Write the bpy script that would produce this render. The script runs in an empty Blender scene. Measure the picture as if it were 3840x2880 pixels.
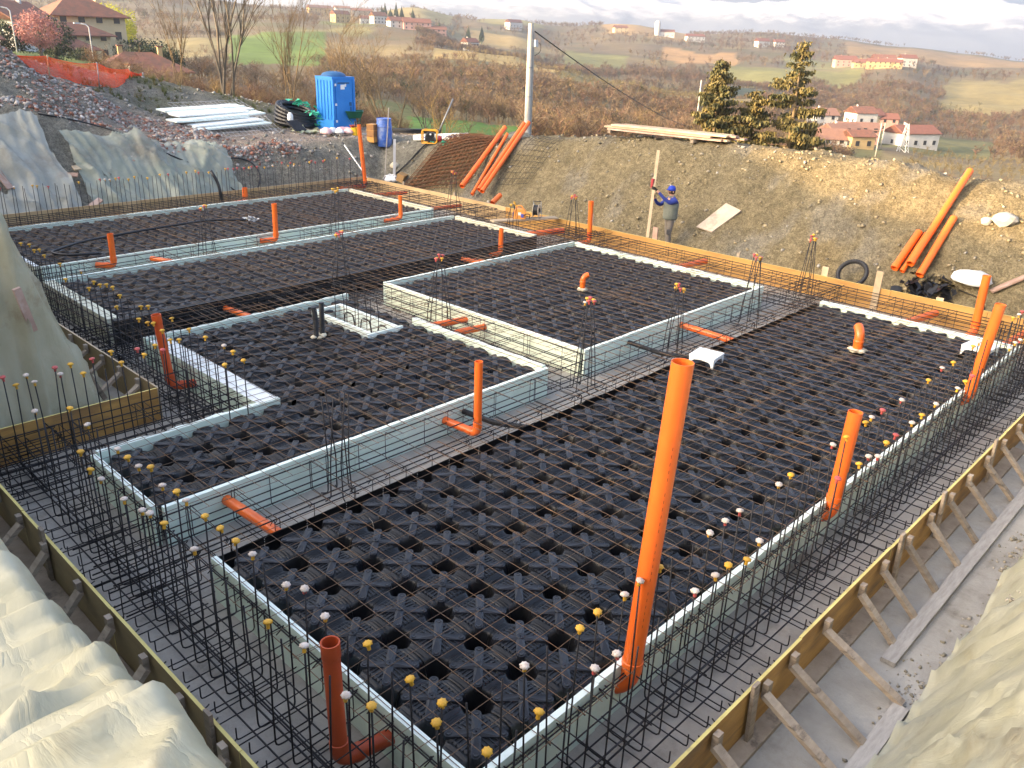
import bpy, bmesh, math, random
import numpy as np
from mathutils import Vector, Matrix

R = math.radians
random.seed(7)
rng = np.random.default_rng(11)
sc = bpy.context.scene
COL = sc.collection

# ------------------------------------------------------------------ camera
EYE = Vector((0.0, 0.0, 5.12))
def camera():
    cd = bpy.data.cameras.new('camera')
    cd.sensor_width = 36.0
    cd.lens = 29.235
    cd.clip_start = 0.05
    cd.clip_end = 30000
    co = bpy.data.objects.new('camera', cd)
    a, b, c = R(43.101), R(22.552), R(2.136)
    fw = Vector((math.cos(b) * math.cos(a), math.cos(b) * math.sin(a), -math.sin(b)))
    r = fw.cross(Vector((0, 0, 1))).normalized()
    u = r.cross(fw)
    r2 = math.cos(c) * r + math.sin(c) * u
    u2 = -math.sin(c) * r + math.cos(c) * u
    m = Matrix((r2, u2, -fw)).transposed().to_4x4()
    m.translation = EYE
    co.matrix_world = m
    COL.objects.link(co)
    sc.camera = co
camera()

# ------------------------------------------------------------------ light
SUN_EL = R(12.0)
SUN_AZ = Vector((-0.90, 0.435)).normalized()
SUN = Vector((SUN_AZ.x * math.cos(SUN_EL), SUN_AZ.y * math.cos(SUN_EL), math.sin(SUN_EL)))
def light():
    w = bpy.data.worlds.new('World')
    sc.world = w
    w.use_nodes = True
    nt = w.node_tree
    bg = nt.nodes['Background']
    sky = nt.nodes.new('ShaderNodeTexSky')
    sky.sky_type = 'NISHITA'
    sky.sun_disc = False
    sky.sun_elevation = SUN_EL
    sky.sun_rotation = math.atan2(SUN_AZ.x, SUN_AZ.y)
    sky.altitude = 400
    sky.air_density = 0.6
    sky.dust_density = 8.0
    sky.ozone_density = 0.2
    nt.links.new(sky.outputs[0], bg.inputs[0])
    bg.inputs[1].default_value = 0.15
    sd = bpy.data.lights.new('sun', 'SUN')
    sd.energy = 3.6
    sd.angle = R(0.6)
    sd.color = (1.0, 0.67, 0.33)
    so = bpy.data.objects.new('sun', sd)
    so.rotation_mode = 'QUATERNION'
    so.rotation_quaternion = SUN.to_track_quat('Z', 'Y')
    so.location = (-20, 10, 30)
    COL.objects.link(so)
light()
vs = sc.view_settings
vs.view_transform = 'Standard'
vs.look = 'None'
vs.exposure = 2.75
vs.gamma = 1.0
vs.use_curve_mapping = False
sc.cycles.use_denoising = True
sc.cycles.max_bounces = 4
sc.cycles.diffuse_bounces = 2
sc.cycles.glossy_bounces = 2
sc.cycles.transmission_bounces = 3
sc.cycles.transparent_max_bounces = 8
sc.cycles.volume_bounces = 0
sc.cycles.use_light_tree = False
sc.cycles.caustics_reflective = False
sc.cycles.caustics_refractive = False

# ------------------------------------------------------------------ materials
def _n(nt, t, **kw):
    n = nt.nodes.new(t)
    for k, v in kw.items():
        setattr(n, k, v)
    return n
MATS = {}
def M(name, col, col2=None, rough=0.6, scale=4.0, detail=5.0, bump=0.0, bscale=None, metal=0.0, spec=0.4,
      rnd=0.0, coord='Object', lo=0.35, hi=0.65, stretch=None, trans=0.0, alpha=1.0, dirt=None, dscale=1.5, dlo=.55, dhi=.7, bdist=.02):
    """procedural material: two noise-mixed colours, optional dirt colour, bump and per-object variation"""
    m = bpy.data.materials.new(name)
    m.use_nodes = True
    nt = m.node_tree
    L = nt.links
    p = nt.nodes['Principled BSDF']
    p.inputs['Roughness'].default_value = rough
    p.inputs['Metallic'].default_value = metal
    p.inputs['Specular IOR Level'].default_value = spec
    if coord == 'World':
        co = _n(nt, 'ShaderNodeNewGeometry').outputs['Position']
    else:
        co = _n(nt, 'ShaderNodeTexCoord').outputs['Object']
        if rnd:
            oi = _n(nt, 'ShaderNodeObjectInfo')
            ad = _n(nt, 'ShaderNodeVectorMath', operation='ADD')
            mu = _n(nt, 'ShaderNodeMath', operation='MULTIPLY')
            mu.inputs[1].default_value = 37.0
            L.new(oi.outputs['Random'], mu.inputs[0])
            L.new(co, ad.inputs[0])
            L.new(mu.outputs[0], ad.inputs[1])
            co = ad.outputs[0]
    if stretch:
        mp = _n(nt, 'ShaderNodeMapping')
        mp.inputs['Scale'].default_value = stretch
        L.new(co, mp.inputs[0])
        co = mp.outputs[0]
    cs = None
    if col2 is not None:
        nz = _n(nt, 'ShaderNodeTexNoise')
        nz.inputs['Scale'].default_value = scale
        nz.inputs['Detail'].default_value = detail
        nz.inputs['Roughness'].default_value = 0.62
        L.new(co, nz.inputs['Vector'])
        mr = _n(nt, 'ShaderNodeMapRange')
        mr.inputs[1].default_value = lo
        mr.inputs[2].default_value = hi
        L.new(nz.outputs[0], mr.inputs[0])
        mx = _n(nt, 'ShaderNodeMix', data_type='RGBA')
        mx.inputs[6].default_value = (*col, 1)
        mx.inputs[7].default_value = (*col2, 1)
        L.new(mr.outputs[0], mx.inputs[0])
        cs = mx.outputs[2]
    if dirt is not None:
        nz = _n(nt, 'ShaderNodeTexNoise')
        nz.inputs['Scale'].default_value = dscale
        nz.inputs['Detail'].default_value = 7
        nz.inputs['Roughness'].default_value = 0.68
        L.new(co, nz.inputs['Vector'])
        mr = _n(nt, 'ShaderNodeMapRange')
        mr.inputs[1].default_value = dlo
        mr.inputs[2].default_value = dhi
        L.new(nz.outputs[0], mr.inputs[0])
        mx = _n(nt, 'ShaderNodeMix', data_type='RGBA')
        if cs is None:
            mx.inputs[6].default_value = (*col, 1)
        else:
            L.new(cs, mx.inputs[6])
        mx.inputs[7].default_value = (*dirt, 1)
        L.new(mr.outputs[0], mx.inputs[0])
        cs = mx.outputs[2]
    if rnd:
        oi = _n(nt, 'ShaderNodeObjectInfo')
        mr = _n(nt, 'ShaderNodeMapRange')
        mr.inputs[3].default_value = 1 - rnd
        mr.inputs[4].default_value = 1 + rnd
        L.new(oi.outputs['Random'], mr.inputs[0])
        hs = _n(nt, 'ShaderNodeHueSaturation')
        L.new(mr.outputs[0], hs.inputs['Value'])
        if cs is None:
            hs.inputs['Color'].default_value = (*col, 1)
        else:
            L.new(cs, hs.inputs['Color'])
        cs = hs.outputs[0]
    if cs is None:
        p.inputs['Base Color'].default_value = (*col, 1)
    else:
        L.new(cs, p.inputs['Base Color'])
    if bump:
        bz = _n(nt, 'ShaderNodeTexNoise')
        bz.inputs['Scale'].default_value = bscale or scale * 4
        bz.inputs['Detail'].default_value = 6
        bz.inputs['Roughness'].default_value = 0.65
        L.new(co, bz.inputs['Vector'])
        bp = _n(nt, 'ShaderNodeBump')
        bp.inputs['Strength'].default_value = bump
        bp.inputs['Distance'].default_value = bdist
        L.new(bz.outputs[0], bp.inputs['Height'])
        L.new(bp.outputs[0], p.inputs['Normal'])
    out = nt.nodes['Material Output']
    sh = p.outputs[0]
    if trans:
        tr = _n(nt, 'ShaderNodeBsdfTranslucent')
        if cs is None:
            tr.inputs[0].default_value = (*col, 1)
        else:
            L.new(cs, tr.inputs[0])
        ms = _n(nt, 'ShaderNodeMixShader')
        ms.inputs[0].default_value = trans
        L.new(sh, ms.inputs[1])
        L.new(tr.outputs[0], ms.inputs[2])
        sh = ms.outputs[0]
    if alpha < 1:
        tp = _n(nt, 'ShaderNodeBsdfTransparent')
        ms = _n(nt, 'ShaderNodeMixShader')
        ms.inputs[0].default_value = alpha
        L.new(tp.outputs[0], ms.inputs[1])
        L.new(sh, ms.inputs[2])
        sh = ms.outputs[0]
    L.new(sh, out.inputs[0])
    MATS[name] = m
    return m

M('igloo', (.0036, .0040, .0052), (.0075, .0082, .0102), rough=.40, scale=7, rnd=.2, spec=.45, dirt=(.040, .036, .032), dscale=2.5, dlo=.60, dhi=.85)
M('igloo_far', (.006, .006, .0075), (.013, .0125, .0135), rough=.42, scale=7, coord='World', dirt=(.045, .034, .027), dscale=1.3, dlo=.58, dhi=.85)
M('rebar', (.011, .011, .014), (.026, .025, .029), rough=.55, scale=9, metal=.3, coord='World', dirt=(.065, .036, .023), dscale=.9, dlo=.62, dhi=.78)
M('mesh_wire', (.21, .125, .068), (.14, .105, .08), rough=.7, scale=1.1, metal=.2, coord='World', dirt=(.26, .125, .05), dscale=2.2, dlo=.6, dhi=.75)
M('mesh_rust', (.20, .085, .035), (.11, .06, .035), rough=.8, scale=2.0, coord='World')
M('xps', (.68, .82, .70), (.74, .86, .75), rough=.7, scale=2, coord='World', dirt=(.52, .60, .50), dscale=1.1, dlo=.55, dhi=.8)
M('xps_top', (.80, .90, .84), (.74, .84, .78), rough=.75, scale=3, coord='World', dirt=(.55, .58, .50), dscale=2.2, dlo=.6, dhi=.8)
M('xps_cream', (.72, .73, .58), (.66, .66, .52), rough=.8, scale=3, coord='World', dirt=(.45, .43, .33), dscale=2, dlo=.6, dhi=.8)
M('xps_white', (.84, .87, .85), (.78, .82, .80), rough=.8, scale=3, coord='World', dirt=(.6, .6, .5), dscale=2, dlo=.62, dhi=.85)
M('concrete', (.33, .31, .275), (.45, .425, .38), rough=.85, scale=2.2, detail=10, coord='World', bump=.5, bscale=22, dirt=(.19, .17, .14), dscale=1.1, dlo=.52, dhi=.70)
M('ply_yellow', (.50, .285, .08), (.33, .175, .05), rough=.6, scale=2.2, detail=8, coord='World', stretch=(.6, .6, 3.5), dirt=(.17, .11, .06), dscale=1.4, dlo=.48, dhi=.68, bump=.15, bscale=20)
M('ply_edge', (.72, .62, .22), (.60, .48, .16), rough=.7, scale=4, coord='World', dirt=(.35, .28, .16), dscale=3, dlo=.6, dhi=.75)
M('ply_back', (.27, .20, .10), (.36, .265, .135), rough=.75, scale=2.0, coord='World', stretch=(1, 1, 3), dirt=(.12, .09, .06), dscale=1.0, dlo=.5, dhi=.72, bump=.2, bscale=20)
M('ply_orange', (.45, .255, .075), (.33, .175, .05), rough=.55, scale=1.0, coord='World', stretch=(1, .6, 3), dirt=(.24, .12, .04), dscale=.9, dlo=.55, dhi=.75, bump=.12, bscale=15)
M('ply_pale', (.50, .36, .20), (.40, .27, .13), rough=.7, scale=1.5, coord='World', stretch=(1, .6, 3), dirt=(.2, .13, .07), dscale=1, dlo=.58, dhi=.75)
M('timber', (.38, .31, .235), (.27, .215, .16), rough=.8, scale=5, detail=7, rnd=.25, stretch=(1, 1, 6), bump=.35, bscale=30, dirt=(.07, .055, .045), dscale=3, dlo=.56, dhi=.72)
M('timber_grey', (.40, .375, .345), (.30, .28, .255), rough=.85, scale=5, rnd=.2, stretch=(1, 6, 1), bump=.3, bscale=30, dirt=(.45, .43, .40), dscale=2, dlo=.55, dhi=.75)
M('timber_pale', (.55, .44, .30), (.42, .32, .21), rough=.8, scale=3, rnd=.22, bump=.25, bscale=25, dirt=(.22, .15, .10), dscale=2, dlo=.6, dhi=.78)
M('timber_red', (.40, .27, .21), (.30, .20, .16), rough=.85, scale=3, rnd=.2, bump=.3, bscale=25, dirt=(.50, .42, .38), dscale=2, dlo=.5, dhi=.75)
M('pvc_orange', (.80, .155, .022), (.74, .13, .020), rough=.32, scale=2, rnd=.06, spec=.5, dirt=(.55, .18, .07), dscale=1.3, dlo=.62, dhi=.85)
M('pvc_red', (.50, .085, .022), (.42, .070, .022), rough=.42, scale=2, rnd=.06, dirt=(.30, .11, .06), dscale=1.3, dlo=.6, dhi=.85)
M('pvc_red2', (.62, .10, .022), (.55, .085, .022), rough=.4, scale=2, rnd=.05, dirt=(.40, .14, .07), dscale=1.3, dlo=.6, dhi=.85)
M('cap_yellow', (.66, .37, .03), (.58, .32, .04), rough=.5, scale=12, rnd=.15)
M('cap_red', (.46, .075, .07), (.42, .10, .09), rough=.5, scale=12, rnd=.2)
M('cap_crust', (.66, .60, .55), (.52, .42, .34), rough=.9, scale=35, rnd=.15, bump=.4, bscale=60)
M('black_plastic', (.012, .012, .014), (.025, .025, .028), rough=.45, scale=6)
M('foam', (.72, .66, .50), (.62, .55, .40), rough=.95, scale=14, bump=.5, bscale=30)
M('white_plastic', (.72, .76, .76), (.64, .68, .68), rough=.5, scale=4)
M('steel_grey', (.30, .31, .32), (.22, .23, .24), rough=.45, scale=4, metal=.5)
M('timber_stain', (.50, .42, .33), (.40, .33, .26), rough=.8, scale=2.5, dirt=(.22, .17, .14), dscale=2.0, dlo=.52, dhi=.72, coord='World')
M('steel_light', (.52, .54, .56), (.46, .48, .50), rough=.5, scale=4)

# ------------------------------------------------------------------ mesh helpers
def link(name, data, parent=None, mat=None):
    o = bpy.data.objects.new(name, data)
    COL.objects.link(o)
    if parent is not None:
        o.parent = parent
    if mat is not None and data is not None and len(data.materials) == 0:
        data.materials.append(MATS[mat] if isinstance(mat, str) else mat)
    return o
def tag(o, label, cat, group=None, kind=None):
    if label: o['label'] = label
    if cat: o['category'] = cat
    if group: o['group'] = group
    if kind: o['kind'] = kind
    return o
def thing(name, label, cat, loc=(0, 0, 0), rz=0.0, group=None):
    o = bpy.data.objects.new(name, None)
    COL.objects.link(o)
    o.empty_display_size = .2
    o.location = loc
    o.rotation_euler = (0, 0, rz)
    return tag(o, label, cat, group)

class MB:
    def __init__(s):
        s.v = []; s.f = []; s.mi = []
    def add(s, vs, fs, mi=0):
        b = len(s.v)
        s.v.extend([tuple(v) for v in vs])
        s.f.extend([tuple(i + b for i in f) for f in fs])
        s.mi.extend([mi] * len(fs))
        return s
    def box(s, x0, x1, y0, y1, z0, z1, mi=0):
        vs = [(x, y, z) for z in (z0, z1) for y in (y0, y1) for x in (x0, x1)]
        return s.add(vs, [(0, 2, 3, 1), (4, 5, 7, 6), (0, 1, 5, 4), (2, 6, 7, 3), (0, 4, 6, 2), (1, 3, 7, 5)], mi)
    def beam(s, a, b, w, h, up=(0, 0, 1), mi=0, roll=0.0):
        """rectangular bar from a to b, width w, height h (h along up)"""
        a = Vector(a); b = Vector(b); d = (b - a).normalized()
        u = Vector(up)
        x = d.cross(u)
        if x.length < 1e-4: x = d.cross(Vector((1, 0, 0)))
        x.normalize(); u = x.cross(d)
        if roll:
            q = Matrix.Rotation(roll, 3, d); x = q @ x; u = q @ u
        vs = []
        for p in (a, b):
            for sx, su in ((-1, -1), (1, -1), (1, 1), (-1, 1)):
                vs.append(p + x * (sx * w / 2) + u * (su * h / 2))
        return s.add(vs, [(0, 1, 2, 3), (7, 6, 5, 4), (0, 4, 5, 1), (1, 5, 6, 2), (2, 6, 7, 3), (3, 7, 4, 0)], mi)
    def tube(s, path, r, n=6, cap=True, mi=0, radii=None):
        P = [Vector(p) for p in path]
        rings = []
        t0 = (P[1] - P[0]).normalized()
        ref = Vector((0, 0, 1)) if abs(t0.z) < .9 else Vector((1, 0, 0))
        x = t0.cross(ref).normalized()
        vs = []
        for i, p in enumerate(P):
            if i == 0: t = t0
            elif i == len(P) - 1: t = (P[i] - P[i - 1]).normalized()
            else:
                t = (P[i + 1] - P[i]).normalized() + (P[i] - P[i - 1]).normalized()
                t = t.normalized() if t.length > 1e-6 else (P[i + 1] - P[i]).normalized()
            x = (x - t * x.dot(t))
            if x.length < 1e-5: x = t.orthogonal()
            x.normalize(); y = t.cross(x)
            rr = radii[i] if radii else r
            for k in range(n):
                a = 2 * math.pi * k / n
                vs.append(p + x * (rr * math.cos(a)) + y * (rr * math.sin(a)))
        fs = []
        for i in range(len(P) - 1):
            for k in range(n):
                k2 = (k + 1) % n
                fs.append((i * n + k, i * n + k2, (i + 1) * n + k2, (i + 1) * n + k))
        if cap:
            fs.append(tuple(range(n - 1, -1, -1)))
            b = (len(P) - 1) * n
            fs.append(tuple(range(b, b + n)))
        return s.add(vs, fs, mi)
    def pipe(s, path, r, wall=.005, n=20, mi=0, radii=None):
        """hollow pipe, open at both ends"""
        P = [Vector(p) for p in path]
        ro = radii or [r] * len(P)
        b0 = len(s.v)
        s.tube(P, r, n, cap=False, mi=mi, radii=ro)
        b1 = len(s.v)
        s.tube(P, r, n, cap=False, mi=mi, radii=[q - wall for q in ro])
        L = (len(P) - 1) * n
        nf = len(s.f)
        k0 = nf - (len(P) - 1) * n
        for i in range(k0, nf): s.f[i] = s.f[i][::-1]
        for k in range(n):
            k2 = (k + 1) % n
            s.f.append((b0 + k2, b0 + k, b1 + k, b1 + k2)); s.mi.append(mi)
            s.f.append((b0 + L + k, b0 + L + k2, b1 + L + k2, b1 + L + k)); s.mi.append(mi)
        return s
    def lathe(s, prof, n=20, c=(0, 0, 0), mi=0, wav=None):
        """profile of (r, z); wav(k/n, r) multiplies the radius"""
        vs = []; fs = []
        for (r, z) in prof:
            for k in range(n):
                a = 2 * math.pi * k / n
                q = r * (wav(k / n, r) if wav else 1)
                vs.append((c[0] + q * math.cos(a), c[1] + q * math.sin(a), c[2] + z))
        for i in range(len(prof) - 1):
            for k in range(n):
                k2 = (k + 1) % n
                fs.append((i * n + k, i * n + k2, (i + 1) * n + k2, (i + 1) * n + k))
        if prof[0][0] > 1e-4: fs.append(tuple(range(n - 1, -1, -1)))
        if prof[-1][0] > 1e-4:
            b = (len(prof) - 1) * n
            fs.append(tuple(range(b, b + n)))
        return s.add(vs, fs, mi)
    def grid(s, P, mi=0):
        """P[i][j] points"""
        h = len(P); w = len(P[0])
        return s.add([p for row in P for p in row],
                     [(i * w + j, i * w + j + 1, (i + 1) * w + j + 1, (i + 1) * w + j) for i in range(h - 1) for j in range(w - 1)], mi)
    def xf(s, m):
        s.v = [tuple(m @ Vector(v)) for v in s.v]
        return s
    def mesh(s, name, mats=None, smooth=False, angle=None):
        me = bpy.data.meshes.new(name)
        me.from_pydata(s.v, [], s.f)
        if mats:
            for m in (mats if isinstance(mats, (list, tuple)) else [mats]):
                me.materials.append(MATS[m] if isinstance(m, str) else m)
        if any(s.mi): me.polygons.foreach_set('material_index', s.mi)
        if smooth:
            me.polygons.foreach_set('use_smooth', [True] * len(me.polygons))
            if angle: me.set_sharp_from_angle(angle=R(angle))
        me.update()
        return me
    def build(s, name, mats, parent=None, smooth=False, angle=None):
        return link(name, s.mesh(name, mats, smooth, angle), parent)

def np_mesh(name, V, Fq, mats=None, smooth=False, mi=None):
    """fast mesh from numpy arrays; Fq is (n,3) or (n,4)"""
    me = bpy.data.meshes.new(name)
    V = np.ascontiguousarray(V, dtype=np.float32)
    Fq = np.ascontiguousarray(Fq, dtype=np.int32)
    n, k = Fq.shape
    me.vertices.add(len(V)); me.vertices.foreach_set('co', V.ravel())
    me.loops.add(n * k); me.loops.foreach_set('vertex_index', Fq.ravel())
    me.polygons.add(n)
    me.polygons.foreach_set('loop_start', np.arange(0, n * k, k, dtype=np.int32))
    me.polygons.foreach_set('loop_total', np.full(n, k, dtype=np.int32))
    if smooth: me.polygons.foreach_set('use_smooth', np.ones(n, dtype=bool))
    if mats:
        for m in (mats if isinstance(mats, (list, tuple)) else [mats]):
            me.materials.append(MATS[m] if isinstance(m, str) else m)
    if mi is not None: me.polygons.foreach_set('material_index', np.asarray(mi, dtype=np.int32))
    me.update(calc_edges=True)
    return me
def merge_np(parts):
    V = []; F_ = []; b = 0
    for v, f in parts:
        V.append(v); F_.append(f + b); b += len(v)
    return np.concatenate(V), np.concatenate(F_)
def bend(pts, rad=.05, n=4):
    """round the corners of a polyline"""
    P = [Vector(p) for p in pts]
    out = [P[0]]
    for i in range(1, len(P) - 1):
        a = (P[i - 1] - P[i]); b = (P[i + 1] - P[i])
        q = min(rad, a.length * .45, b.length * .45)
        s0 = P[i] + a.normalized() * q; s1 = P[i] + b.normalized() * q
        for k in range(n + 1):
            t = k / n
            out.append(s0 * (1 - t) ** 2 + P[i] * (2 * t * (1 - t)) + s1 * t * t)
    out.append(P[-1])
    return out
def copy_tree(o, parent=None):
    c = o.copy()
    COL.objects.link(c)
    c.parent = parent
    for ch in list(o.children): copy_tree(ch, c)
    return c

# ------------------------------------------------------------------ terrain
# surface heights around the excavation: x, y, z
CP=np.array([(20.6,-4,2.5),(21.3,2,2.5),(21.4,5,2.5),(21.4,8.5,2.6),(21.4,11.5,2.55),(21.5,14,2.5),(21.6,16.5,2.35),(21.8,19.0,2.1),(21.6,21.5,1.75),
 (23.5,-3,1.9),(24.5,6,1.7),(25,14,1.55),(25,20,1.2),(31,0,-1.5),(31,10,-1),(30,17,-.5),(30,23,-.3),(40,15,-4),(40,5,-4),(38,25,-2.2),
 (18,26,1.45),(19.5,25,1.5),(20.5,29.6,1.4),(24,25,1.3),(17,33,1.4),(15,27,1.45),(12.5,27,1.6),(26,31,.5),(22,34,1.1),(30,34,-1.5),(25,42,-1.0),
 (7,26.3,3.25),(8.5,26.4,2.75),(10,26.4,2.1),(5,26.5,3.5),(8.6,31,3.35),(6,33,3.6),(11,31,2.5),(13,30,1.75),(10,36,3.0),
 (2,14,2.9),(3,18,3.0),(3,22,3.2),(-3,12,3.2),(-3,20,3.6),(0,28,3.8),(-6,5,3.4),(-1,8,2.6),(0,4.5,2.7),
 (0,0,3.4),(-3,-3,3.4),(4,-1,2.9),(8,-1.5,2.6),(14,-2,2.5),(18,-3,2.5),(8,-8,3.2),(16,-9,2.8),(-10,-8,3.6),(-10,15,4.2),(0,38,3.2),(12,45,-.5),(20,50,-3)],float)
def sstep(a,b,x):
    t=np.clip((x-a)/(b-a),0,1);return t*t*(3-2*t)
def plateau(x,y):
    d2=(x[...,None]-CP[:,0])**2+(y[...,None]-CP[:,1])**2+.6
    w=d2**-2.0
    return (w*CP[:,2]).sum(-1)/w.sum(-1)
def hash2(ix,iy):
    n=np.sin(ix*127.1+iy*311.7)*43758.5453;return n-np.floor(n)
def vnoise(x,y):
    ix=np.floor(x);iy=np.floor(y);fx=x-ix;fy=y-iy;u=fx*fx*(3-2*fx);v=fy*fy*(3-2*fy)
    a=hash2(ix,iy);b=hash2(ix+1,iy);c=hash2(ix,iy+1);d=hash2(ix+1,iy+1)
    return (a*(1-u)+b*u)*(1-v)+(c*(1-u)+d*u)*v-.5
def fbm(x,y,o=4):
    s=0;a=1
    for k in range(o):
        s=s+a*vnoise(x+17.3*k,y-9.1*k);x=x*2.03;y=y*2.03;a*=.5
    return s
def bank(x,y):
    wob=.35*fbm(x*.45,y*.45,3)
    dR=(x-18.74+wob*.5)*.92
    dT=(y-24.55+wob*.5)*.95
    dB=(1.1-y+wob*.4)*2.0
    dLf=(1.36-x+wob*.25)*5.0
    dn=np.minimum((3.80-x+wob*.25)*3.4,(y-11.25+wob*.2)*6.0)
    return np.maximum.reduce([dR,dT,dB,dLf,dn])
def mounds(x,y):
    z=.0*x
    for cx,cy,rx,ry,h in [(16.3,38.2,4.6,3.4,1.75),(22.3,38.5,4.0,3.0,1.35),(8.3,32.5,4.0,3.2,1.0),(6,37,6,5,.8),(24.2,30.2,1.9,1.4,.55),(25.2,23.6,1.5,1.0,.35)]:
        z=z+h*np.exp(-(((x-cx)/rx)**2+((y-cy)/ry)**2))
    return z
def G(x, y, rough=1.0):
    x = np.asarray(x, float); y = np.asarray(y, float)
    b = bank(x, y); p = plateau(x, y) + mounds(x, y)
    k = .35
    h = np.clip(.5 + .5 * (p - b) / k, 0, 1)
    z = p * (1 - h) + b * h - k * h * (1 - h)
    z = np.where(b <= 0, -.25, z)
    s = sstep(0., .5, b)
    return z + rough * s * (.16 * fbm(x * .9, y * .9, 3) + .10 * fbm(x * 3.1, y * 3.1, 3))
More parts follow.
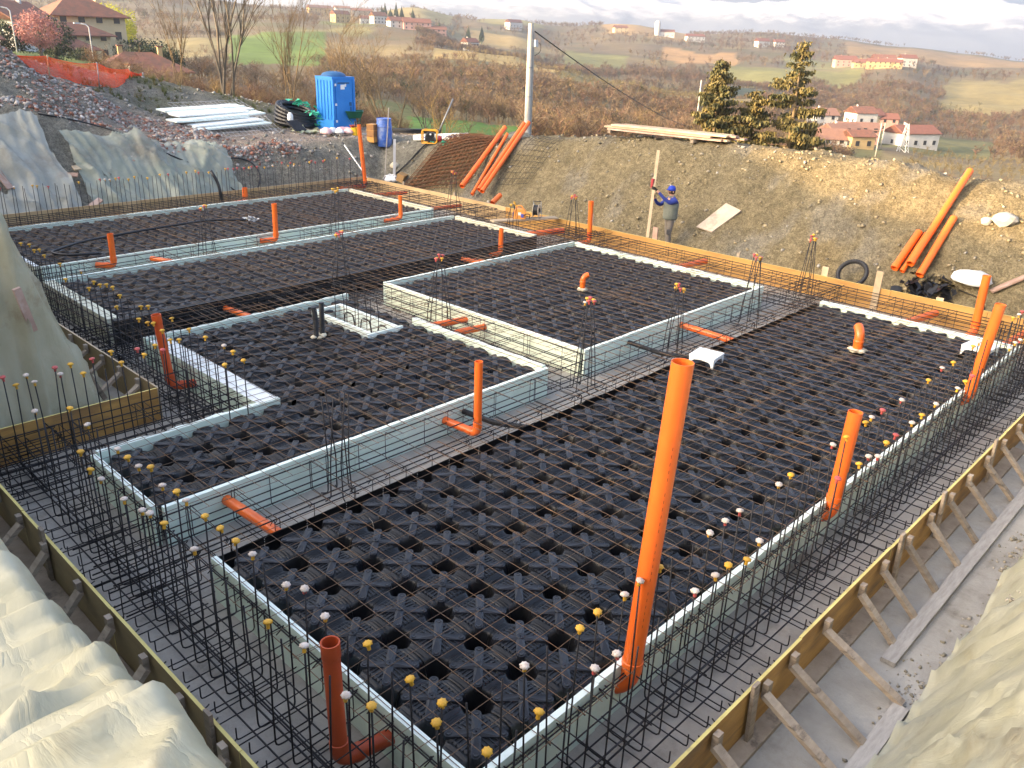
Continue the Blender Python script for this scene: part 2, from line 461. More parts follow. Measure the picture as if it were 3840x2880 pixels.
# hills: rows of (azimuth, heights at the distances RS)
RS = [44, 60, 80, 100, 130, 160, 200, 250, 300, 350, 420, 500, 600, 700, 850, 1000, 1200, 1400, 1600, 1900, 2300, 3000, 4000, 5200]
HT = [
    (6.1, [-0.4, -3.1, -6.2, -8.7, -11.7, -14.4, -17.6, -20.7, -23.1, -25.5, -28.2, -29.6, -27.3, -23.4, -15.8, -9.9, -6.9, -3.3, -0.8, -0.0, -6.5, -32.1, -29.2, -23.7]),
    (14.1, [-0.9, -3.9, -7.3, -10.0, -13.1, -16.0, -19.5, -22.9, -25.5, -28.4, -31.5, -33.4, -31.6, -27.5, -19.2, -12.3, -8.7, -5.4, -2.6, -0.9, -8.0, -35.6, -32.5, -26.4]),
    (16.7, [-1.0, -4.0, -7.4, -10.1, -13.1, -15.8, -19.1, -22.5, -25.2, -27.9, -31.0, -33.7, -31.7, -27.8, -19.5, -12.5, -9.2, -3.3, 2.0, 6.8, 0.3, -36.6, -33.4, -27.2]),
    (20.3, [-1.0, -4.0, -7.5, -10.1, -12.9, -15.3, -18.2, -21.3, -23.9, -26.3, -28.6, -29.3, -26.4, -20.9, -11.5, -5.6, -2.0, 3.6, 9.4, 15.3, 1.6, -37.9, -34.6, -28.2]),
    (24.2, [-0.9, -4.0, -7.4, -9.9, -12.3, -14.4, -17.2, -20.1, -22.6, -24.7, -27.1, -28.7, -27.6, -24.3, -17.5, -8.9, -0.6, 7.9, 16.3, 26.3, 4.0, -39.0, -35.6, -29.0]),
    (28.2, [-0.9, -3.9, -7.0, -9.2, -11.2, -12.9, -15.1, -16.7, -17.4, -17.3, -16.4, -21.3, -24.2, -21.5, -14.8, -6.5, 4.2, 14.2, 24.3, 33.3, 3.3, -40.0, -36.5, -29.8]),
    (32.4, [-0.8, -3.6, -6.6, -8.5, -10.4, -12.0, -14.0, -15.2, -15.3, -14.7, -15.0, -20.7, -22.8, -20.3, -13.3, -4.8, 5.5, 13.2, 20.6, 26.3, 2.7, -40.8, -37.2, -30.4]),
    (36.8, [-0.5, -3.2, -5.9, -7.7, -9.8, -11.5, -13.1, -14.0, -13.7, -12.5, -12.2, -18.0, -19.8, -18.4, -12.8, -4.1, 10.8, 24.0, 35.0, 35.8, 2.0, -41.3, -37.7, -30.8]),
    (41.1, [-0.2, -2.6, -5.0, -6.7, -8.8, -10.4, -12.1, -12.7, -12.1, -9.9, -5.6, -10.5, -14.2, -14.7, -11.0, -4.2, 6.0, 18.5, 28.8, 30.3, 3.5, -41.5, -37.9, -31.0]),
    (44.1, [0.2, -2.0, -4.2, -5.9, -7.9, -9.6, -11.2, -11.3, -9.7, -7.9, -5.2, -4.0, -7.2, -8.4, -4.0, 3.6, 16.9, 30.2, 34.8, 24.1, 2.7, -41.6, -37.9, -31.0]),
    (47.0, [0.2, -1.6, -3.5, -5.0, -7.1, -8.8, -10.6, -10.6, -8.8, -6.9, -3.4, -2.3, -1.1, -4.7, -1.3, 7.3, 18.7, 32.2, 33.5, 25.2, 4.1, -41.5, -37.8, -30.9]),
    (50.0, [0.2, -1.5, -3.3, -4.4, -6.5, -8.3, -9.9, -9.7, -7.8, -5.9, -2.5, -0.1, 2.6, 5.0, 9.4, 16.1, 30.5, 44.7, 43.3, 29.7, 5.5, -41.2, -37.6, -30.7]),
    (52.8, [0.5, -1.4, -3.4, -4.8, -6.5, -7.8, -8.6, -8.9, -8.2, -7.4, -5.5, -2.7, 1.4, 5.9, 11.0, 16.3, 27.2, 35.0, 33.4, 23.8, 6.8, -40.9, -37.3, -30.5]),
    (55.7, [0.9, -0.8, -2.7, -4.2, -5.8, -7.0, -8.1, -8.6, -8.0, -7.2, -6.1, -3.5, 1.2, 4.7, 10.7, 17.0, 26.2, 28.3, 27.5, 23.1, 13.5, -40.4, -36.9, -30.1]),
    (58.5, [1.5, -0.2, -2.0, -3.4, -4.8, -5.8, -6.8, -7.5, -7.7, -7.3, -6.1, -3.2, 2.1, 5.6, 11.6, 18.4, 28.9, 35.0, 35.4, 31.0, 20.0, -39.9, -36.4, -29.7]),
    (62.5, [1.9, 0.5, -1.1, -2.6, -3.9, -4.9, -5.7, -6.3, -6.8, -7.0, -5.5, -3.1, 0.1, 4.0, 10.8, 18.7, 30.4, 41.0, 44.4, 49.0, 54.7, -38.9, -35.5, -28.9]),
    (66.3, [2.5, 1.3, -0.0, -1.0, -1.9, -2.7, -3.9, -5.2, -6.1, -6.8, -6.1, -4.8, -1.0, 3.6, 11.9, 21.6, 35.2, 50.3, 54.5, 60.5, 67.6, -37.7, -34.4, -28.0]),
    (69.9, [2.7, 2.1, 1.4, 0.7, 0.2, -0.2, -0.9, -2.1, -4.2, -6.5, -6.1, -5.0, -1.1, 3.7, 12.6, 22.9, 38.1, 55.0, 60.7, 69.0, 79.5, -36.5, -33.3, -27.1]),
    (73.4, [2.9, 2.6, 2.3, 2.0, 1.4, 0.9, 0.4, -0.7, -2.7, -4.8, -4.5, -3.8, -0.2, 4.2, 12.5, 22.1, 37.3, 54.2, 60.4, 69.5, 81.2, -35.1, -32.0, -26.0]),
    (79.5, [2.2, 1.8, 1.4, 1.4, 1.1, -0.1, -1.8, -2.6, -3.2, -3.7, -3.6, -1.7, 1.5, 5.3, 15.0, 26.3, 42.4, 59.3, 77.6, 91.2, 109.3, -32.4, -29.5, -23.9]),
    (89.4, [1.3, 0.6, -0.2, -0.4, -0.3, -0.2, -0.5, -0.6, -0.4, -0.1, 1.3, 5.3, 11.3, 18.1, 29.4, 41.3, 58.7, 77.6, 93.1, 109.6, 131.6, -8.6, 2.0, 16.8]),
]
HA = np.array([h[0] for h in HT]); HZ = np.array([h[1] for h in HT]); HR = np.log(np.array(RS, float))
def hill(az, r):
    lr = np.log(np.maximum(r, 44.0))
    j = np.clip(np.searchsorted(HR, lr) - 1, 0, len(HR) - 2)
    t = np.clip((lr - HR[j]) / (HR[j + 1] - HR[j]), 0, 1)
    i = np.clip(np.searchsorted(HA, az) - 1, 0, len(HA) - 2)
    u = np.clip((az - HA[i]) / (HA[i + 1] - HA[i]), 0, 1)
    u = u * u * (3 - 2 * u)
    z = (HZ[i, j] * (1 - t) + HZ[i, j + 1] * t) * (1 - u) + (HZ[i + 1, j] * (1 - t) + HZ[i + 1, j + 1] * t) * u
    n = fbm(r * np.cos(np.radians(az)) / 90, r * np.sin(np.radians(az)) / 90, 4)
    z = z + n * np.clip((r - 90) / 260, 0, 1) * 6.0 * np.clip(1 - (r - 1400) / 900, 0, 1)
    out = np.maximum(sstep(89, 104, az), sstep(6, -12, az))
    back = 2.6 + 1.5 * n * 1.0
    return z * (1 - out) + back * out
def rise(x, y):
    """unseen hillside behind the plot, shaped to keep the evening sun off the pit"""
    s = -.90 * x + .435 * y; q = .435 * x + .90 * y
    top = 8.9 + 1.1 * sstep(15.5, 21.5, q) + .35 * fbm(q * .25, q * .1, 2)  # crest height set by where its shadow has to end
    return top * sstep(7, 36, s) * sstep(62, 46, q)
def ground(x, y, rough=1.0):
    x = np.asarray(x, float); y = np.asarray(y, float)
    r = np.hypot(x, y); az = np.degrees(np.arctan2(y, x))
    az = np.where(az < -90, az + 360, az)
    g = G(x, y, rough)
    h = hill(az, r)
    t = sstep(34, 50, r)
    return g * (1 - t) + h * t + rise(x, y)
def gz(x, y, rough=1.0):
    return float(ground(np.array([x]), np.array([y]), rough)[0])

def terrain_mat(name, fine, bumpd, bscale, bumps=.9):
    m = bpy.data.materials.new(name); m.use_nodes = True
    nt = m.node_tree; L = nt.links; p = nt.nodes['Principled BSDF']
    p.inputs['Roughness'].default_value = .95
    p.inputs['Specular IOR Level'].default_value = .15
    at = _n(nt, 'ShaderNodeAttribute', attribute_name='tint')
    pos = _n(nt, 'ShaderNodeNewGeometry').outputs['Position']
    cur = at.outputs['Color']
    for sc_, lo, hi, dark, lite in fine:
        nz = _n(nt, 'ShaderNodeTexNoise')
        nz.inputs['Scale'].default_value = sc_; nz.inputs['Detail'].default_value = 6; nz.inputs['Roughness'].default_value = .7
        L.new(pos, nz.inputs['Vector'])
        mr = _n(nt, 'ShaderNodeMapRange')
        mr.inputs[1].default_value = lo; mr.inputs[2].default_value = hi
        mr.inputs[3].default_value = dark; mr.inputs[4].default_value = lite
        L.new(nz.outputs[0], mr.inputs[0])
        hs = _n(nt, 'ShaderNodeHueSaturation')
        L.new(cur, hs.inputs['Color']); L.new(mr.outputs[0], hs.inputs['Value'])
        cur = hs.outputs[0]
    L.new(cur, p.inputs['Base Color'])
    if bumpd:
        nz = _n(nt, 'ShaderNodeTexNoise')
        nz.inputs['Scale'].default_value = bscale; nz.inputs['Detail'].default_value = 8; nz.inputs['Roughness'].default_value = .72
        L.new(pos, nz.inputs['Vector'])
        bp = _n(nt, 'ShaderNodeBump'); bp.inputs['Strength'].default_value = bumps; bp.inputs['Distance'].default_value = bumpd
        L.new(nz.outputs[0], bp.inputs['Height']); L.new(bp.outputs[0], p.inputs['Normal'])
    MATS[name] = m
terrain_mat('earth', [(1.3, .3, .7, .78, 1.2), (7, .35, .65, .70, 1.30), (28, .35, .65, .75, 1.25)], .22, 11, 1.0)
terrain_mat('hill_ground', [(.02, .3, .7, .75, 1.25), (.12, .3, .7, .8, 1.2)], 0, 1)

def set_tint(me, col, domain='POINT'):
    a = me.color_attributes.new('tint', 'FLOAT_COLOR', domain)
    c = np.ones((len(col), 4), dtype=np.float32); c[:, :3] = col
    a.data.foreach_set('color', c.ravel())
def mixc(a, b, t):
    return a * (1 - t[:, None]) + np.asarray(b)[None] * t[:, None]

def polar(azs, rs_, closed):
    A, Rr = np.meshgrid(np.radians(azs), rs_)
    return Rr * np.cos(A), Rr * np.sin(A)
def grid_faces(h, w, closed):
    i, j = np.meshgrid(np.arange(h - 1), np.arange(w if closed else w - 1), indexing='ij')
    j2 = (j + 1) % w
    return np.stack([i * w + j, i * w + j2, (i + 1) * w + j2, (i + 1) * w + j], -1).reshape(-1, 4)[:, ::-1]
AZS = np.concatenate([np.arange(-12, 112, .28), np.arange(112, 348, 3.0)])

def site_ground():
    rs_ = np.concatenate([[.05], np.arange(.5, 44, .14), [44.0]])
    X, Y = polar(AZS, rs_, True)
    x = X.ravel(); y = Y.ravel()
    z = ground(x, y)
    # loose clods and ruts on the bare banks
    b = bank(x, y)
    z = z + np.where(b > .3, .05 * fbm(x * 7, y * 7, 2), 0)
    me = np_mesh('site_ground', np.stack([x, y, z], -1), grid_faces(len(rs_), len(AZS), True), 'earth', True)
    c = np.tile(np.array([.262, .218, .132]), (len(x), 1))                                  # ochre clay
    n1 = fbm(x * .35 + 3, y * .35, 4)
    c = mixc(c, (.235, .215, .165), sstep(.0, .35, n1))
    grey = sstep(22.0, 24.2, y + .6 * n1)                                                  # grey clay behind the far formwork
    c = mixc(c, (.245, .235, .195), grey)
    rock = sstep(.22, .42, fbm(x * 1.1 + 9, y * 1.1 + 2, 4)) * .8
    c = mixc(c, (.285, .27, .235), rock * .55)
    ochre = sstep(.15, .45, fbm(x * .25 + 30, y * .25, 3)) * sstep(22, 20, y) * sstep(18, 19, x)
    c = mixc(c, (.37, .265, .115), ochre * .8)
    dust = sstep(25.2, 26.4, y - .10 * (x - 10)) * sstep(32.5, 30.0, y) * sstep(9, 14, x)    # pinkish trodden track
    c = mixc(c, (.37, .30, .25), dust * .8)
    moss = sstep(.05, .4, fbm(x * .5 + 50, y * .5, 3)) * sstep(33, 36, y)
    c = mixc(c, (.16, .165, .08), moss * .75)
    far = sstep(39, 44, np.hypot(x, y))
    c = mixc(c, (.15, .135, .06), far * .8)
    set_tint(me, c)
    o = link('ground', me); o['kind'] = 'structure'
site_ground()

FIELDS = [  # azimuth range, distance range, colour
    (61.6, 55.6, 330, 640, (.095, .150, .035)), (54.8, 50.2, 95, 200, (.115, .125, .05)), (50.6, 43.0, 62, 160, (.075, .150, .030)),
    (49.0, 38.5, 400, 560, (.25, .195, .085)), (51.9, 47.6, 1150, 1480, (.24, .20, .09)), (46.2, 42.0, 1300, 1620, (.21, .19, .085)),
    (38.2, 32.6, 1250, 1900, (.29, .20, .095)), (34.2, 29.8, 880, 1080, (.30, .19, .09)), (30.8, 22.4, 740, 900, (.17, .165, .065)),
    (17.9, 6.0, 620, 930, (.21, .175, .08)), (23.5, 6.0, 1180, 1750, (.25, .175, .09)), (29.8, 26.4, 480, 640, (.055, .07, .05)),
    (62.0, 57.5, 880, 1010, (.20, .175, .09)), (82.0, 67.6, 84, 190, (.115, .15, .045)), (40.8, 29.0, 330, 440, (.13, .115, .055)),
    (24.4, 20.5, 210, 285, (.14, .13, .055)), (21.0, 14.5, 300, 460, (.12, .12, .055)), (57.6, 52.4, 640, 720, (.16, .15, .07)),
    (66.5, 61.5, 420, 560, (.19, .165, .085)), (46.5, 42.5, 860, 1080, (.24, .185, .085)), (27.0, 20.5, 930, 1060, (.16, .155, .07)), (55.8, 52.6, 760, 900, (.14, .155, .06)), (72, 67, 700, 860, (.19, .17, .09)), (40.5, 36.5, 760, 900, (.15, .15, .065))]
def field_at(az, r):
    idx = np.full(az.shape, -1)
    wob = fbm(az * .8, np.log(r) * 9, 3)
    for k, (a1, a0, r0, r1, c) in enumerate(FIELDS):
        ins = (az < a1 + .5 * wob) & (az > a0 + .5 * wob) & (r > r0 * (1 + .06 * wob)) & (r < r1 * (1 + .06 * wob))
        idx = np.where(ins, k, idx)
    return idx
def hills():
    rs_ = np.exp(np.linspace(math.log(44), math.log(5200), 190)); rs_[0] = 44.0
    X, Y = polar(AZS, rs_, True)
    x = X.ravel(); y = Y.ravel(); r = np.hypot(x, y)
    az = np.degrees(np.arctan2(y, x)); az = np.where(az < -90, az + 360, az)
    z = ground(x, y)
    me = np_mesh('hills', np.stack([x, y, z], -1), grid_faces(len(rs_), len(AZS), True), 'hill_ground', True)
    c = np.tile(np.array([.125, .100, .066]), (len(x), 1))
    n = fbm(x / 60, y / 60, 4)
    c = mixc(c, (.17, .14, .075), sstep(0, .4, n))
    c = mixc(c, (.09, .10, .05), sstep(.05, .4, -n) * .6)
    f = field_at(az, r)
    for k, fl in enumerate(FIELDS):
        c[f == k] = np.array(fl[4])
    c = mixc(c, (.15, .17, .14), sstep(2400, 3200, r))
    set_tint(me, c)
    o = link('hills', me); o['kind'] = 'structure'
hills()

def mountains():
    """snowy range beyond the plain"""
    azs = np.arange(0, 92, .12); rs_ = np.linspace(5100, 8200, 90)
    A, Rr = np.meshgrid(np.radians(azs), rs_)
    x = (Rr * np.cos(A)).ravel(); y = (Rr * np.sin(A)).ravel(); r = Rr.ravel()
    ridge = 1 - np.abs(fbm(x / 1500 + 4, y / 1500, 5)) * 1.7
    ridge2 = 1 - np.abs(fbm(x / 520 + 1, y / 520 + 8, 4)) * 1.8
    env = sstep(5100, 7300, r) * sstep(8600, 7700, r)
    foot = sstep(5100, 6200, r) * 80 * (.6 + .6 * fbm(x / 700, y / 700, 3))
    azd = np.degrees(A.ravel())
    tall = 300 + 70 * fbm(azd / 9, azd * 0 + 2, 2) + 60 * sstep(40, 20, azd)
    z = -32 + foot + env * tall * (.62 + .34 * ridge + .16 * ridge2)
    me = np_mesh('mountains', np.stack([x, y, z], -1), grid_faces(len(rs_), len(azs), False), None, True)
    m = bpy.data.materials.new('mountain'); m.use_nodes = True
    nt = m.node_tree; L = nt.links; p = nt.nodes['Principled BSDF']
    p.inputs['Roughness'].default_value = .9
    g = _n(nt, 'ShaderNodeNewGeometry'); sx = _n(nt, 'ShaderNodeSeparateXYZ')
    L.new(g.outputs['Position'], sx.inputs[0])
    nz = _n(nt, 'ShaderNodeTexNoise'); nz.inputs['Scale'].default_value = .009; nz.inputs['Detail'].default_value = 10; nz.inputs['Roughness'].default_value = .68
    L.new(g.outputs['Position'], nz.inputs['Vector'])
    ma = _n(nt, 'ShaderNodeMath', operation='MULTIPLY_ADD'); ma.inputs[1].default_value = 320; L.new(nz.outputs[0], ma.inputs[0]); L.new(sx.outputs[2], ma.inputs[2])
    mr = _n(nt, 'ShaderNodeMapRange'); mr.inputs[1].default_value = 310; mr.inputs[2].default_value = 420
    L.new(ma.outputs[0], mr.inputs[0])
    mx = _n(nt, 'ShaderNodeMix', data_type='RGBA')
    mx.inputs[6].default_value = (.26, .29, .34, 1); mx.inputs[7].default_value = (.85, .86, .88, 1)  # rock colour paled and blued to carry part of the distance haze
    L.new(mr.outputs[0], mx.inputs[0]); L.new(mx.outputs[2], p.inputs['Base Color'])
    me.materials.append(m)
    o = link('mountains', me); o['kind'] = 'structure'
mountains()

def haze():
    mb = MB().box(-4200, 8700, -5300, 8700, -80, 500)
    m = bpy.data.materials.new('haze'); m.use_nodes = True
    nt = m.node_tree
    nt.nodes.remove(nt.nodes['Principled BSDF'])
    v = _n(nt, 'ShaderNodeVolumePrincipled')
    v.inputs['Color'].default_value = (.80, .89, 1.0, 1)
    v.inputs['Density'].default_value = .00028
    v.inputs['Anisotropy'].default_value = .6
    nt.links.new(v.outputs[0], nt.nodes['Material Output'].inputs['Volume'])
    MATS['haze'] = m
    o = mb.build('haze', 'haze'); o['kind'] = 'stuff'; o['label'] = 'thin evening haze over the hills and the plain'
haze()

M('chalk_blue', (.18, .20, .42), (.33, .33, .38), rough=.9, scale=14, coord='World')
def slab():
    xs = np.linspace(.6, 19.0, 60); ys = np.linspace(.5, 25.0, 80)
    X, Y = np.meshgrid(xs, ys)
    z = .004 * fbm(X.ravel() * 1.2, Y.ravel() * 1.2, 3)
    me = np_mesh('blinding_slab', np.stack([X.ravel(), Y.ravel(), z], -1), grid_faces(80, 60, False)[:, ::-1], 'concrete', True)
    o = link('blinding_slab', me); o['kind'] = 'structure'
    for k in range(46):                                        # blue chalk setting-out lines
        a = 2.6 + k * .32
        if random.random() < .2: continue
        MB().add([(a, 2.262, .007), (a + .33, 2.262, .007), (a + .33, 2.272, .007), (a, 2.272, .007)], [(0, 1, 2, 3)]).build('chalk_line', 'chalk_blue', o)
    for k in range(24):
        a = 2.6 + k * .32
        if random.random() < .2: continue
        MB().add([(2.10, a, .007), (2.11, a, .007), (2.11, a + .33, .007), (2.10, a + .33, .007)], [(0, 1, 2, 3)]).build('chalk_line', 'chalk_blue', o)
slab()

# ------------------------------------------------------------------ formwork
TOP = 0.50
def brace_set(root, base, along, out, foot_d, zt=.40, cleat=True, w=.075, rng_=random):
    """strut from the outside of a panel down to the slab"""
    bx, by = base; ax, ay = along; ox, oy = out
    j = rng_.uniform(-.04, .04)
    top = Vector((bx + ox * .055, by + oy * .055, zt)); ft = Vector((bx + ox * foot_d + ax * j, by + oy * foot_d + ay * j, .035))
    MB().beam(top, ft, w * .55, w * 1.15, up=(ax, ay, 0)).build('brace', 'timber', root)
    if cleat:
        c = Vector((bx + ox * .047, by + oy * .047, 0))
        a2 = Vector((ax, ay, 0)) * .045
        MB().beam(c + Vector((0, 0, zt - .06)) + a2, c + Vector((0, 0, zt + .085)) + a2, .075, .05, up=(ox, oy, 0)).build('cleat', 'timber', root)
def panels(root, a, b, out, mats, plen=2.0, z0=.0, z1=TOP, th=.027, face=0):
    """run of plywood panels from a to b"""
    a = Vector((*a, 0)); b = Vector((*b, 0)); d = (b - a); Ln = d.length; d.normalize()
    o = Vector((*out, 0)); n = max(1, round(Ln / plen)); k = 0
    for i in range(n):
        p0 = a + d * (Ln * i / n + .003); p1 = a + d * (Ln * (i + 1) / n - .003)
        jz = random.uniform(-.006, .006); jo = random.uniform(-.004, .004)
        q0 = p0 + o * jo; q1 = p1 + o * jo
        vs = []
        for q in (q0, q1):
            for s in (0, 1):
                for z in (z0, z1 + jz):
                    v = q + o * (th * s); vs.append((v.x, v.y, z))
        m = MB()
        m.add(vs, [(0, 1, 5, 4)], 0)          # inner face
        m.add(vs, [(2, 6, 7, 3)], 1)          # outer face
        m.add(vs, [(1, 3, 7, 5), (0, 4, 6, 2), (0, 2, 3, 1), (4, 5, 7, 6)], 2)
        m.build('panel', mats, root)
def stake(root, x, y, z1, mat='timber', w=.09, th=.03, ax=(1, 0), lean=(0, 0)):
    MB().beam((x - lean[0], y - lean[1], .0), (x, y, z1), w, th, up=(-ax[1], ax[0], 0)).build('stake', mat, root)

def formwork():
    # near right run along x
    f = thing('formwork', 'yellow plywood formwork wall with raking timber braces beside the white crumpled sheet', 'formwork', (10, 2.08, 0))
    f.location = (0, 0, 0)
    panels(f, (1.96, 2.085), (17.8, 2.085), (0, -1), ['ply_yellow', 'ply_yellow', 'ply_edge'])
    for x, fd in [(3.1, .75), (3.75, .74), (4.45, .72), (5.2, .74), (5.67, .72), (6.31, .78), (7.06, .42), (7.6, .42), (8.25, .42), (8.9, .43), (9.55, .42), (10.2, .42), (10.9, .42), (11.6, .43), (12.3, .42), (13.0, .42), (13.8, .42), (14.7, .42), (15.6, .42)]:
        brace_set(f, (x, 2.085 - .027), (1, 0), (0, -1), fd)
    for x in (3.35, 5.05, 8.05, 9.3, 11.2, 13.5):
        stake(f, x, 2.035 - .01, .62 + random.uniform(-.04, .06), lean=(0, .02))
    MB().beam((3.0, 1.99, .022), (7.9, 1.99, .022), .16, .04).build('sole_plank', 'timber', f)
    MB().beam((7.92, 1.985, .022), (12.6, 1.985, .022), .16, .04).build('sole_plank', 'timber', f)
    MB().beam((6.79, 1.575, .028), (11.4, 1.56, .028), .13, .045).build('sole_plank', 'timber_grey', f)
    MB().beam((11.42, 1.56, .028), (16.2, 1.56, .028), .13, .045).build('sole_plank', 'timber_grey', f)
    MB().beam((2.7, 1.28, .028), (6.3, 1.275, .028), .13, .045).build('sole_plank', 'timber_grey', f)
    # near left run along y
    f = thing('formwork', 'weathered plywood formwork wall with short grey braces beside the cream plastic sheet', 'formwork')
    panels(f, (1.95, 2.085), (1.95, 10.75), (-1, 0), ['ply_back', 'ply_back', 'ply_edge'])
    for y in (3.2, 3.9, 4.36, 5.01, 5.62, 6.29, 6.97, 7.81, 8.5, 9.2, 9.9):
        brace_set(f, (1.95 - .027, y), (0, 1), (-1, 0), .40 if y < 8 else .5, w=.085)
    for y in (4.62, 7.9):
        stake(f, 1.895, y, .62, ax=(0, 1))
    MB().beam((1.84, 3.2, .022), (1.84, 6.35, .022), .15, .04).build('sole_plank', 'timber', f)
    MB().beam((1.84, 6.37, .022), (1.84, 9.8, .022), .15, .04).build('sole_plank', 'timber', f)
    # return of the left run
    f = thing('formwork', 'short yellow plywood formwork return at the foot of the stained sheet', 'formwork')
    panels(f, (1.98, 10.76), (4.33, 10.76), (0, 1), ['ply_yellow', 'ply_back', 'ply_edge'])
    f = thing('formwork', 'brown plywood formwork wall with small braces running behind the stained sheet', 'formwork')
    panels(f, (4.36, 10.76), (4.36, 24.06), (-1, 0), ['ply_back', 'ply_back', 'timber_pale'])
    for y in np.arange(11.25, 23.5, .62):
        brace_set(f, (4.36 - .027, float(y)), (0, 1), (-1, 0), .62, w=.075)
    # far run along the top of the pit
    f = thing('formwork', 'low pale board formwork in front of the plastic covered grey bank', 'formwork')
    panels(f, (4.36, 24.09), (17.8, 24.09), (0, 1), ['ply_pale', 'ply_back', 'timber_pale'], plen=3.9)
    # right far run
    f = thing('formwork', 'orange plywood formwork wall below the ochre earth bank', 'formwork')
    panels(f, (17.82, 2.09), (17.82, 17.2), (1, 0), ['ply_orange', 'ply_orange', 'ply_edge'])
    panels(f, (17.82, 17.2), (17.82, 24.06), (1, 0), ['ply_pale', 'ply_pale', 'timber_pale'], plen=3.4)
    for y, z1, m in ((6.15, .86, 'timber_pale'), (7.35, .70, 'timber_pale'), (11.9, .80, 'timber_red'), (14.0, .82, 'timber_red'), (9.5, .6, 'timber'), (4.9, .56, 'timber_pale'), (16.8, .62, 'timber'), (19.5, .6, 'timber'), (22, .6, 'timber')):
        stake(f, 17.865 if y not in (6.15,) else 17.80, y, z1, mat=m, w=.14 if m != 'timber' else .08, ax=(0, 1))
    for y in np.arange(3.2, 23.6, 1.15):
        brace_set(f, (17.847, float(y)), (0, 1), (1, 0), .5, zt=.33, cleat=False)
formwork()

# ------------------------------------------------------------------ insulation edge boards
def board_run(label, a, b, th=.055, h=.475, mats=('xps', 'xps_top'), wob=0.0, side=1, plen=1.25, name='insulation_edge'):
    """upright boards from a to b, the thickness on the side left of a->b when side=1"""
    t = thing(name, label, 'insulation board', group='insulation edging round the dome fields')
    A = Vector((*a, 0)); B = Vector((*b, 0)); d = B - A; Ln = d.length; d.normalize()
    nrm = Vector((-d.y, d.x, 0)) * side
    n = max(1, round(Ln / plen))
    for i in range(n):
        p0 = A + d * (Ln * i / n + .0015); p1 = A + d * (Ln * (i + 1) / n - .0015)
        m = MB(); K = 26 if wob else 8
        jo = random.uniform(-.006, .006)
        rows = []
        for k in range(K + 1):
            p = p0.lerp(p1, k / K) + nrm * jo
            w0 = th
            zz = h + random.uniform(-.002, .002)
            if wob:
                u = (p - A).length
                w0 = th + .65 * wob * (.5 + .5 * math.cos(u * 2 * math.pi / .5)) ** 2 * 1.0
                zz += wob * .08 * math.sin(u * 5.1)
            q = p + nrm * w0
            rows.append([(p.x, p.y, 0.0), (p.x, p.y, zz), (q.x, q.y, zz), (q.x, q.y, 0.0)])
        vs = [v for r in rows for v in r]
        for k in range(K):
            b0 = k * 4
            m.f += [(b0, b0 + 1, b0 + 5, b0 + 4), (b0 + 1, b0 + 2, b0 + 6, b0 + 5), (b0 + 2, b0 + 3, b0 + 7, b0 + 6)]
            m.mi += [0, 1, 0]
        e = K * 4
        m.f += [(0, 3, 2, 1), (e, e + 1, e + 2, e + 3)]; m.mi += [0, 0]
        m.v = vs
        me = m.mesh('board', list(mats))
        bm = bmesh.new(); bm.from_mesh(me); bmesh.ops.recalc_face_normals(bm, faces=bm.faces); bm.to_mesh(me); bm.free()
        link('board', me, t)
    return t
def styro_print(parent, x0, y0, z, rot, size=.05, flip=False):
    cu = bpy.data.curves.new('print', 'FONT')
    cu.body = 'Styrodur'; cu.size = size; cu.extrude = .0006; cu.resolution_u = 2
    o = bpy.data.objects.new('tmp', cu)
    COL.objects.link(o)
    dg = bpy.context.evaluated_depsgraph_get()
    me = bpy.data.meshes.new_from_object(o.evaluated_get(dg))
    bpy.data.objects.remove(o)
    me.materials.clear(); me.materials.append(MATS['print_ink'])
    p = link('print', me, parent)
    p.rotation_euler = (R(90), 0, rot); p.location = (x0, y0, z)
    return p
M('print_ink', (.05, .06, .05), rough=.8)
M('rail_black', (.006, .006, .007), (.011, .011, .012), rough=.5, scale=4, coord='World')

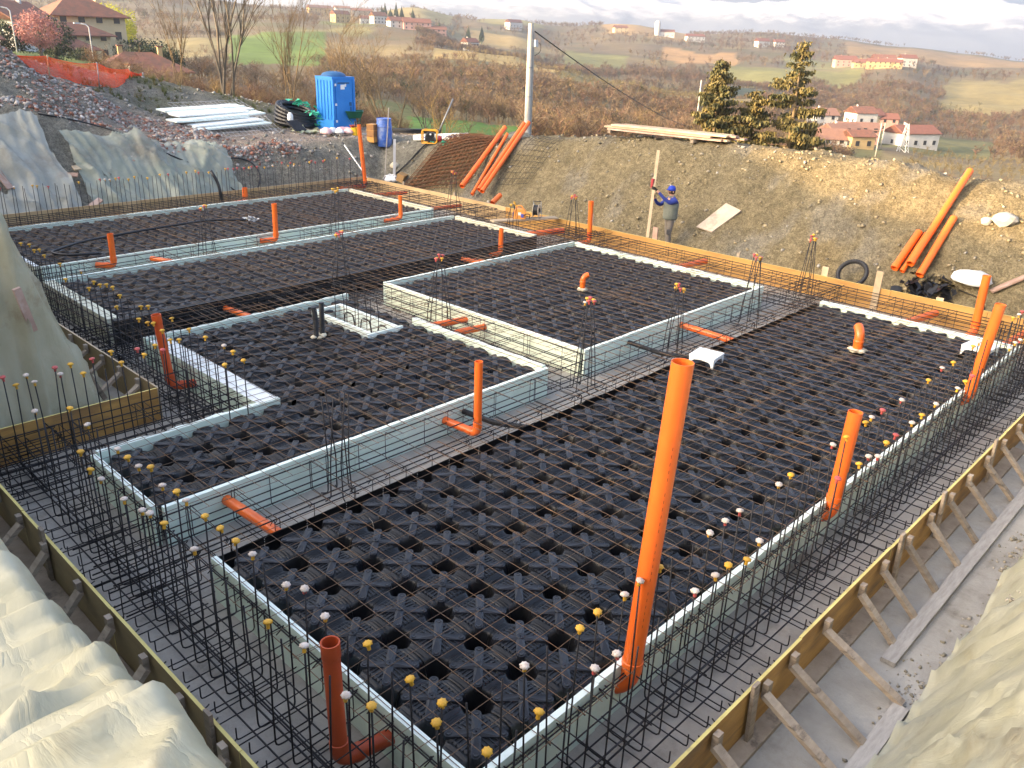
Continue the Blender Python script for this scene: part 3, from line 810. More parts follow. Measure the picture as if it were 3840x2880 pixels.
def insulation():
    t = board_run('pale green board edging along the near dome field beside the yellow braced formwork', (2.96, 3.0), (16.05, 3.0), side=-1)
    for k, x in enumerate((3.32, 4.05, 4.62, 6.0, 7.3)):
        styro_print(t, x, 2.9335, .36, 0, .055)
    t = board_run('pale green board edging of the near dome field facing the weathered left formwork', (2.97, 3.06), (2.97, 6.56), side=1)
    board_run('scalloped pale green foam edging at the far end of the near dome field', (16.04, 3.06), (16.04, 6.55), wob=.055, side=1, mats=('xps', 'xps_top'), th=.07)
    board_run('pale green board edging along the long middle beam of the notched field', (3.0, 7.77), (9.05, 7.77), side=-1)
    board_run('short green board edging closing the narrow end of the notched field', (2.97, 7.80), (2.97, 9.42), side=1)
    board_run('scalloped green foam edging inside the notch of the notched field', (3.0, 9.40), (5.42, 9.40), side=1, wob=.05)
    board_run('wide white topped foam block edging beside the red upright drain', (5.41, 9.46), (5.41, 12.78), side=1, th=.30, mats=('xps', 'xps_white'), h=.46)
    board_run('pale green board edging of the notched field along the black plastic beam', (5.1, 12.86), (9.05, 12.86), side=1, wob=.045)
    board_run('pale green board edging of the notched field facing the two short drain pipes', (9.03, 7.83), (9.03, 10.95), side=-1, wob=.04)
    board_run('cream green board edging of the square field facing the two short drain pipes', (10.13, 7.93), (10.13, 13.02), side=1, mats=('xps_pale', 'xps_top'))
    board_run('pale green board edging of the square field along the long middle beam', (10.08, 7.90), (16.05, 7.90), side=-1)
    board_run('scalloped green foam edging of the square field facing the orange formwork', (16.0, 7.95), (16.0, 13.0), side=-1, wob=.06)
    board_run('pale green board edging of the square field beside the black plastic beam', (10.08, 13.04), (16.05, 13.04), side=1, wob=.03)
    board_run('wide cream foam block edging of the long field beside the braced brown formwork', (5.24, 14.2), (5.24, 17.2), side=1, th=.20, mats=('xps_cream', 'xps_cream'))
    board_run('pale green board edging of the long field along the green lined beam', (5.1, 17.24), (15.8, 17.24), side=1, wob=.02)
    board_run('cream foam edging at the drain pipe end of the long field', (15.79, 14.2), (15.79, 17.2), side=-1, mats=('xps_cream', 'xps_cream'), wob=.05, th=.08)
    board_run('green board edging of the farthest field along the green lined beam', (5.4, 18.41), (15.98, 18.41), side=-1)
    board_run('white foam edging at the sheeted end of the farthest field', (5.40, 18.46), (5.40, 22.46), side=1, th=.10, mats=('xps_cream', 'xps_white'))
    board_run('thin green board edging of the farthest field facing the plastic covered bank', (5.3, 22.50), (16.0, 22.50), side=1, wob=.025)
    board_run('cream foam edging at the tall drain pipe end of the farthest field', (15.99, 18.46), (15.99, 22.45), side=-1, mats=('xps_cream', 'xps_cream'), wob=.05, th=.08)
    # black plastic closing strips
    t = thing('closing_strip', 'black plastic closing wall of the long field along its dark beam', 'closing strip')
    for i in range(16):
        x0 = 5.1 + i * 10.7 / 16
        m = MB().box(x0 + .002, x0 + 10.7 / 16 - .002, 14.10, 14.125, .0, .46)
        for k in range(4): m.box(x0 + .05 + k * .17, x0 + .065 + k * .17, 14.07, 14.099, .02, .45)
        m.box(x0 + .002, x0 + 10.7 / 16 - .002, 14.03, 14.14, .4605, .468)
        m.build('strip_panel', 'rail_black', t)
    t = thing('closing_strip', 'black plastic lip along the near dome field beside the long middle beam', 'closing strip')
    for i in range(26):
        x0 = 3.02 + i * .5; j = random.uniform(-.012, .012)
        m = MB()
        m.add([(x0 + .003, 6.56, .455 + j), (x0 + .497, 6.56, .455 - j), (x0 + .497, 6.625, .40 + j), (x0 + .003, 6.625, .40 - j), (x0 + .003, 6.64, .12), (x0 + .497, 6.64, .12)], [(0, 1, 2, 3), (3, 2, 5, 4)])
        m.build('lip', 'rail_black', t)
    # box recess
    t = thing('recess_box', 'open pale green foam box frame with bars standing inside it', 'foam box')
    z = .47
    for (x0, x1, y0, y1) in ((7.96, 8.02, 10.80, 12.42), (8.53, 8.59, 10.80, 12.42)):
        MB().box(x0, x1, y0, y1, 0, z).build('board', 'xps_top', t)
    MB().box(7.90, 8.66, 10.735, 10.797, 0, z - .005).build('board', 'xps_top', t)
    MB().box(7.96, 8.59, 12.423, 12.48, 0, z - .005).build('board', 'xps_top', t)
M('xps_pale', (.66, .74, .60), (.70, .77, .63), rough=.75, scale=2, coord='World', dirt=(.46, .48, .36), dscale=1.3, dlo=.58, dhi=.8)
insulation()

# ------------------------------------------------------------------ plastic domes
M('plate', (.013, .0145, .019), (.021, .023, .029), rough=.38, scale=6, rnd=.2, dirt=(.05, .046, .042), dscale=2.5, dlo=.62, dhi=.85)
def dome_mesh(name, n, p=.5, mats=('igloo',)):
    h = p / 2
    u = np.linspace(-h, h, n + 1)
    X, Y = np.meshgrid(u, u)
    ax = np.abs(X); ay = np.abs(Y)
    dc = np.hypot(h - ax, h - ay)                       # distance to the nearest corner column
    de = np.minimum(h - ax, h - ay)                     # distance to the nearest edge
    al = np.maximum(ax, ay) ; ac = np.minimum(ax, ay)
    arch = np.sqrt(np.clip(1 - (ac / (h * .70)) ** 2, 0, 1))
    top = .412 - .032 * (np.maximum(ax, ay) / h) ** 2 - .035 * (1 - arch) * sstep(.10, 0, de)
    ribs = (.018 * np.cos(2 * math.pi * (de - .012) / .042) + .004) * sstep(.108, .085, de) * arch * sstep(.13, .20, dc)
    z = top + ribs
    z = z * sstep(.045, .145, dc) ** .75
    V = np.stack([X.ravel(), Y.ravel(), z.ravel()], -1)
    return V, grid_faces(n + 1, n + 1, False)[:, ::-1]
def cross_mesh(ribs=True):
    m = MB()
    zt = .437
    for k in range(2):
        a = math.pi / 4 + k * math.pi / 2
        ca, sa = math.cos(a), math.sin(a)
        Lh = .238; w = .037; K = 5
        pts = []
        for e in (1, -1):
            for i in range(K + 1):
                t = -math.pi / 2 + math.pi * i / K
                pts.append(((Lh - w + w * math.cos(t)) * e, w * math.sin(t) * e))
        n = len(pts)
        zz = zt + k * .0012
        drop = lambda x: -.022 * (abs(x) / Lh) ** 2
        up = [(x * ca - y * sa, x * sa + y * ca, zz + drop(x)) for x, y in pts]
        lo = [(x * ca * 1.03 - y * sa * 1.12, x * sa * 1.03 + y * ca * 1.12, zz - .045 + drop(x)) for x, y in pts]
        cx = (0, 0, zz + .001)
        fs = [(i, (i + 1) % n, 2 * n) for i in range(n)] + [(i + n, (i + 1) % n + n, (i + 1) % n, i) for i in range(n)]
        m.add(up + lo + [cx], fs)
        for e in (1, -1):                                   # moulded end dimple
            c = ((Lh - w) * e * ca, (Lh - w) * e * sa, zz + drop(Lh - w) + .0005)
            m.lathe([(.024, 0), (.021, .0035), (.016, .0030), (.0, -.0005)], 8, c)
    m.lathe([(.036, 0), (.031, .004), (.022, .003), (.007, .002), (.006, .010), (0, .010)], 10, (0, 0, zt + .0015))
    if ribs:
        for q in range(4):
            a = q * math.pi / 2
            for i in range(-2, 3):
                off = i * .038
                x0 = .05 + abs(off) * .9; x1 = .185 - abs(off) * .15
                if x1 - x0 < .03: continue
                z0 = .413 - .032 * (x0 / .25) ** 2; z1 = .413 - .032 * (x1 / .25) ** 2
                p0 = Vector((x0 * math.cos(a) - off * math.sin(a), x0 * math.sin(a) + off * math.cos(a), z0 + .004))
                p1 = Vector((x1 * math.cos(a) - off * math.sin(a), x1 * math.sin(a) + off * math.cos(a), z1 + .004))
                m.beam(p0, p1, .006, .010)
    return m
FIELD_BOXES = [  # x0, y0, nx, ny, pitch x, pitch y
    (3.02, 3.04, 26, 7, .5, .5), (3.03, 7.82, 12, 3, .5, .527), (5.45, 9.40, 7, 7, .509, .493), (10.17, 7.95, 12, 10, .485, .507),
    (5.26, 14.16, 21, 6, .5, .51), (5.45, 18.46, 21, 8, .5, .503)]
def domes():
    V, Fq = dome_mesh('dome', 40)
    shell = np_mesh('dome_shell', V, Fq, 'igloo', True)
    cm = cross_mesh().mesh('cross_plate', 'plate')
    names = ['the field beside the braced yellow formwork', 'the notched field', 'the notched field', 'the square field with the bent stub', 'the field behind the black closing wall', 'the farthest field']
    pos = []
    for fi, (x0, y0, nx, ny, px, py) in enumerate(FIELD_BOXES):
        for i in range(nx):
            for j in range(ny):
                x = x0 + (i + .5) * px; y = y0 + (j + .5) * py
                if fi == 2 and 7.80 < x < 8.75 and 10.7 < y < 12.6: continue
                pos.append((math.hypot(x, y), fi, x, y, px / .5, py / .5))
    pos.sort()
    for d, fi, x, y, sx, sy in pos[:300]:
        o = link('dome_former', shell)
        o.location = (x, y, random.uniform(-.006, .004)); o.scale = (sx, sy, 1)
        o.rotation_euler = (R(random.uniform(-.7, .7)), R(random.uniform(-.7, .7)), random.choice((0, 1, 2, 3)) * math.pi / 2 + R(random.uniform(-.8, .8)))
        if abs(sx - sy) > .02: o.rotation_euler[2] = R(random.uniform(-.5, .5))
        nm = names[fi]
        tag(o, 'black dome former with a cross plate in ' + nm, 'dome former', 'black dome formers of ' + nm)
        link('cross_plate', cm, o)
    V, Fq = dome_mesh('dome', 14)
    T = Fq
    c2 = cross_mesh(False)
    cv = np.array(c2.v); parts = []; tri = []
    cf = []
    for f in c2.f:
        for k in range(1, len(f) - 1): cf.append((f[0], f[k], f[k + 1]))
    cf = np.array(cf)
    sf = np.concatenate([T[:, [0, 1, 2]], T[:, [0, 2, 3]]])
    for d, fi, x, y, sx, sy in pos[300:]:
        o = np.array([x, y, random.uniform(-.006, .004)]); s = np.array([sx, sy, 1])
        parts.append((V * s + o, sf)); parts.append((cv * s + o, cf))
    V2, F2 = merge_np(parts)
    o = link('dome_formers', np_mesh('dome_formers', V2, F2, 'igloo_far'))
    tag(o, 'packed black plastic dome formers filling the two far fields and the rest of the square field', 'dome formers', kind='stuff')
domes()

# ------------------------------------------------------------------ welded mesh sheets
def wire_np(P, r):
    """square-section wire along polyline P (n,3) as numpy"""
    n = len(P)
    d = P[-1] - P[0]; d = d / np.linalg.norm(d)
    x = np.cross(d, [0, 0, 1.]); x /= np.linalg.norm(x); y = np.cross(x, d)
    off = np.array([x + 0 * y, y, -x, -y]) * r
    V = (P[:, None] + off[None]).reshape(-1, 3)
    i, k = np.meshgrid(np.arange(n - 1), np.arange(4), indexing='ij')
    k2 = (k + 1) % 4
    Fq = np.stack([i * 4 + k, i * 4 + k2, (i + 1) * 4 + k2, (i + 1) * 4 + k], -1).reshape(-1, 4)
    return V, Fq
def mesh_sheet(label, x0, x1, y0, y1, z, r=.0037, sp=.2, group=None, mat='mesh_wire', zf=None):
    parts = []
    jx = random.uniform(0, .04); jy = random.uniform(0, .04)
    sk = R(random.uniform(-.35, .35))
    def sag(u, v): return .010 * np.sin(u * 2.3 + x0) * np.cos(v * 2.9 + y0)
    for v in np.arange(y0 + jy, y1 + .001, sp):
        u = np.linspace(x0, x1, max(3, int((x1 - x0) / .5)))
        vv = v + (u - x0) * math.tan(sk) + .006 * np.sin(u * 3.1 + v * 9)
        parts.append(wire_np(np.stack([u, vv, z + sag(u, vv)], -1), r))
    for u0 in np.arange(x0 + jx, x1 + .001, sp):
        v = np.linspace(y0, y1, max(3, int((y1 - y0) / .5)))
        uu = u0 - (v - y0) * math.tan(sk) + .006 * np.sin(v * 2.7 + u0 * 7)
        parts.append(wire_np(np.stack([uu, v, z + 2 * r * .95 + sag(uu, v)], -1), r))
    V, Fq = merge_np(parts)
    o = link('mesh_sheet', np_mesh('mesh_sheet', V, Fq, mat))
    return tag(o, label, 'mesh sheet', group)
def sheets(x0, x1, nx, y0, y1, ny, label, z=.478):
    lx = (x1 - x0 + .22 * (nx - 1)) / nx; ly = (y1 - y0 + .22 * (ny - 1)) / ny
    for i in range(nx):
        for j in range(ny):
            a = x0 + i * (lx - .22); b = y0 + j * (ly - .22)
            mesh_sheet(label, a, a + lx, b, b + ly, z + .011 * ((i + j) % 2), group=label)
sheets(2.72, 16.45, 4, 2.80, 6.95, 2, 'rusty welded mesh sheet lying over the near dome field')
sheets(2.75, 9.35, 2, 7.40, 9.55, 1, 'rusty welded mesh sheet lying over the narrow arm of the notched field')
sheets(4.95, 9.75, 2, 9.3, 13.45, 2, 'rusty welded mesh sheet lying over the notched field with the black conduits')
sheets(9.7, 16.35, 2, 7.35, 13.6, 3, 'rusty welded mesh sheet lying over the square field with the bent drain stub')
sheets(4.75, 16.2, 3, 13.7, 17.5, 2, 'rusty welded mesh sheet lying over the long field beside the black closing wall')
sheets(4.9, 16.4, 3, 18.2, 22.9, 2, 'rusty welded mesh sheet lying over the farthest field')

# ------------------------------------------------------------------ beam cages
def bar_mesh(name, pts, r=.007, rad=.03, n=5, mat='rebar'):
    return MB().tube(bend(pts, rad, 3), r, n).mesh(name, mat, True)
def cage(label, axis, a0, a1, c0, c1, z0=.07, z1=.455, sp=.25, nb=5, nt=4, r=.0085, hooks=True, name='rebar_cage'):
    """stirrups across and long bars along a foundation beam; axis 0: along x, c is the y range"""
    t = thing(name, label, 'rebar cage', group='steel cages of the foundation beams')
    def P(a, c, z): return (a, c, z) if axis == 0 else (c, a, z)
    w0, w1 = c0 + .06, c1 - .06
    st = []
    for q in range(3):
        j = random.uniform(-.012, .012)
        m = MB().tube(bend([P(0, w0 + .10, z1 - .06), P(.012, w0 + .0, z1), P(0, w0, z0), P(0, w1, z0), P(0, w1, z1), P(-.01, w0, z1 + .004), P(-.012, w0 + .055, z1 - .07)], .03, 2), .0055, 4)
        st.append(m.mesh('stirrup', 'rebar'))
    n = int((a1 - a0) / sp)
    for i in range(n + 1):
        a = a0 + i * sp + random.uniform(-.02, .02)
        o = link('stirrup', random.choice(st), t)
        o.location = P(a, random.uniform(-.01, .01), random.uniform(-.004, .004))
        o.rotation_euler = (0, 0, R(random.uniform(-2, 2)))
    for lv, nn, zz in ((0, nb, z0 + .012), (1, nt, z1 - .012)):
        for k in range(nn):
            c = w0 + .02 + (w1 - w0 - .04) * (k / (nn - 1)) + random.uniform(-.02, .02)
            s0 = a0 - random.uniform(.0, .25); s1 = a1 + random.uniform(0, .2)
            K = 6
            pts = [P(s0 + (s1 - s0) * q / K, c + random.uniform(-.008, .008), zz + random.uniform(-.004, .004)) for q in range(K + 1)]
            MB().tube(pts, r, 5).build('long_bar', 'rebar', t, True)
    for k in range(2):                                        # side bars half way up
        c = (w0, w1)[k] + (.012, -.012)[k]
        MB().tube([P(a0, c, .26), P((a0 + a1) / 2, c + .005, .262), P(a1, c, .26)], r * .8, 5).build('long_bar', 'rebar', t, True)
    return t
cage('steel cage of the long middle beam below the near dome field', 0, 2.2, 17.6, 6.70, 7.70, nb=5, nt=3, sp=.29)
cage('steel cage of the cross beam holding the two short drain pipes', 1, 7.8, 13.0, 9.10, 10.08, nb=4, nt=3, sp=.3)
cage('steel cage of the dark beam beside the black closing wall', 0, 4.5, 17.6, 13.12, 14.02, nb=9, nt=6)
cage('steel cage of the green lined beam between the two far fields', 0, 4.5, 17.6, 17.32, 18.36, nb=4, nt=3, sp=.29)
cage('steel cage of the end beam below the orange formwork', 1, 2.4, 23.8, 16.25, 17.65, sp=.25, nb=6, nt=6, z1=.45)
cage('steel cage of the back beam in front of the plastic covered bank', 0, 4.6, 17.5, 22.62, 23.95, nb=6, nt=6)
cage('steel cage of the beam beside the braced brown formwork', 1, 9.6, 23.8, 4.45, 5.05, nb=5, nt=4)
cage('steel cage of the beam in the notch below the red upright drain', 0, 2.1, 5.2, 9.55, 10.62, nb=6, nt=5)

def hairpin_beam(label, axis, a0, a1, outer, inner, sp=.25, longs=()):
    """open beam: hairpins lying across it and long bars tied to them"""
    t = thing('rebar_cage', label, 'rebar cage', group='steel cages of the foundation beams')
    sgn = 1 if inner > outer else -1
    def P(a, c, z): return (a, c, z) if axis == 0 else (c, a, z)
    h = outer + sgn * .20
    lo = MB().tube(bend([P(0, h + sgn * .002, .20), P(0, h, .075), P(0, inner - sgn * .05, .075), P(0, inner - sgn * .05, .40), P(0, inner - sgn * .09, .40)], .03, 2), .0062, 5).mesh('hairpin', 'rebar', True)
    hi = MB().tube(bend([P(-.012, h + sgn * .16, .405), P(-.012, inner - sgn * .035, .425), P(.03, inner - sgn * .11, .33)], .02, 2), .0055, 5).mesh('cross_tie', 'rebar', True)
    out = MB().tube(bend([P(.055, outer + sgn * .19, .125), P(.004, outer + sgn * .07, .118), P(0, outer + sgn * .082, .108), P(0, inner - sgn * .2, .10)], .012, 2), .0062, 5).mesh('hairpin', 'rebar', True)
    n = int((a1 - a0) / sp)
    for i in range(n + 1):
        a = a0 + i * sp
        for me, da, pr in ((lo, .02, 1), (hi, .0, 1), (out, .10, .9)):
            if random.random() > pr: continue
            o = link(me.name.split('.')[0], me, t)
            o.location = P(a + da + random.uniform(-.015, .015), random.uniform(-.012, .012), random.uniform(-.004, .004))
            o.rotation_euler = (0, 0, R(random.uniform(-1.5, 1.5)))
    for c, z, rr in longs:
        K = 8
        pts = [P(a0 - .3 + (a1 - a0 + .6) * q / K, c + random.uniform(-.010, .010), z + random.uniform(-.005, .005)) for q in range(K + 1)]
        MB().tube(pts, rr, 6).build('long_bar', 'rebar', t, True)
    return t
hairpin_beam('open steel cage with hooked bars behind the yellow braced formwork', 0, 2.3, 17.4, 2.085, 3.0,
             longs=((2.44, .105, .008), (2.50, .40, .006), (2.62, .10, .009), (2.66, .115, .009), (2.80, .10, .008), (2.56, .30, .007), (2.90, .41, .007), (2.915, .425, .006), (2.82, .29, .007)))
hairpin_beam('open steel cage with hooked bars behind the weathered left formwork', 1, 2.3, 10.6, 1.95, 2.97,
             longs=((2.27, .105, .008), (2.36, .40, .006), (2.42, .10, .009), (2.47, .115, .009), (2.63, .10, .008), (2.38, .29, .007), (2.87, .41, .007), (2.885, .425, .006), (2.64, .29, .007)))

# ------------------------------------------------------------------ starter bars with caps
def cap_mesh(kind):
    m = MB()
    wav = lambda t, r: 1 + (.10 * math.cos(2 * math.pi * t * 8) if r > .02 else 0)
    m.lathe([(.0165, -.052), (.0175, -.05), (.0165, -.012), (.018, -.008)], 8, mi=0)
    if kind == 'flat':
        m.lathe([(.018, -.012), (.040, -.002), (.043, .006), (.038, .016), (.018, .023), (0, .024)], 14, mi=1)
    else:
        m.lathe([(.018, -.014), (.036, -.008), (.041, 0), (.036, .010), (.022, .018), (0, .020)], 16, mi=1, wav=wav)
    return m
CAPS = {'yellow': cap_mesh('star').mesh('cap', ['cap_yellow', 'cap_yellow'], True),
        'red': cap_mesh('flat').mesh('cap', ['cap_red', 'cap_red'], True),
        'whitened yellow': cap_mesh('star').mesh('cap', ['cap_yellow', 'cap_crust'], True),
        'whitened red': cap_mesh('star').mesh('cap', ['cap_red', 'cap_crust'], True)}
def starter_row(where, axis, a0, a1, c_in, c_out, sp=.25, zt=1.30, capw=(.45, .12, .3, .13), capp=.62, zb=.055, r=.0072, jit=.05):
    """U-shaped bars: two uprights joined by a leg lying across the beam"""
    var = []
    for q in range(6):
        l0 = random.uniform(-jit, jit); l1 = random.uniform(-jit, jit)
        h0 = zt + random.uniform(-.05, .05); h1 = zt + random.uniform(-.07, .05)
        k0 = random.uniform(-.02, .02); k1 = random.uniform(-.02, .02)
        def P(a, c, z): return (a, c, z) if axis == 0 else (c, a, z)
        pts = [P(l0, c_in + k0, h0), P(l0 * .2, c_in, .45), P(0, c_in, zb), P(0, c_out, zb), P(l1 * .2, c_out, .45), P(l1, c_out + k1, h1)]
        me = MB().tube(bend(pts, .06, 3), r, 6).mesh('starter_bar', 'rebar', True)
        var.append((me, pts[0], pts[-1]))
    kinds = ['yellow', 'red', 'whitened yellow', 'whitened red']
    a = a0
    while a <= a1:
        me, t0, t1 = random.choice(var)
        cs = []
        o = link('starter_bar', me)
        o.location = (a, 0, 0) if axis == 0 else (0, a, 0)
        for tp in (t0, t1):
            if random.random() < capp:
                k = random.choices(kinds, capw)[0]; cs.append(k)
                c = link('cap', CAPS[k], o)
                c.location = (tp[0], tp[1], tp[2] + .012); c.scale = (.82, .82, .95)
                c.rotation_euler = (R(random.uniform(-14, 14)), R(random.uniform(-14, 14)), random.uniform(0, 6))
        if not cs: d = 'without caps'
        elif len(cs) == 1: d = 'with one %s cap' % cs[0]
        elif cs[0] == cs[1]: d = 'with two %s caps' % cs[0]
        else: d = 'with %s and %s caps' % tuple(sorted(cs))
        tag(o, 'black starter bar %s %s' % (d, where), 'starter bar', 'starter bars %s %s' % (d, where))
        a += sp + random.uniform(-.015, .015)
starter_row('behind the yellow braced formwork', 0, 2.55, 17.2, 2.84, 2.51, capw=(.40, .12, .32, .16), capp=.58)
starter_row('behind the weathered left formwork', 1, 3.0, 9.2, 2.66, 2.33, capw=(.60, .04, .30, .06), capp=.70)
starter_row('by the short yellow formwork', 0, 2.2, 4.6, 10.05, 10.38, capw=(.55, .1, .25, .1), capp=.75, zt=1.25)
starter_row('beside the braced brown formwork', 1, 9.3, 23.6, 4.88, 4.62, capw=(.97, .0, .03, .0), capp=.40, zt=1.22, jit=.035)
starter_row('in front of the plastic covered bank', 0, 5.0, 17.3, 23.30, 23.62, capw=(.62, .30, .08, 0), capp=.45, zt=1.25, sp=.26, jit=.035)

def column(label, x, y, n=6, zt=1.42, caps=('yellow', 'red'), spread=.16, conv=.07):
    t = thing('column_starter', label, 'starter bars', (x, y, 0), random.uniform(-.3, .3), group='column starter bar bundles')
    for k in range(n):
        a = 2 * math.pi * (k + .3) / n
        bx, by = spread * math.cos(a) * 1.15, spread * math.sin(a)
        tx, ty = conv * math.cos(a + .5) + random.uniform(-.02, .02), conv * math.sin(a + .5) + random.uniform(-.02, .02)
        h = zt + random.uniform(-.05, .05)
        b = MB().tube(bend([(bx * 1.6, by * 1.6, .05), (bx, by, .05), (bx * .85, by * .85, .5), (tx, ty, h)], .05, 3), .0078, 6).build('bar', 'rebar', t, True)
        if caps:
            c = link('cap', CAPS[caps[k % len(caps)]], b); c.location = (tx, ty, h + .012); c.scale = (.82, .82, .95)
            c.rotation_euler = (R(random.uniform(-10, 10)), R(random.uniform(-10, 10)), random.uniform(0, 6))
column('bundle of column bars with red caps in the long middle beam by the white stool', 11.85, 7.30, 6, 1.34, ('red', 'yellow', 'yellow'))
column('bundle of column bars with mixed caps where the cross beam meets the middle beam', 9.62, 7.45, 6, 1.48, ('red', 'yellow', 'whitened yellow', 'red'))
column('bundle of column bars with mixed caps at the far corner of the square field', 14.6, 7.35, 6, 1.40, ('yellow', 'red', 'red'), spread=.2)
column('bundle of column bars by the black ring on the bank', 16.95, 7.35, 6, 1.46, ('yellow', 'red', 'red', 'yellow'))
column('bundle of column bars beside the straight orange pipe by the worker', 17.15, 14.05, 6, 1.34, ('red', 'yellow', 'red'), spread=.2)
column('bundle of column bars beside the orange compressor', 16.2, 15.35, 5, 1.02, ('yellow',), spread=.18)
column('bundle of column bars with red caps below the stacked rusty mesh', 17.1, 18.7, 6, 1.36, ('red', 'red', 'yellow'), spread=.2)
column('bundle of column bars with yellow caps in the green lined beam', 12.3, 17.85, 6, 1.45, ('yellow',), spread=.2)
column('bundle of column bars with red caps in the dark beam', 9.45, 13.65, 6, 1.46, ('red', 'red', 'yellow'), spread=.2)
column('bundle of column bars with one yellow cap in the cross beam', 9.72, 11.0, 6, 1.45, ('red', 'yellow', 'red'), spread=.22, conv=.05)
column('bundle of column bars with orange caps at the sheeted end of the green lined beam', 8.75, 17.85, 5, 1.40, ('yellow', 'red'), spread=.2)
column('bundle of bare column bars without caps in the long middle beam', 4.93, 7.35, 6, 1.36, None, spread=.13, conv=.16)
t = thing('rebar_cage', 'row of bare upright bars standing in the open foam box', 'rebar cage')
for k in range(8):
    MB().tube([(8.12 + .3 * (k % 2), 10.95 + .17 * k, .05), (8.13 + .3 * (k % 2), 10.95 + .17 * k, .6), (8.12 + .29 * (k % 2) + random.uniform(-.03, .03), 10.95 + .17 * k, 1.05 + random.uniform(-.1, .1))], .007, 5).build('bar', 'rebar', t, True)
for k in range(4):
    MB().tube([(8.05, 11.0 + .4 * k, .44), (8.5, 11.0 + .4 * k, .44)], .006, 5).build('cross_bar', 'mesh_rust', t)

# ------------------------------------------------------------------ drain pipes
def arc(a, b, c, n=7):
    """quadratic bend from a over corner b to c"""
    a, b, c = Vector(a), Vector(b), Vector(c)
    return [a * (1 - t) ** 2 + b * (2 * t * (1 - t)) + c * t * t for t in [k / n for k in range(n + 1)]]
def drain(label, base, top, r, branch=None, mat='pvc_orange', socket=True, group=None, collar_top=False):
    """upright pipe with a bend at its foot leading to a branch"""
    t = thing('drain_pipe', label, 'drain pipe', group=group)
    B = Vector(base); T = Vector(top); d = (T - B).normalized()
    MB().pipe([B + d * (r * 2.2), T], r, .005, 24).build('riser', mat, t, True, 40)
    if socket:
        MB().pipe([B + d * (r * 1.7), B + d * (r * 1.75), B + d * (r * 3.0), B + d * (r * 3.05)], r + .007, .009, 24, radii=[r + .004, r + .008, r + .008, r + .004]).build('socket', mat, t, True, 40)
    if collar_top:
        MB().pipe([T - d * .13, T - d * .12, T + d * .002], r + .006, .007, 24, radii=[r + .002, r + .006, r + .006]).build('socket', mat, t, True, 40)
    if branch is not None:
        E = Vector(branch); e = (E - B).normalized()
        MB().pipe(arc(B + d * (r * 1.75), B, B + e * (r * 1.75)), r + .002, .006, 24).build('bend', mat, t, True, 40)
        if (E - B).length > r * 1.8 + .05:
            MB().pipe([B + e * (r * 1.70), E], r, .005, 24).build('branch', mat, t, True, 40)
            MB().pipe([B + e * (r * 1.6), B + e * (r * 2.6)], r + .008, .009, 24).build('socket', mat, t, True, 40)
    return t
def duct(label, a, b, r=.056, mat='pvc_orange', group='short drain pipes crossing the beams'):
    t = tag(MB().pipe([a, ((a[0] + b[0]) / 2, (a[1] + b[1]) / 2, (a[2] + b[2]) / 2), b], r, .005, 20).build('pipe_sleeve', mat, None, True, 40), label, 'pipe', group)
    return t
drain('tall bright orange drain pipe standing against the near pale green edging', (4.64, 2.905, .27), (4.75, 2.83, 3.09), .08, (4.55, 3.03, .24))
M('pvc_print', (.26, .05, .02), rough=.6)
PR = bpy.data.objects['drain_pipe']
for k in range(26):                                              # faint factory print line down the pipe
    if k % 7 == 6: continue
    q = Vector((4.64, 2.905, .27)).lerp(Vector((4.75, 2.83, 3.09)), .22 + k * .022)
    sd_ = Vector((-.62, -.785, 0)) * .0812
    MB().beam(q + sd_, q + sd_ + Vector((.001, -.001, .026)), .0035, .0012, up=(-.62, -.785, 0)).build('print', 'pvc_print', PR)
drain('dark red drain pipe with a low branch behind the weathered left formwork', (2.54, 3.96, .19), (2.52, 3.97, 1.27), .0625, (2.97, 3.83, .24), 'pvc_red', collar_top=True)
drain('orange drain pipe of middling height on the near green edging', (8.42, 2.905, .30), (8.50, 2.89, 1.55), .078, (8.33, 3.03, .27))
drain('slim orange drain pipe at the far end of the near green edging', (13.16, 2.905, .32), (13.25, 2.82, 1.83), .075, (13.05, 3.03, .3))
drain('orange drain pipe in the end beam near the black torn plastic', (17.18, 3.98, .2), (17.22, 4.02, 1.32), .075, (16.3, 4.0, .2))
drain('straight orange drain pipe beside the column bars near the worker', (17.3, 13.58, .2), (17.33, 13.62, 1.26), .0625, (16.3, 13.6, .2), collar_top=True)
drain('orange drain pipe rising from a branch in the long middle beam', (7.03, 7.18, .21), (7.05, 7.20, 1.24), .055, (6.92, 7.72, .26))
drain('stubby orange drain pipe at the end of the dark beam', (14.35, 13.98, .26), (14.36, 13.98, .86), .056, (14.0, 13.98, .26))
drain('orange drain pipe at the far end of the green lined beam', (14.62, 18.15, .40), (14.62, 18.16, 1.02), .054, (14.1, 18.2, .38))
drain('orange drain pipe half way along the green lined beam', (10.68, 18.12, .34), (10.70, 18.12, 1.23), .062, (10.3, 18.2, .36))
drain('orange drain pipe at the sheeted end of the green lined beam', (6.74, 18.08, .34), (6.75, 18.08, 1.03), .062, (6.45, 18.3, .36))
drain('dark red upright drain with a side branch beside the wide white foam block', (4.78, 11.33, .22), (4.70, 11.36, 1.33), .062, (5.11, 11.27, .2), 'pvc_red2', collar_top=True)
drain('tallest far orange drain pipe in the back corner by the white leaning pole', (17.42, 23.5, .3), (17.30, 23.6, 2.30), .068, (16.4, 23.5, .3))
drain('short orange drain pipe by the black hose in the back beam', (12.85, 23.4, .25), (12.86, 23.4, .68), .075, (12.5, 23.4, .25))
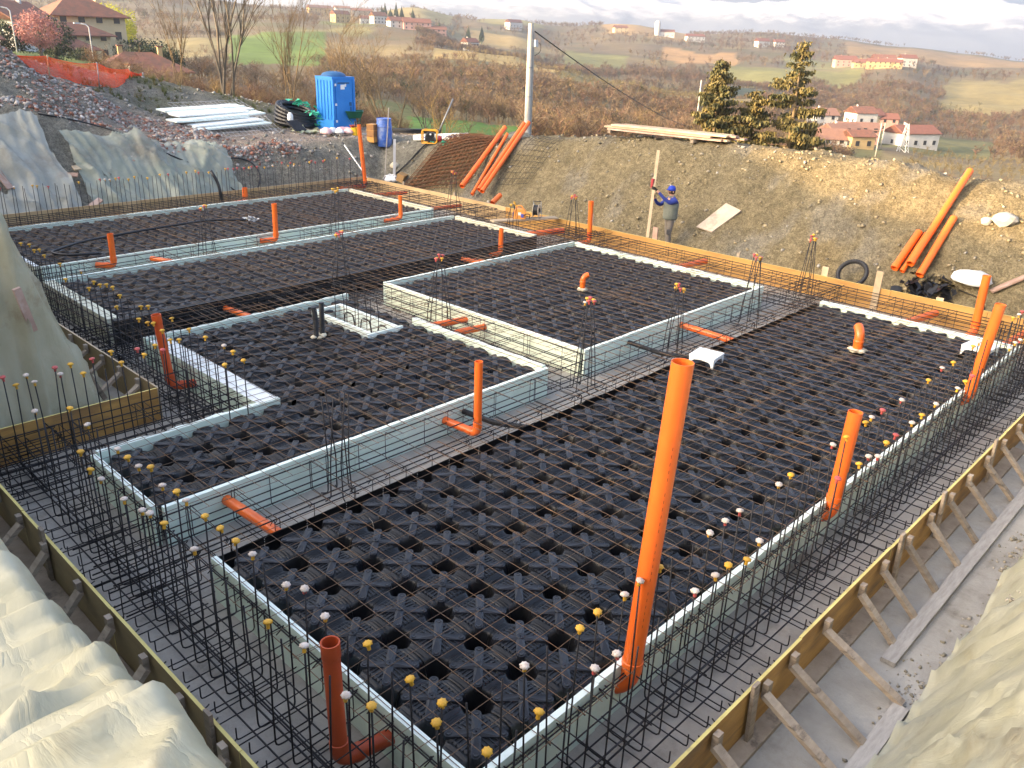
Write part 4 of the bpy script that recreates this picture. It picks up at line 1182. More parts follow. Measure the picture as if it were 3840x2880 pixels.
def stub(label, x, y, dirv, r):
    t = thing('drain_stub', label, 'drain pipe', (x, y, 0))
    d = Vector((*dirv, 0)).normalized()
    p = [(0, 0, .42), (0, 0, .60)] + [tuple(v) for v in arc((0, 0, .61), (0, 0, .61 + r * 2.2), d * (r * 2.0) + Vector((0, 0, .61 + r * 2.6)), 8)]
    MB().pipe(p, r, .005, 22).build('bend', 'pvc_orange', t, True, 40)
    MB().pipe([(0, 0, .585), (0, 0, .59), (0, 0, .625), (0, 0, .63)], r, .009, 22, radii=[r + .003, r + .007, r + .007, r + .003]).build('socket', 'pvc_orange', t, True, 40)
    MB().lathe([(r * 1.75, .435), (r * 1.95, .45), (r * 1.65, .475), (r * 1.05, .485)], 18, wav=lambda q, rr: 1 + .14 * math.sin(q * 31) + .1 * math.sin(q * 53 + 1)).build('foam_collar', 'foam', t, True)
stub('bent orange drain stub with a foam collar in the square field', 12.91, 10.22, (.8, -.5), .055)
stub('wide bent orange drain stub with a foam collar in the near field', 13.70, 4.85, (.75, .6), .078)
duct('orange pipe crossing the long middle beam beside the bare column bars', (3.69, 7.71, .30), (3.76, 6.66, .28), .06)
duct('orange pipe crossing the long middle beam beside the capped column bars', (12.92, 7.84, .30), (12.90, 6.66, .28), .06)
duct('orange pipe crossing the cross beam nearer the foam box', (9.07, 10.86, .30), (10.1, 10.64, .30), .056, group=None)
duct('orange pipe crossing the cross beam nearer the middle beam', (9.07, 10.32, .28), (10.1, 10.16, .28), .06, group=None)
duct('orange pipe crossing the dark beam beside the stubby upright pipe', (13.10, 14.02, .30), (13.4, 13.1, .30), .055)
duct('orange pipe crossing the dark beam near its sheeted end', (7.10, 14.02, .30), (7.22, 12.95, .30), .055)
duct('orange pipe crossing the end beam beside the orange compressor', (15.85, 14.75, .36), (17.3, 14.5, .34), .078)
duct('orange pipe crossing the end beam below the worker', (16.1, 10.35, .30), (17.6, 10.2, .30), .07)
duct('orange pipe crossing the end beam below the black torn plastic', (16.15, 5.05, .30), (17.6, 4.85, .30), .075)
duct('orange pipe crossing the end beam near the yellow formwork corner', (16.3, 3.3, .30), (17.6, 3.2, .32), .075)
duct('orange pipe crossing the end beam at the green lined beam', (16.05, 18.8, .38), (17.4, 18.7, .36), .055)
duct('orange pipe crossing the end beam at the farthest field', (16.05, 21.6, .38), (17.5, 21.4, .36), .055)
duct('orange pipe lying in the green lined beam beside the sheeted end pipe', (7.6, 18.2, .34), (7.95, 17.35, .34), .056)
duct('orange stub poking through the pale board formwork below the loose pipes', (18.25, 18.2, .42), (18.7, 18.3, .60), .075)

def corrugated(path, r, pitch=.012, n=12):
    P = [Vector(p) for p in path]
    pts = []; rad = []
    L = 0
    for a, b in zip(P[:-1], P[1:]):
        k = max(2, int((b - a).length / pitch))
        for q in range(k):
            pts.append(a.lerp(b, q / k)); rad.append(r * (1.0 if len(rad) % 2 else .88))
    pts.append(P[-1]); rad.append(r)
    return MB().tube(pts, r, n, radii=rad)
M('conduit', (.010, .010, .012), (.018, .018, .020), rough=.4, scale=6)
for lab, path, r in (
    ('black ribbed conduit crossing the middle beam beside the upright orange pipe', [(7.25, 7.70, .30), (7.35, 7.2, .27), (7.50, 6.62, .34)], .042),
    ('black ribbed conduit crossing the middle beam beside the white stool', [(11.28, 7.84, .34), (11.34, 7.2, .30), (11.40, 6.66, .36)], .040)):
    tag(corrugated(path, r).build('conduit', 'conduit', None, False), lab, 'conduit')
t = thing('conduit', 'pair of upright black ribbed conduits in a foam blob in the notched field', 'conduit', (7.26, 11.19, 0))
for k, (x, y) in enumerate(((-.075, -.02), (.07, .02))):
    corrugated([(x, y, .40), (x + .01, y, .75), (x - .015 + .03 * k, y, 1.0 + .03 * k)], .045).build('ribbed_pipe', 'conduit', t)
m = MB()
for k in range(9):
    a = k * .7; m.lathe([(.0, -.02), (.045, -.01), (.055, .01), (.03, .03), (0, .035)], 7, (.13 * math.cos(a) * (1 if k % 2 else .6), .05 * math.sin(a), .46 + .01 * (k % 3)))
m.build('foam_blob', 'foam', t, True)

def stool(label, x, y, rz, s=.21):
    t = thing('foam_stool', label, 'spacer', (x, y, .435), rz)
    MB().box(-s, s, -s, s, .13, .165).build('lid', 'white_plastic', t)
    m = MB()
    for sx in (-1, 1):
        for sy in (-1, 1):
            p = [(sx * s * .98, sy * s * .98), (sx * s * .62, sy * s * .98), (sx * s * .98, sy * s * .62)]
            q = [(sx * s * .98, sy * s * .98), (sx * s * .86, sy * s * .98), (sx * s * .98, sy * s * .86)]
            m.add([(a, b, .129) for a, b in p] + [(a, b, .0) for a, b in q], [(0, 1, 2), (5, 4, 3), (0, 3, 4, 1), (1, 4, 5, 2), (2, 5, 3, 0)])
    for k in range(4):
        a = k * math.pi / 2
        c, s2 = math.cos(a), math.sin(a)
        pr = [(-s * .97, .129), (s * .97, .129), (s * .9, .05), (s * .55, .095), (0, .108), (-s * .55, .095), (-s * .9, .05)]
        vs = [(u * c - s * .965 * s2, u * s2 + s * .965 * c, z) for u, z in pr] + [(u * c - s * .90 * s2, u * s2 + s * .90 * c, z) for u, z in pr]
        m.add(vs, [(0, 6, 5, 4, 3, 2, 1), (7, 8, 9, 10, 11, 12, 13)] + [(i, (i + 1) % 7, (i + 1) % 7 + 7, i + 7) for i in range(7)])
    m.build('legs', 'white_plastic', t)
stool('white plastic stool-like spacer beside the long middle beam', 11.2, 6.26, R(8))
stool('white plastic stool-like spacer beside the slim orange drain pipe', 15.15, 3.36, R(-6), .22)
t = tag(MB().tube(bend([(6.7, 18.7, .5), (6.1, 18.9, .5), (5.9, 19.4, .5), (6.8, 20.0, .5), (8.5, 20.35, .5), (10.2, 20.5, .505), (11.0, 19.9, .50)], .4, 6), .028, 8).build('hose', 'conduit', None, True), 'black hose lying across the mesh of the farthest field', 'hose')
M('crinkle', (.55, .58, .60), (.40, .42, .44), rough=.4, scale=20)
m = MB()
for k in range(16):
    a = rng.uniform(0, 6.28); r0 = rng.uniform(.02, .22)
    c = Vector((11.0 + r0 * math.cos(a), 19.8 + r0 * math.sin(a), .50 + rng.uniform(0, .06)))
    vs = [c + Vector((rng.uniform(-.1, .1), rng.uniform(-.1, .1), rng.uniform(0, .07))) for _ in range(4)]
    m.add(vs, [(0, 1, 2), (1, 3, 2)])
tag(m.build('plastic_wrap', 'crinkle'), 'crumpled grey plastic wrap on the mesh at the hose end', 'plastic wrap')
tag(MB().tube(bend([(12.0, 23.2, .35), (12.0, 23.35, .9), (11.88, 23.5, 1.25)], .2, 4), .045, 10).build('conduit', 'conduit', None, True), 'black conduit end sticking up out of the back beam', 'conduit')

# ------------------------------------------------------------------ loose pipes, boards and tools on the banks
def on(x, y, dz=0): return (x, y, gz(x, y, .4) + dz)
def lying(label, a, b, r, mat='pvc_orange', lift=.03, group=None, name='loose_pipe', lines=False):
    za = gz(*a, .4); zb = gz(*b, .4)
    # keep the straight pipe clear of the ground between its ends
    need = 0
    for k in range(1, 10):
        t = k / 10; x = a[0] + (b[0] - a[0]) * t; y = a[1] + (b[1] - a[1]) * t
        need = max(need, gz(x, y, .4) - (za + (zb - za) * t))
    dz = r + lift + need
    A = Vector((*a, za + dz)); B = Vector((*b, zb + dz))
    d = (A - B).normalized()
    o = MB().pipe([A, B], r, .005, 22).build(name, mat, None, True, 40)
    MB().pipe([B + d * .002, B + d * .11, B + d * .12], r, .006, 22, radii=[r + .007, r + .007, r + .003]).build('socket', mat, o, True, 40)
    return tag(o, label, 'pipe', group)
lying('longest loose orange pipe leaning up the bank beside the rusty mesh stack', (21.35, 20.75), (18.85, 20.22), .080)
lying('thin loose orange pipe between two wide ones beside the rusty mesh stack', (21.0, 20.30), (18.92, 19.80), .052)
lying('wide loose orange pipe beside the thin pipe, farther from the rusty mesh', (21.55, 20.05), (18.86, 19.42), .072)
lying('wide loose orange pipe outermost of the row by the rusty mesh stack', (21.6, 19.88), (18.84, 19.26), .072, lift=.045)
lying('longest loose orange pipe above the black torn plastic', (21.55, 5.93), (19.30, 6.07), .080, lift=.05)
lying('short wide loose orange pipe beside the thin one above the black plastic', (20.10, 6.28), (19.28, 6.38), .080)
lying('short thin loose orange pipe above the black torn plastic', (20.10, 6.12), (19.28, 6.20), .052)
lying('middle length loose orange pipe nearest the black torn plastic', (20.42, 5.72), (19.22, 5.80), .082)
tag(MB().lathe([(0, .14), (.08, .13), (.13, .08), (.14, 0), (.1, -.05)], 16, on(18.75, 19.75, .03)).build('white_bowl', 'white_plastic', None, True), 'upturned white plastic bowl at the foot of the loose pipes', 'bowl')

def slope_sheet(label, q, n=10, m=10, r=.006, z=.03, mat='mesh_rust', group=None, dz=0):
    """mesh sheet draped over four ground corners q (tl, tr, br, bl)"""
    q = [np.array(p) for p in q]
    parts = []
    def pt(u, v):
        p = (q[0] * (1 - u) + q[1] * u) * (1 - v) + (q[3] * (1 - u) + q[2] * u) * v
        return p
    def line(pts, lift):
        P = np.array(pts); zz = ground(P[:, 0], P[:, 1], .3) + z + lift
        return wire_np(np.stack([P[:, 0], P[:, 1], zz], -1), r)
    for i in range(n + 1):
        parts.append(line([pt(i / n, v) for v in np.linspace(0, 1, 12)], 0))
    for j in range(m + 1):
        parts.append(line([pt(u, j / m) for u in np.linspace(0, 1, 12)], 2 * r))
    V, Fq = merge_np(parts)
    return tag(link('mesh_sheet', np_mesh('mesh_sheet', V, Fq, mat)), label, 'mesh sheet', group)
for k in range(6):
    jx = random.uniform(-.12, .12); jy = random.uniform(-.12, .12)
    q = [(20.75 + jx, 22.9 + jy), (21.75 + jx, 20.95 + jy), (19.35 + jx, 20.55 + jy), (18.75 + jx, 23.15 + jy)]
    slope_sheet('rusty mesh sheet in the stack leaning on the bank below the yellow pump', q, 13, 16, .008, .03 + .035 * k, group='rusty mesh stack on the bank')
slope_sheet('single grey mesh sheet lying on the ochre bank right of the loose pipes', [(21.4, 19.3), (21.3, 18.0), (19.7, 18.1), (19.5, 19.3)], 8, 10, .006, .05, 'rebar')

def plank(label, a, b, w, th, mat, group=None, name='plank'):
    return tag(MB().beam(a, b, w, th).build(name, mat), label, 'plank', group)
for k in range(11):
    lv = k // 4
    y0 = 17.0 - random.uniform(0, .5) - .25 * lv; y1 = y0 - random.uniform(3.7, 4.3)
    x0 = 21.65 + .21 * (k % 4) + .05 * lv
    za = 2.62 + .06 * lv; zb = 2.66 + .06 * lv
    plank('pale weathered plank in the timber stack on top of the ochre bank', (x0, y0, za), (x0 + random.uniform(-.05, .05), y1, zb), .19, .05, 'timber_pale' if k % 3 else 'timber_red', 'planks stacked on the ochre bank')
for y in (13.4, 16.4):
    plank('short bearer timber under the plank stack on the ochre bank', (21.5, y, 2.56), (22.5, y, 2.56), .1, .09, 'timber', 'bearers under the plank stack')
m = MB()
c = [(19.40, 11.64), (19.36, 11.14), (19.95, 10.70), (20.05, 11.22)]
zs = [gz(x, y, .3) + .05 for x, y in c]
m.add([(x, y, z) for (x, y), z in zip(c, zs)] + [(x - .02, y, z + .03) for (x, y), z in zip(c, zs)], [(3, 2, 1, 0), (4, 5, 6, 7), (0, 1, 5, 4), (1, 2, 6, 5), (2, 3, 7, 6), (3, 0, 4, 7)])
tag(m.build('plywood_board', 'timber_stain'), 'stained plywood board lying on the bank beside the worker', 'board')
def torus(R0, r, n=40, k=10, wav=0):
    m = MB(); vs = []; fs = []
    for i in range(n):
        a = 2 * math.pi * i / n
        for j in range(k):
            b = 2 * math.pi * j / k; rr = r * (1 + wav * (i % 2))
            vs.append(((R0 + rr * math.cos(b)) * math.cos(a), (R0 + rr * math.cos(b)) * math.sin(a), rr * math.sin(b)))
    for i in range(n):
        for j in range(k):
            fs.append((i * k + j, ((i + 1) % n) * k + j, ((i + 1) % n) * k + (j + 1) % k, i * k + (j + 1) % k))
    return m.add(vs, fs)
o = torus(.31, .048, 72, 10, .10).build('pipe_ring', 'conduit', None, False)
tag(o, 'black ribbed pipe ring leaning on the bank behind the orange formwork', 'pipe ring')
o.location = (18.72, 7.08, .46); o.rotation_euler = (0, R(-52), 0)

def rag(label, name, cat, pts, size, n, mat, seed=0, flat=.5, group=None):
    """heap of crumpled film: many bent quads"""
    rr = np.random.default_rng(seed); m = MB()
    for k in range(n):
        px, py, pz = pts[k % len(pts)]
        c = Vector((px + rr.normal(0, size * .45), py + rr.normal(0, size * .45), pz + abs(rr.normal(0, size * .22))))
        g = gz(c.x, c.y, .4)
        c.z = max(c.z, g + .03)
        a = rr.uniform(0, 6.28); w = size * rr.uniform(.25, .7)
        u = Vector((math.cos(a), math.sin(a), rr.uniform(-.4, .4))) * w; v = Vector((-math.sin(a), math.cos(a), rr.uniform(-.6, .6) * flat)) * w
        P = []
        for i in range(4):
            row = []
            for j in range(4):
                p = c + u * (i / 3 - .5) + v * (j / 3 - .5) + Vector((0, 0, rr.normal(0, size * .06)))
                row.append(p)
            P.append(row)
        m.grid(P)
    return tag(m.build(name, mat, None, True), label, cat, group)
M('film_black', (.010, .010, .011), (.02, .02, .022), rough=.3, scale=8)
M('film_white', (.80, .82, .84), (.70, .74, .74), rough=.45, scale=6, trans=.15)
M('film_pink', (.72, .36, .36), (.76, .62, .60), rough=.5, scale=5)
M('film_green', (.06, .55, .33), (.10, .62, .42), rough=.5, scale=5, trans=.2)
M('film_yellow', (.55, .56, .36), (.48, .50, .33), rough=.5, scale=5, trans=.2)
rag('torn black plastic heap in front of the short loose orange pipes', 'torn_plastic', 'torn plastic', [on(19.05, 5.75, .05), on(18.9, 5.45, .05), on(19.1, 5.25, .08), on(18.8, 5.75, .06)], .34, 60, 'film_black', 3, 1.6)
for k, pth in enumerate(([(18.95, 5.0), (18.75, 4.55), (18.9, 4.1), (18.75, 3.7)], [(19.2, 4.95), (19.1, 4.45), (18.75, 4.2), (18.6, 4.9)])):
    P = [Vector(on(x, y, .05)) for x, y in pth]
    m = MB().beam(P[0], P[1], .05, .012).beam(P[1], P[2], .05, .012).beam(P[2], P[3], .05, .012)
    tag(m.build('plastic_strip', 'film_black'), 'black plastic strip trailing from the torn heap ' + ('toward the yellow corner' if k == 0 else 'beside the white bag'), 'plastic strip')
def sack(label, loc, s, mat, name='sack', cat='sack', seed=1, group=None):
    rr = random.Random(seed); vs = []; fs = []; n, k = 16, 9
    for i in range(k + 1):
        ph = math.pi * i / k
        for j in range(n):
            a = 2 * math.pi * j / n
            q = 1 + .12 * math.sin(3 * a + seed) * math.sin(ph) + rr.uniform(-.06, .06)
            vs.append((loc[0] + s[0] * q * math.sin(ph) * math.cos(a), loc[1] + s[1] * q * math.sin(ph) * math.sin(a), loc[2] + s[2] * (math.cos(ph) * (1 if math.cos(ph) > 0 else .35)) * q))
    for i in range(k):
        for j in range(n):
            fs.append((i * n + j, (i + 1) * n + j, (i + 1) * n + (j + 1) % n, i * n + (j + 1) % n))
    return tag(MB().add(vs, fs).build(name, mat, None, True), label, cat, group)
sack('bulging white plastic bag beside the torn black plastic', on(19.35, 4.75, .12), (.34, .42, .22), 'film_white', 'plastic_bag', 'bag', 3)
tag(MB().beam(on(19.25, 4.35, .06), on(20.0, 3.35, .08), .17, .035).build('plank', 'timber_red'), 'weathered plank lying on the bank beside the white bag', 'plank')
def rock(label, loc, s, seed, mat='rock'):
    rr = random.Random(seed); bm = bmesh.new(); bmesh.ops.create_icosphere(bm, subdivisions=2, radius=1)
    for v in bm.verts:
        q = 1 + rr.uniform(-.22, .22); v.co = Vector((v.co.x * s[0] * q, v.co.y * s[1] * q, v.co.z * s[2] * q))
    me = bpy.data.meshes.new('rock'); bm.to_mesh(me); bm.free(); me.materials.append(MATS[mat])
    o = link('rock', me); o.location = loc
    return tag(o, label, 'rock')
M('rock', (.42, .40, .35), (.32, .31, .28), rough=.9, scale=4, bump=.5, bscale=12)
rock('large grey rock on the bank above the white bag', on(20.62, 4.78, .05), (.22, .26, .16), 4)
rock('small pale rock beside the large grey rock', on(20.55, 5.08, .03), (.11, .13, .09), 6)

# power kit on a plank across the far beams
tag(MB().beam((15.9, 15.85, .545), (17.75, 15.15, .535), .26, .04).build('plank', 'timber_pale'), 'pale plank under the orange compressor and the cable reel', 'plank')
M('tool_orange', (.80, .33, .07), (.72, .28, .06), rough=.5, scale=4)
M('tool_blue', (.10, .12, .45), rough=.5)
M('reel_cream', (.68, .58, .42), (.62, .52, .37), rough=.6, scale=4)
t = thing('compressor', 'orange boxy compressor with a carrying handle beside the cable reel', 'compressor', (16.72, 15.60, .568), R(-52))
prof = [(-.17, 0), (.17, 0), (.17, .20), (.12, .25), (-.09, .27), (-.15, .20)]
m = MB(); vs = [(x, y, z) for y in (-.12, .12) for x, z in prof]
m.add(vs, [tuple(range(5, -1, -1)), tuple(range(6, 12))] + [(i, (i + 1) % 6, (i + 1) % 6 + 6, i + 6) for i in range(6)])
m.build('body', 'tool_orange', t)
MB().tube(bend([(-.10, 0, .25), (-.08, 0, .34), (.06, 0, .34), (.10, 0, .25)], .04, 3), .018, 8).build('handle', 'tool_orange', t, True)
MB().box(-.178, -.171, -.10, .10, .03, .15).build('label_plate', 'tool_blue', t)
MB().box(-.03, .05, -.127, -.121, .10, .18).build('label_plate', 'white_plastic', t)
MB().box(.05, .12, -.15, -.1215, .05, .14).build('hose_block', 'tool_blue', t)
MB().tube(bend([(.12, -.13, .10), (.22, -.15, .16), (.30, -.05, .12), (.27, .02, .0)], .06, 4), .012, 6).build('lead', 'black_plastic', t, True)
t = thing('cable_reel', 'black cable reel with cream side discs on a wire stand', 'cable reel', (17.18, 15.40, .568), R(-62))
for sx in (-1, 1):
    m = MB().lathe([(.075, -.006), (.165, -.006), (.172, 0), (.165, .006), (.075, .006), (.07, 0), (.075, -.006)], 28)
    m.xf(Matrix.Translation((sx * .075, 0, .20)) @ Matrix.Rotation(R(90), 4, 'Y')).build('side_disc', 'reel_cream', t, True, 40)
MB().lathe([(.0, -.068), (.135, -.068), (.14, -.03), (.137, 0), (.14, .03), (.135, .068), (0, .068)], 24).xf(Matrix.Translation((0, 0, .20)) @ Matrix.Rotation(R(90), 4, 'Y')).build('cable_coil', 'black_plastic', t, True, 40)
MB().lathe([(0, -.1), (.06, -.1), (.06, .1), (0, .1)], 12).xf(Matrix.Translation((0, 0, .20)) @ Matrix.Rotation(R(90), 4, 'Y')).build('hub', 'black_plastic', t, True, 40)
for sx in (-1, 1):
    MB().tube(bend([(sx * .11, -.16, .012), (sx * .11, .16, .012), (sx * .11, .05, .43)], .04, 3), .010, 6).build('stand_leg', 'steel_grey', t, True)
MB().tube([(-.11, .05, .43), (.11, .05, .43)], .012, 6).build('stand_handle', 'black_plastic', t, True)
MB().tube(bend([(.12, 0, .2), (.15, -.08, .13), (.2, -.08, .13)], .02, 3), .008, 6).build('crank', 'steel_grey', t, True)

# ------------------------------------------------------------------ things on the plateau beyond the pit
M('loo_blue', (.020, .20, .62), (.030, .23, .66), rough=.45, scale=2)
M('loo_dark', (.02, .09, .22), (.03, .11, .26), rough=.5, scale=3)
M('sticker', (.80, .82, .82), rough=.6)
def toilet():
    t = thing('portable_toilet', 'bright blue portable toilet with a domed roof on the plateau', 'toilet', on(21.05, 30.25, -.03), R(2))
    w = .55; h = 2.08
    m = MB().box(-w, w, -w, w, .0, h)
    m.build('cabin', 'loo_blue', t)
    MB().box(-w - .03, w + .03, -w - .03, w + .03, .02, .42).build('base_skirt', 'loo_blue', t)
    for k in range(5):                                             # moulded uprights of the left wall
        y = -.42 + .21 * k
        MB().beam((-w - .012, y, .45), (-w - .012, y, 1.95), .05, .03, up=(1, 0, 0)).build('wall_rib', 'loo_blue', t)
    MB().box(-w - .012, w + .012, -w - .012, w + .012, h - .08, h + .012).build('eaves', 'loo_blue', t)
    for sx in (-1, 1):
        MB().box(sx * (w - .04) - .045, sx * (w - .04) + .045, -w - .04, -w - .0005, .43, h - .081).build('corner_post', 'loo_blue', t)
    m = MB().lathe([(.50, 0), (.50, .04), (.44, .11), (.28, .17), (.1, .19), (0, .19)], 24).xf(Matrix.Translation((-.02, .05, h + .013)))
    m.build('roof_dome', 'loo_dark', t, True, 35)
    for k in range(6):
        a = k * math.pi / 3
        MB().beam((-.02 + .46 * math.cos(a), .05 + .46 * math.sin(a), h + .085), (-.02 + .12 * math.cos(a), .05 + .12 * math.sin(a), h + .20), .05, .03).build('roof_rib', 'loo_dark', t)
    d = MB().box(-.40, .40, -w - .028, -w - .001, .10, h - .10).build('door', 'loo_blue', t)
    MB().box(-.30, .28, -w - .038, -w - .0285, h - .25, h - .19).build('vent_slot', 'loo_dark', d)
    for z in (.35, 1.0, 1.75):
        MB().box(-.46, -.38, -w - .05, -w - .041, z, z + .09).build('hinge', 'sticker', d)
    MB().box(-.16, .04, -w - .036, -w - .0285, 1.62, 1.80).build('sticker', 'sticker', d)
    MB().box(.05, .12, -w - .036, -w - .0285, 1.72, 1.86).build('sticker', 'sticker', d)
    MB().box(.26, .33, -w - .07, -w - .0285, .98, 1.12).build('latch', 'loo_dark', d)
    MB().box(.29, .33, -w - .06, -w - .0285, .78, .93).build('latch', 'loo_dark', d)
toilet()
M('drum_blue', (.035, .10, .42), (.06, .15, .48), rough=.5, scale=4, dirt=(.35, .40, .50), dscale=3, dlo=.45, dhi=.75)
t = thing('barrel', 'scuffed blue plastic barrel standing behind the leaning plank', 'barrel', on(20.1, 25.85, -.02))
MB().lathe([(.24, 0), (.265, .03), (.285, .25), (.295, .5), (.285, .75), (.262, .95), (.255, .97)], 28).build('body', 'drum_blue', t, True, 50)
for z in (.28, .72):
    MB().lathe([(.287, z - .02), (.302, z), (.287, z + .02)], 28).build('hoop', 'drum_blue', t, True)
MB().lathe([(.255, .965), (.275, .97), (.275, 1.01), (.26, 1.02), (.25, 1.0), (0, .99)], 28).build('lid_ring', 'drum_blue', t, True, 40)
M('varnish', (.30, .15, .05), (.22, .105, .04), rough=.5, scale=6)
M('varnish_light', (.50, .26, .06), (.42, .21, .06), rough=.5, scale=6)
t = thing('chimney_block', 'stack of three brown square chimney blocks beside the blue barrel', 'chimney block', on(19.72, 26.05, 0), R(15))
for k in range(3):
    z = k * .215; m = MB(); s = .16
    for (a, b, c, d) in ((-s, s, -s, -s + .035), (-s, s, s - .035, s), (-s, -s + .035, -s + .036, s - .036), (s - .035, s, -s + .036, s - .036)): m.box(a, b, c, d, z + .002, z + .198)
    m.build('block', 'varnish' if k else 'varnish_light', t)
    MB().box(-s - .012, s + .012, -s - .012, s + .012, z + .1985, z + .2145).build('rim', 'varnish_light' if k else 'varnish', t)
M('barrow_green', (.012, .10, .062), (.02, .13, .08), rough=.5, scale=4)
t = thing('wheelbarrow', 'dark green wheelbarrow parked beside the blue toilet', 'wheelbarrow', on(21.5, 29.6, 0), R(-35))
top = [(-.36, -.30), (.36, -.30), (.36, .45), (-.36, .45)]; bot = [(-.24, -.12), (.24, -.12), (.24, .22), (-.24, .22)]
m = MB(); m.add([(x, y, .74) for x, y in top] + [(x, y, .46) for x, y in bot], [(0, 4, 5, 1), (1, 5, 6, 2), (2, 6, 7, 3), (3, 7, 4, 0), (4, 7, 6, 5)])
me = m.mesh('tray', 'barrow_green'); o = link('tray', me, t); sd = o.modifiers.new('s', 'SOLIDIFY'); sd.thickness = .015
MB().tube([(x, y, .74) for x, y in top + top[:1]], .014, 6).build('tray_rim', 'barrow_green', t)
for sx in (-1, 1):
    MB().tube(bend([(sx * .06, -.62, .22), (sx * .22, -.1, .44), (sx * .27, .5, .50), (sx * .29, .95, .72)], .06, 3), .016, 6).build('handle', 'barrow_green', t, True)
    MB().tube([(sx * .24, .35, .47), (sx * .26, .42, .0)], .014, 6).build('leg', 'barrow_green', t, True)
torus(.16, .045, 24, 8).xf(Matrix.Translation((0, -.62, .205)) @ Matrix.Rotation(R(90), 4, 'Y')).build('wheel', 'black_plastic', t, True)
for sx in (-.22, .22):
    tag(MB().tube([on(21.75 + sx, 29.95, .0), (21.8 + sx * 1.5, 30.15, gz(21.8, 30.15) + 1.15)], .018, 6).build('tool_handle', 'timber'), 'wooden tool handle standing up behind the wheelbarrow ' + ('near the toilet' if sx < 0 else 'toward the barrel'), 'tool handle')
o = torus(.42, .075, 40, 8, .08); vs0 = list(o.v)
t = thing('pipe_coil', 'black pipe coil leaning behind the toilet beside the wheelbarrow', 'pipe coil', on(22.0, 30.9, .45), R(30))
for k in range(3):
    q = torus(.40 - .02 * k, .06, 40, 8, .08).xf(Matrix.Translation((0, .11 * k, 0)) @ Matrix.Rotation(R(80), 4, 'X')).build('coil_turn', 'conduit', t)
t = thing('pallet', 'wooden pallet carrying black plastic rods near the yellow pump', 'pallet', on(23.3, 27.9, 0), R(-40))
for y in (-.35, 0, .35): MB().box(-.6, .6, y - .05, y + .05, .022, .10).build('bearer', 'timber_pale', t)
for k in range(7): MB().box(-.6 + k * .185, -.6 + k * .185 + .10, -.4, .4, .101, .123).build('deck_slat', 'timber_pale', t)
for k in range(3): MB().box(-.6, .6, -.40 + .35 * k, -.30 + .35 * k, .0, .021).build('base_slat', 'timber_pale', t)
t = thing('rod_bundle', 'bundle of black plastic rods lying on the pallet', 'rods', on(23.3, 27.9, .128), R(-38))
for k in range(22):
    lv = k // 9; y = -.36 + .09 * (k % 9) + .04 * lv
    MB().tube([(-.95 + random.uniform(-.1, .1), y, .028 + .05 * lv), (1.0 + random.uniform(-.1, .1), y + random.uniform(-.05, .05), .03 + .05 * lv)], .026, 7).build('rod', 'conduit', t, True)

M('frame_yellow', (.72, .36, .03), (.66, .32, .03), rough=.45, scale=4)
M('pump_red', (.28, .02, .03), rough=.5)
t = thing('motor_pump', 'motor pump in a yellow tube frame at the top of the bank', 'pump', on(20.55, 23.75, .02), R(-48))
for y in (-.19, .19):
    MB().tube(bend([(-.28, y, .02), (-.28, y, .46), (.26, y, .46), (.26, y, .02), (-.28, y, .02)], .08, 4), .022, 8).build('frame_loop', 'frame_yellow', t, True)
for x in (-.26, .24): MB().tube([(x, -.19, .46), (x, .19, .46)], .018, 8).build('frame_bar', 'frame_yellow', t, True)
MB().box(-.17, .16, -.14, .14, .07, .20).build('engine_base', 'black_plastic', t)
MB().lathe([(0, -.10), (.12, -.10), (.145, -.06), (.145, .05), (.10, .09), (0, .09)], 18).xf(Matrix.Translation((-.03, -.02, .26)) @ Matrix.Rotation(R(90), 4, 'X')).build('engine', 'black_plastic', t, True, 35)
MB().lathe([(0, -.02), (.035, -.02), (.035, .02), (0, .02)], 10).xf(Matrix.Translation((.03, -.15, .33)) @ Matrix.Rotation(R(90), 4, 'X')).build('fuel_cap', 'white_plastic', t)
MB().box(.02, .15, -.12, .10, .22, .38).build('fuel_tank', 'black_plastic', t)
MB().lathe([(0, -.07), (.09, -.07), (.11, -.03), (.10, .05), (.05, .08), (0, .08)], 14).xf(Matrix.Translation((.36, 0, .17)) @ Matrix.Rotation(R(90), 4, 'Y')).build('pump_head', 'pump_red', t, True, 35)
# wrapped foam boards seen as a long white strip with blue print
M('print_blue', (.10, .13, .33), rough=.7)
t = thing('foam_pack', 'long white wrapped foam pack with blue print behind the yellow pump', 'foam pack', on(20.95, 24.9, 0), 0)
a = Vector((0, 0, .11)); b = Vector((.15, -2.35, .11 + gz(21.1, 22.5, .4) - gz(20.95, 24.9, .4)))
MB().beam(a, b, .5, .19).build('pack', 'xps_white', t)
d = (b - a).normalized(); nrm = Vector((-d.y, d.x, 0)) * -1
for k, (s, w, h) in enumerate(((.25, .12, .03), (.42, .06, .03), (.6, .28, .05), (1.45, .10, .03), (1.6, .05, .03), (1.75, .30, .05), (2.12, .10, .10))):
    p = a + d * s + Vector((-.2535, 0, .0)); q = p + d * w
    MB().beam(p + Vector((0, 0, .0)), q, .003, h).build('print', 'print_blue', t)
rag('green net rag lying in front of the white foam pack', 'net_rag', 'net', [on(20.45, 23.0, .03), on(20.5, 22.75, .03)], .30, 10, 'film_green', 5, .1)
t = tag(MB().tube([on(21.75, 24.85, .0), (22.25, 24.4, 2.95)], .028, 8).build('steel_tube', 'steel_grey', None, True), 'long grey steel tube leaning out beyond the yellow pump', 'tube')
M('cable_black', (.012, .012, .014), (.03, .03, .03), rough=.6, scale=8)
pts = [(20.7, 23.75), (20.1, 23.7), (19.5, 23.75), (19.1, 24.0), (18.75, 24.3)]
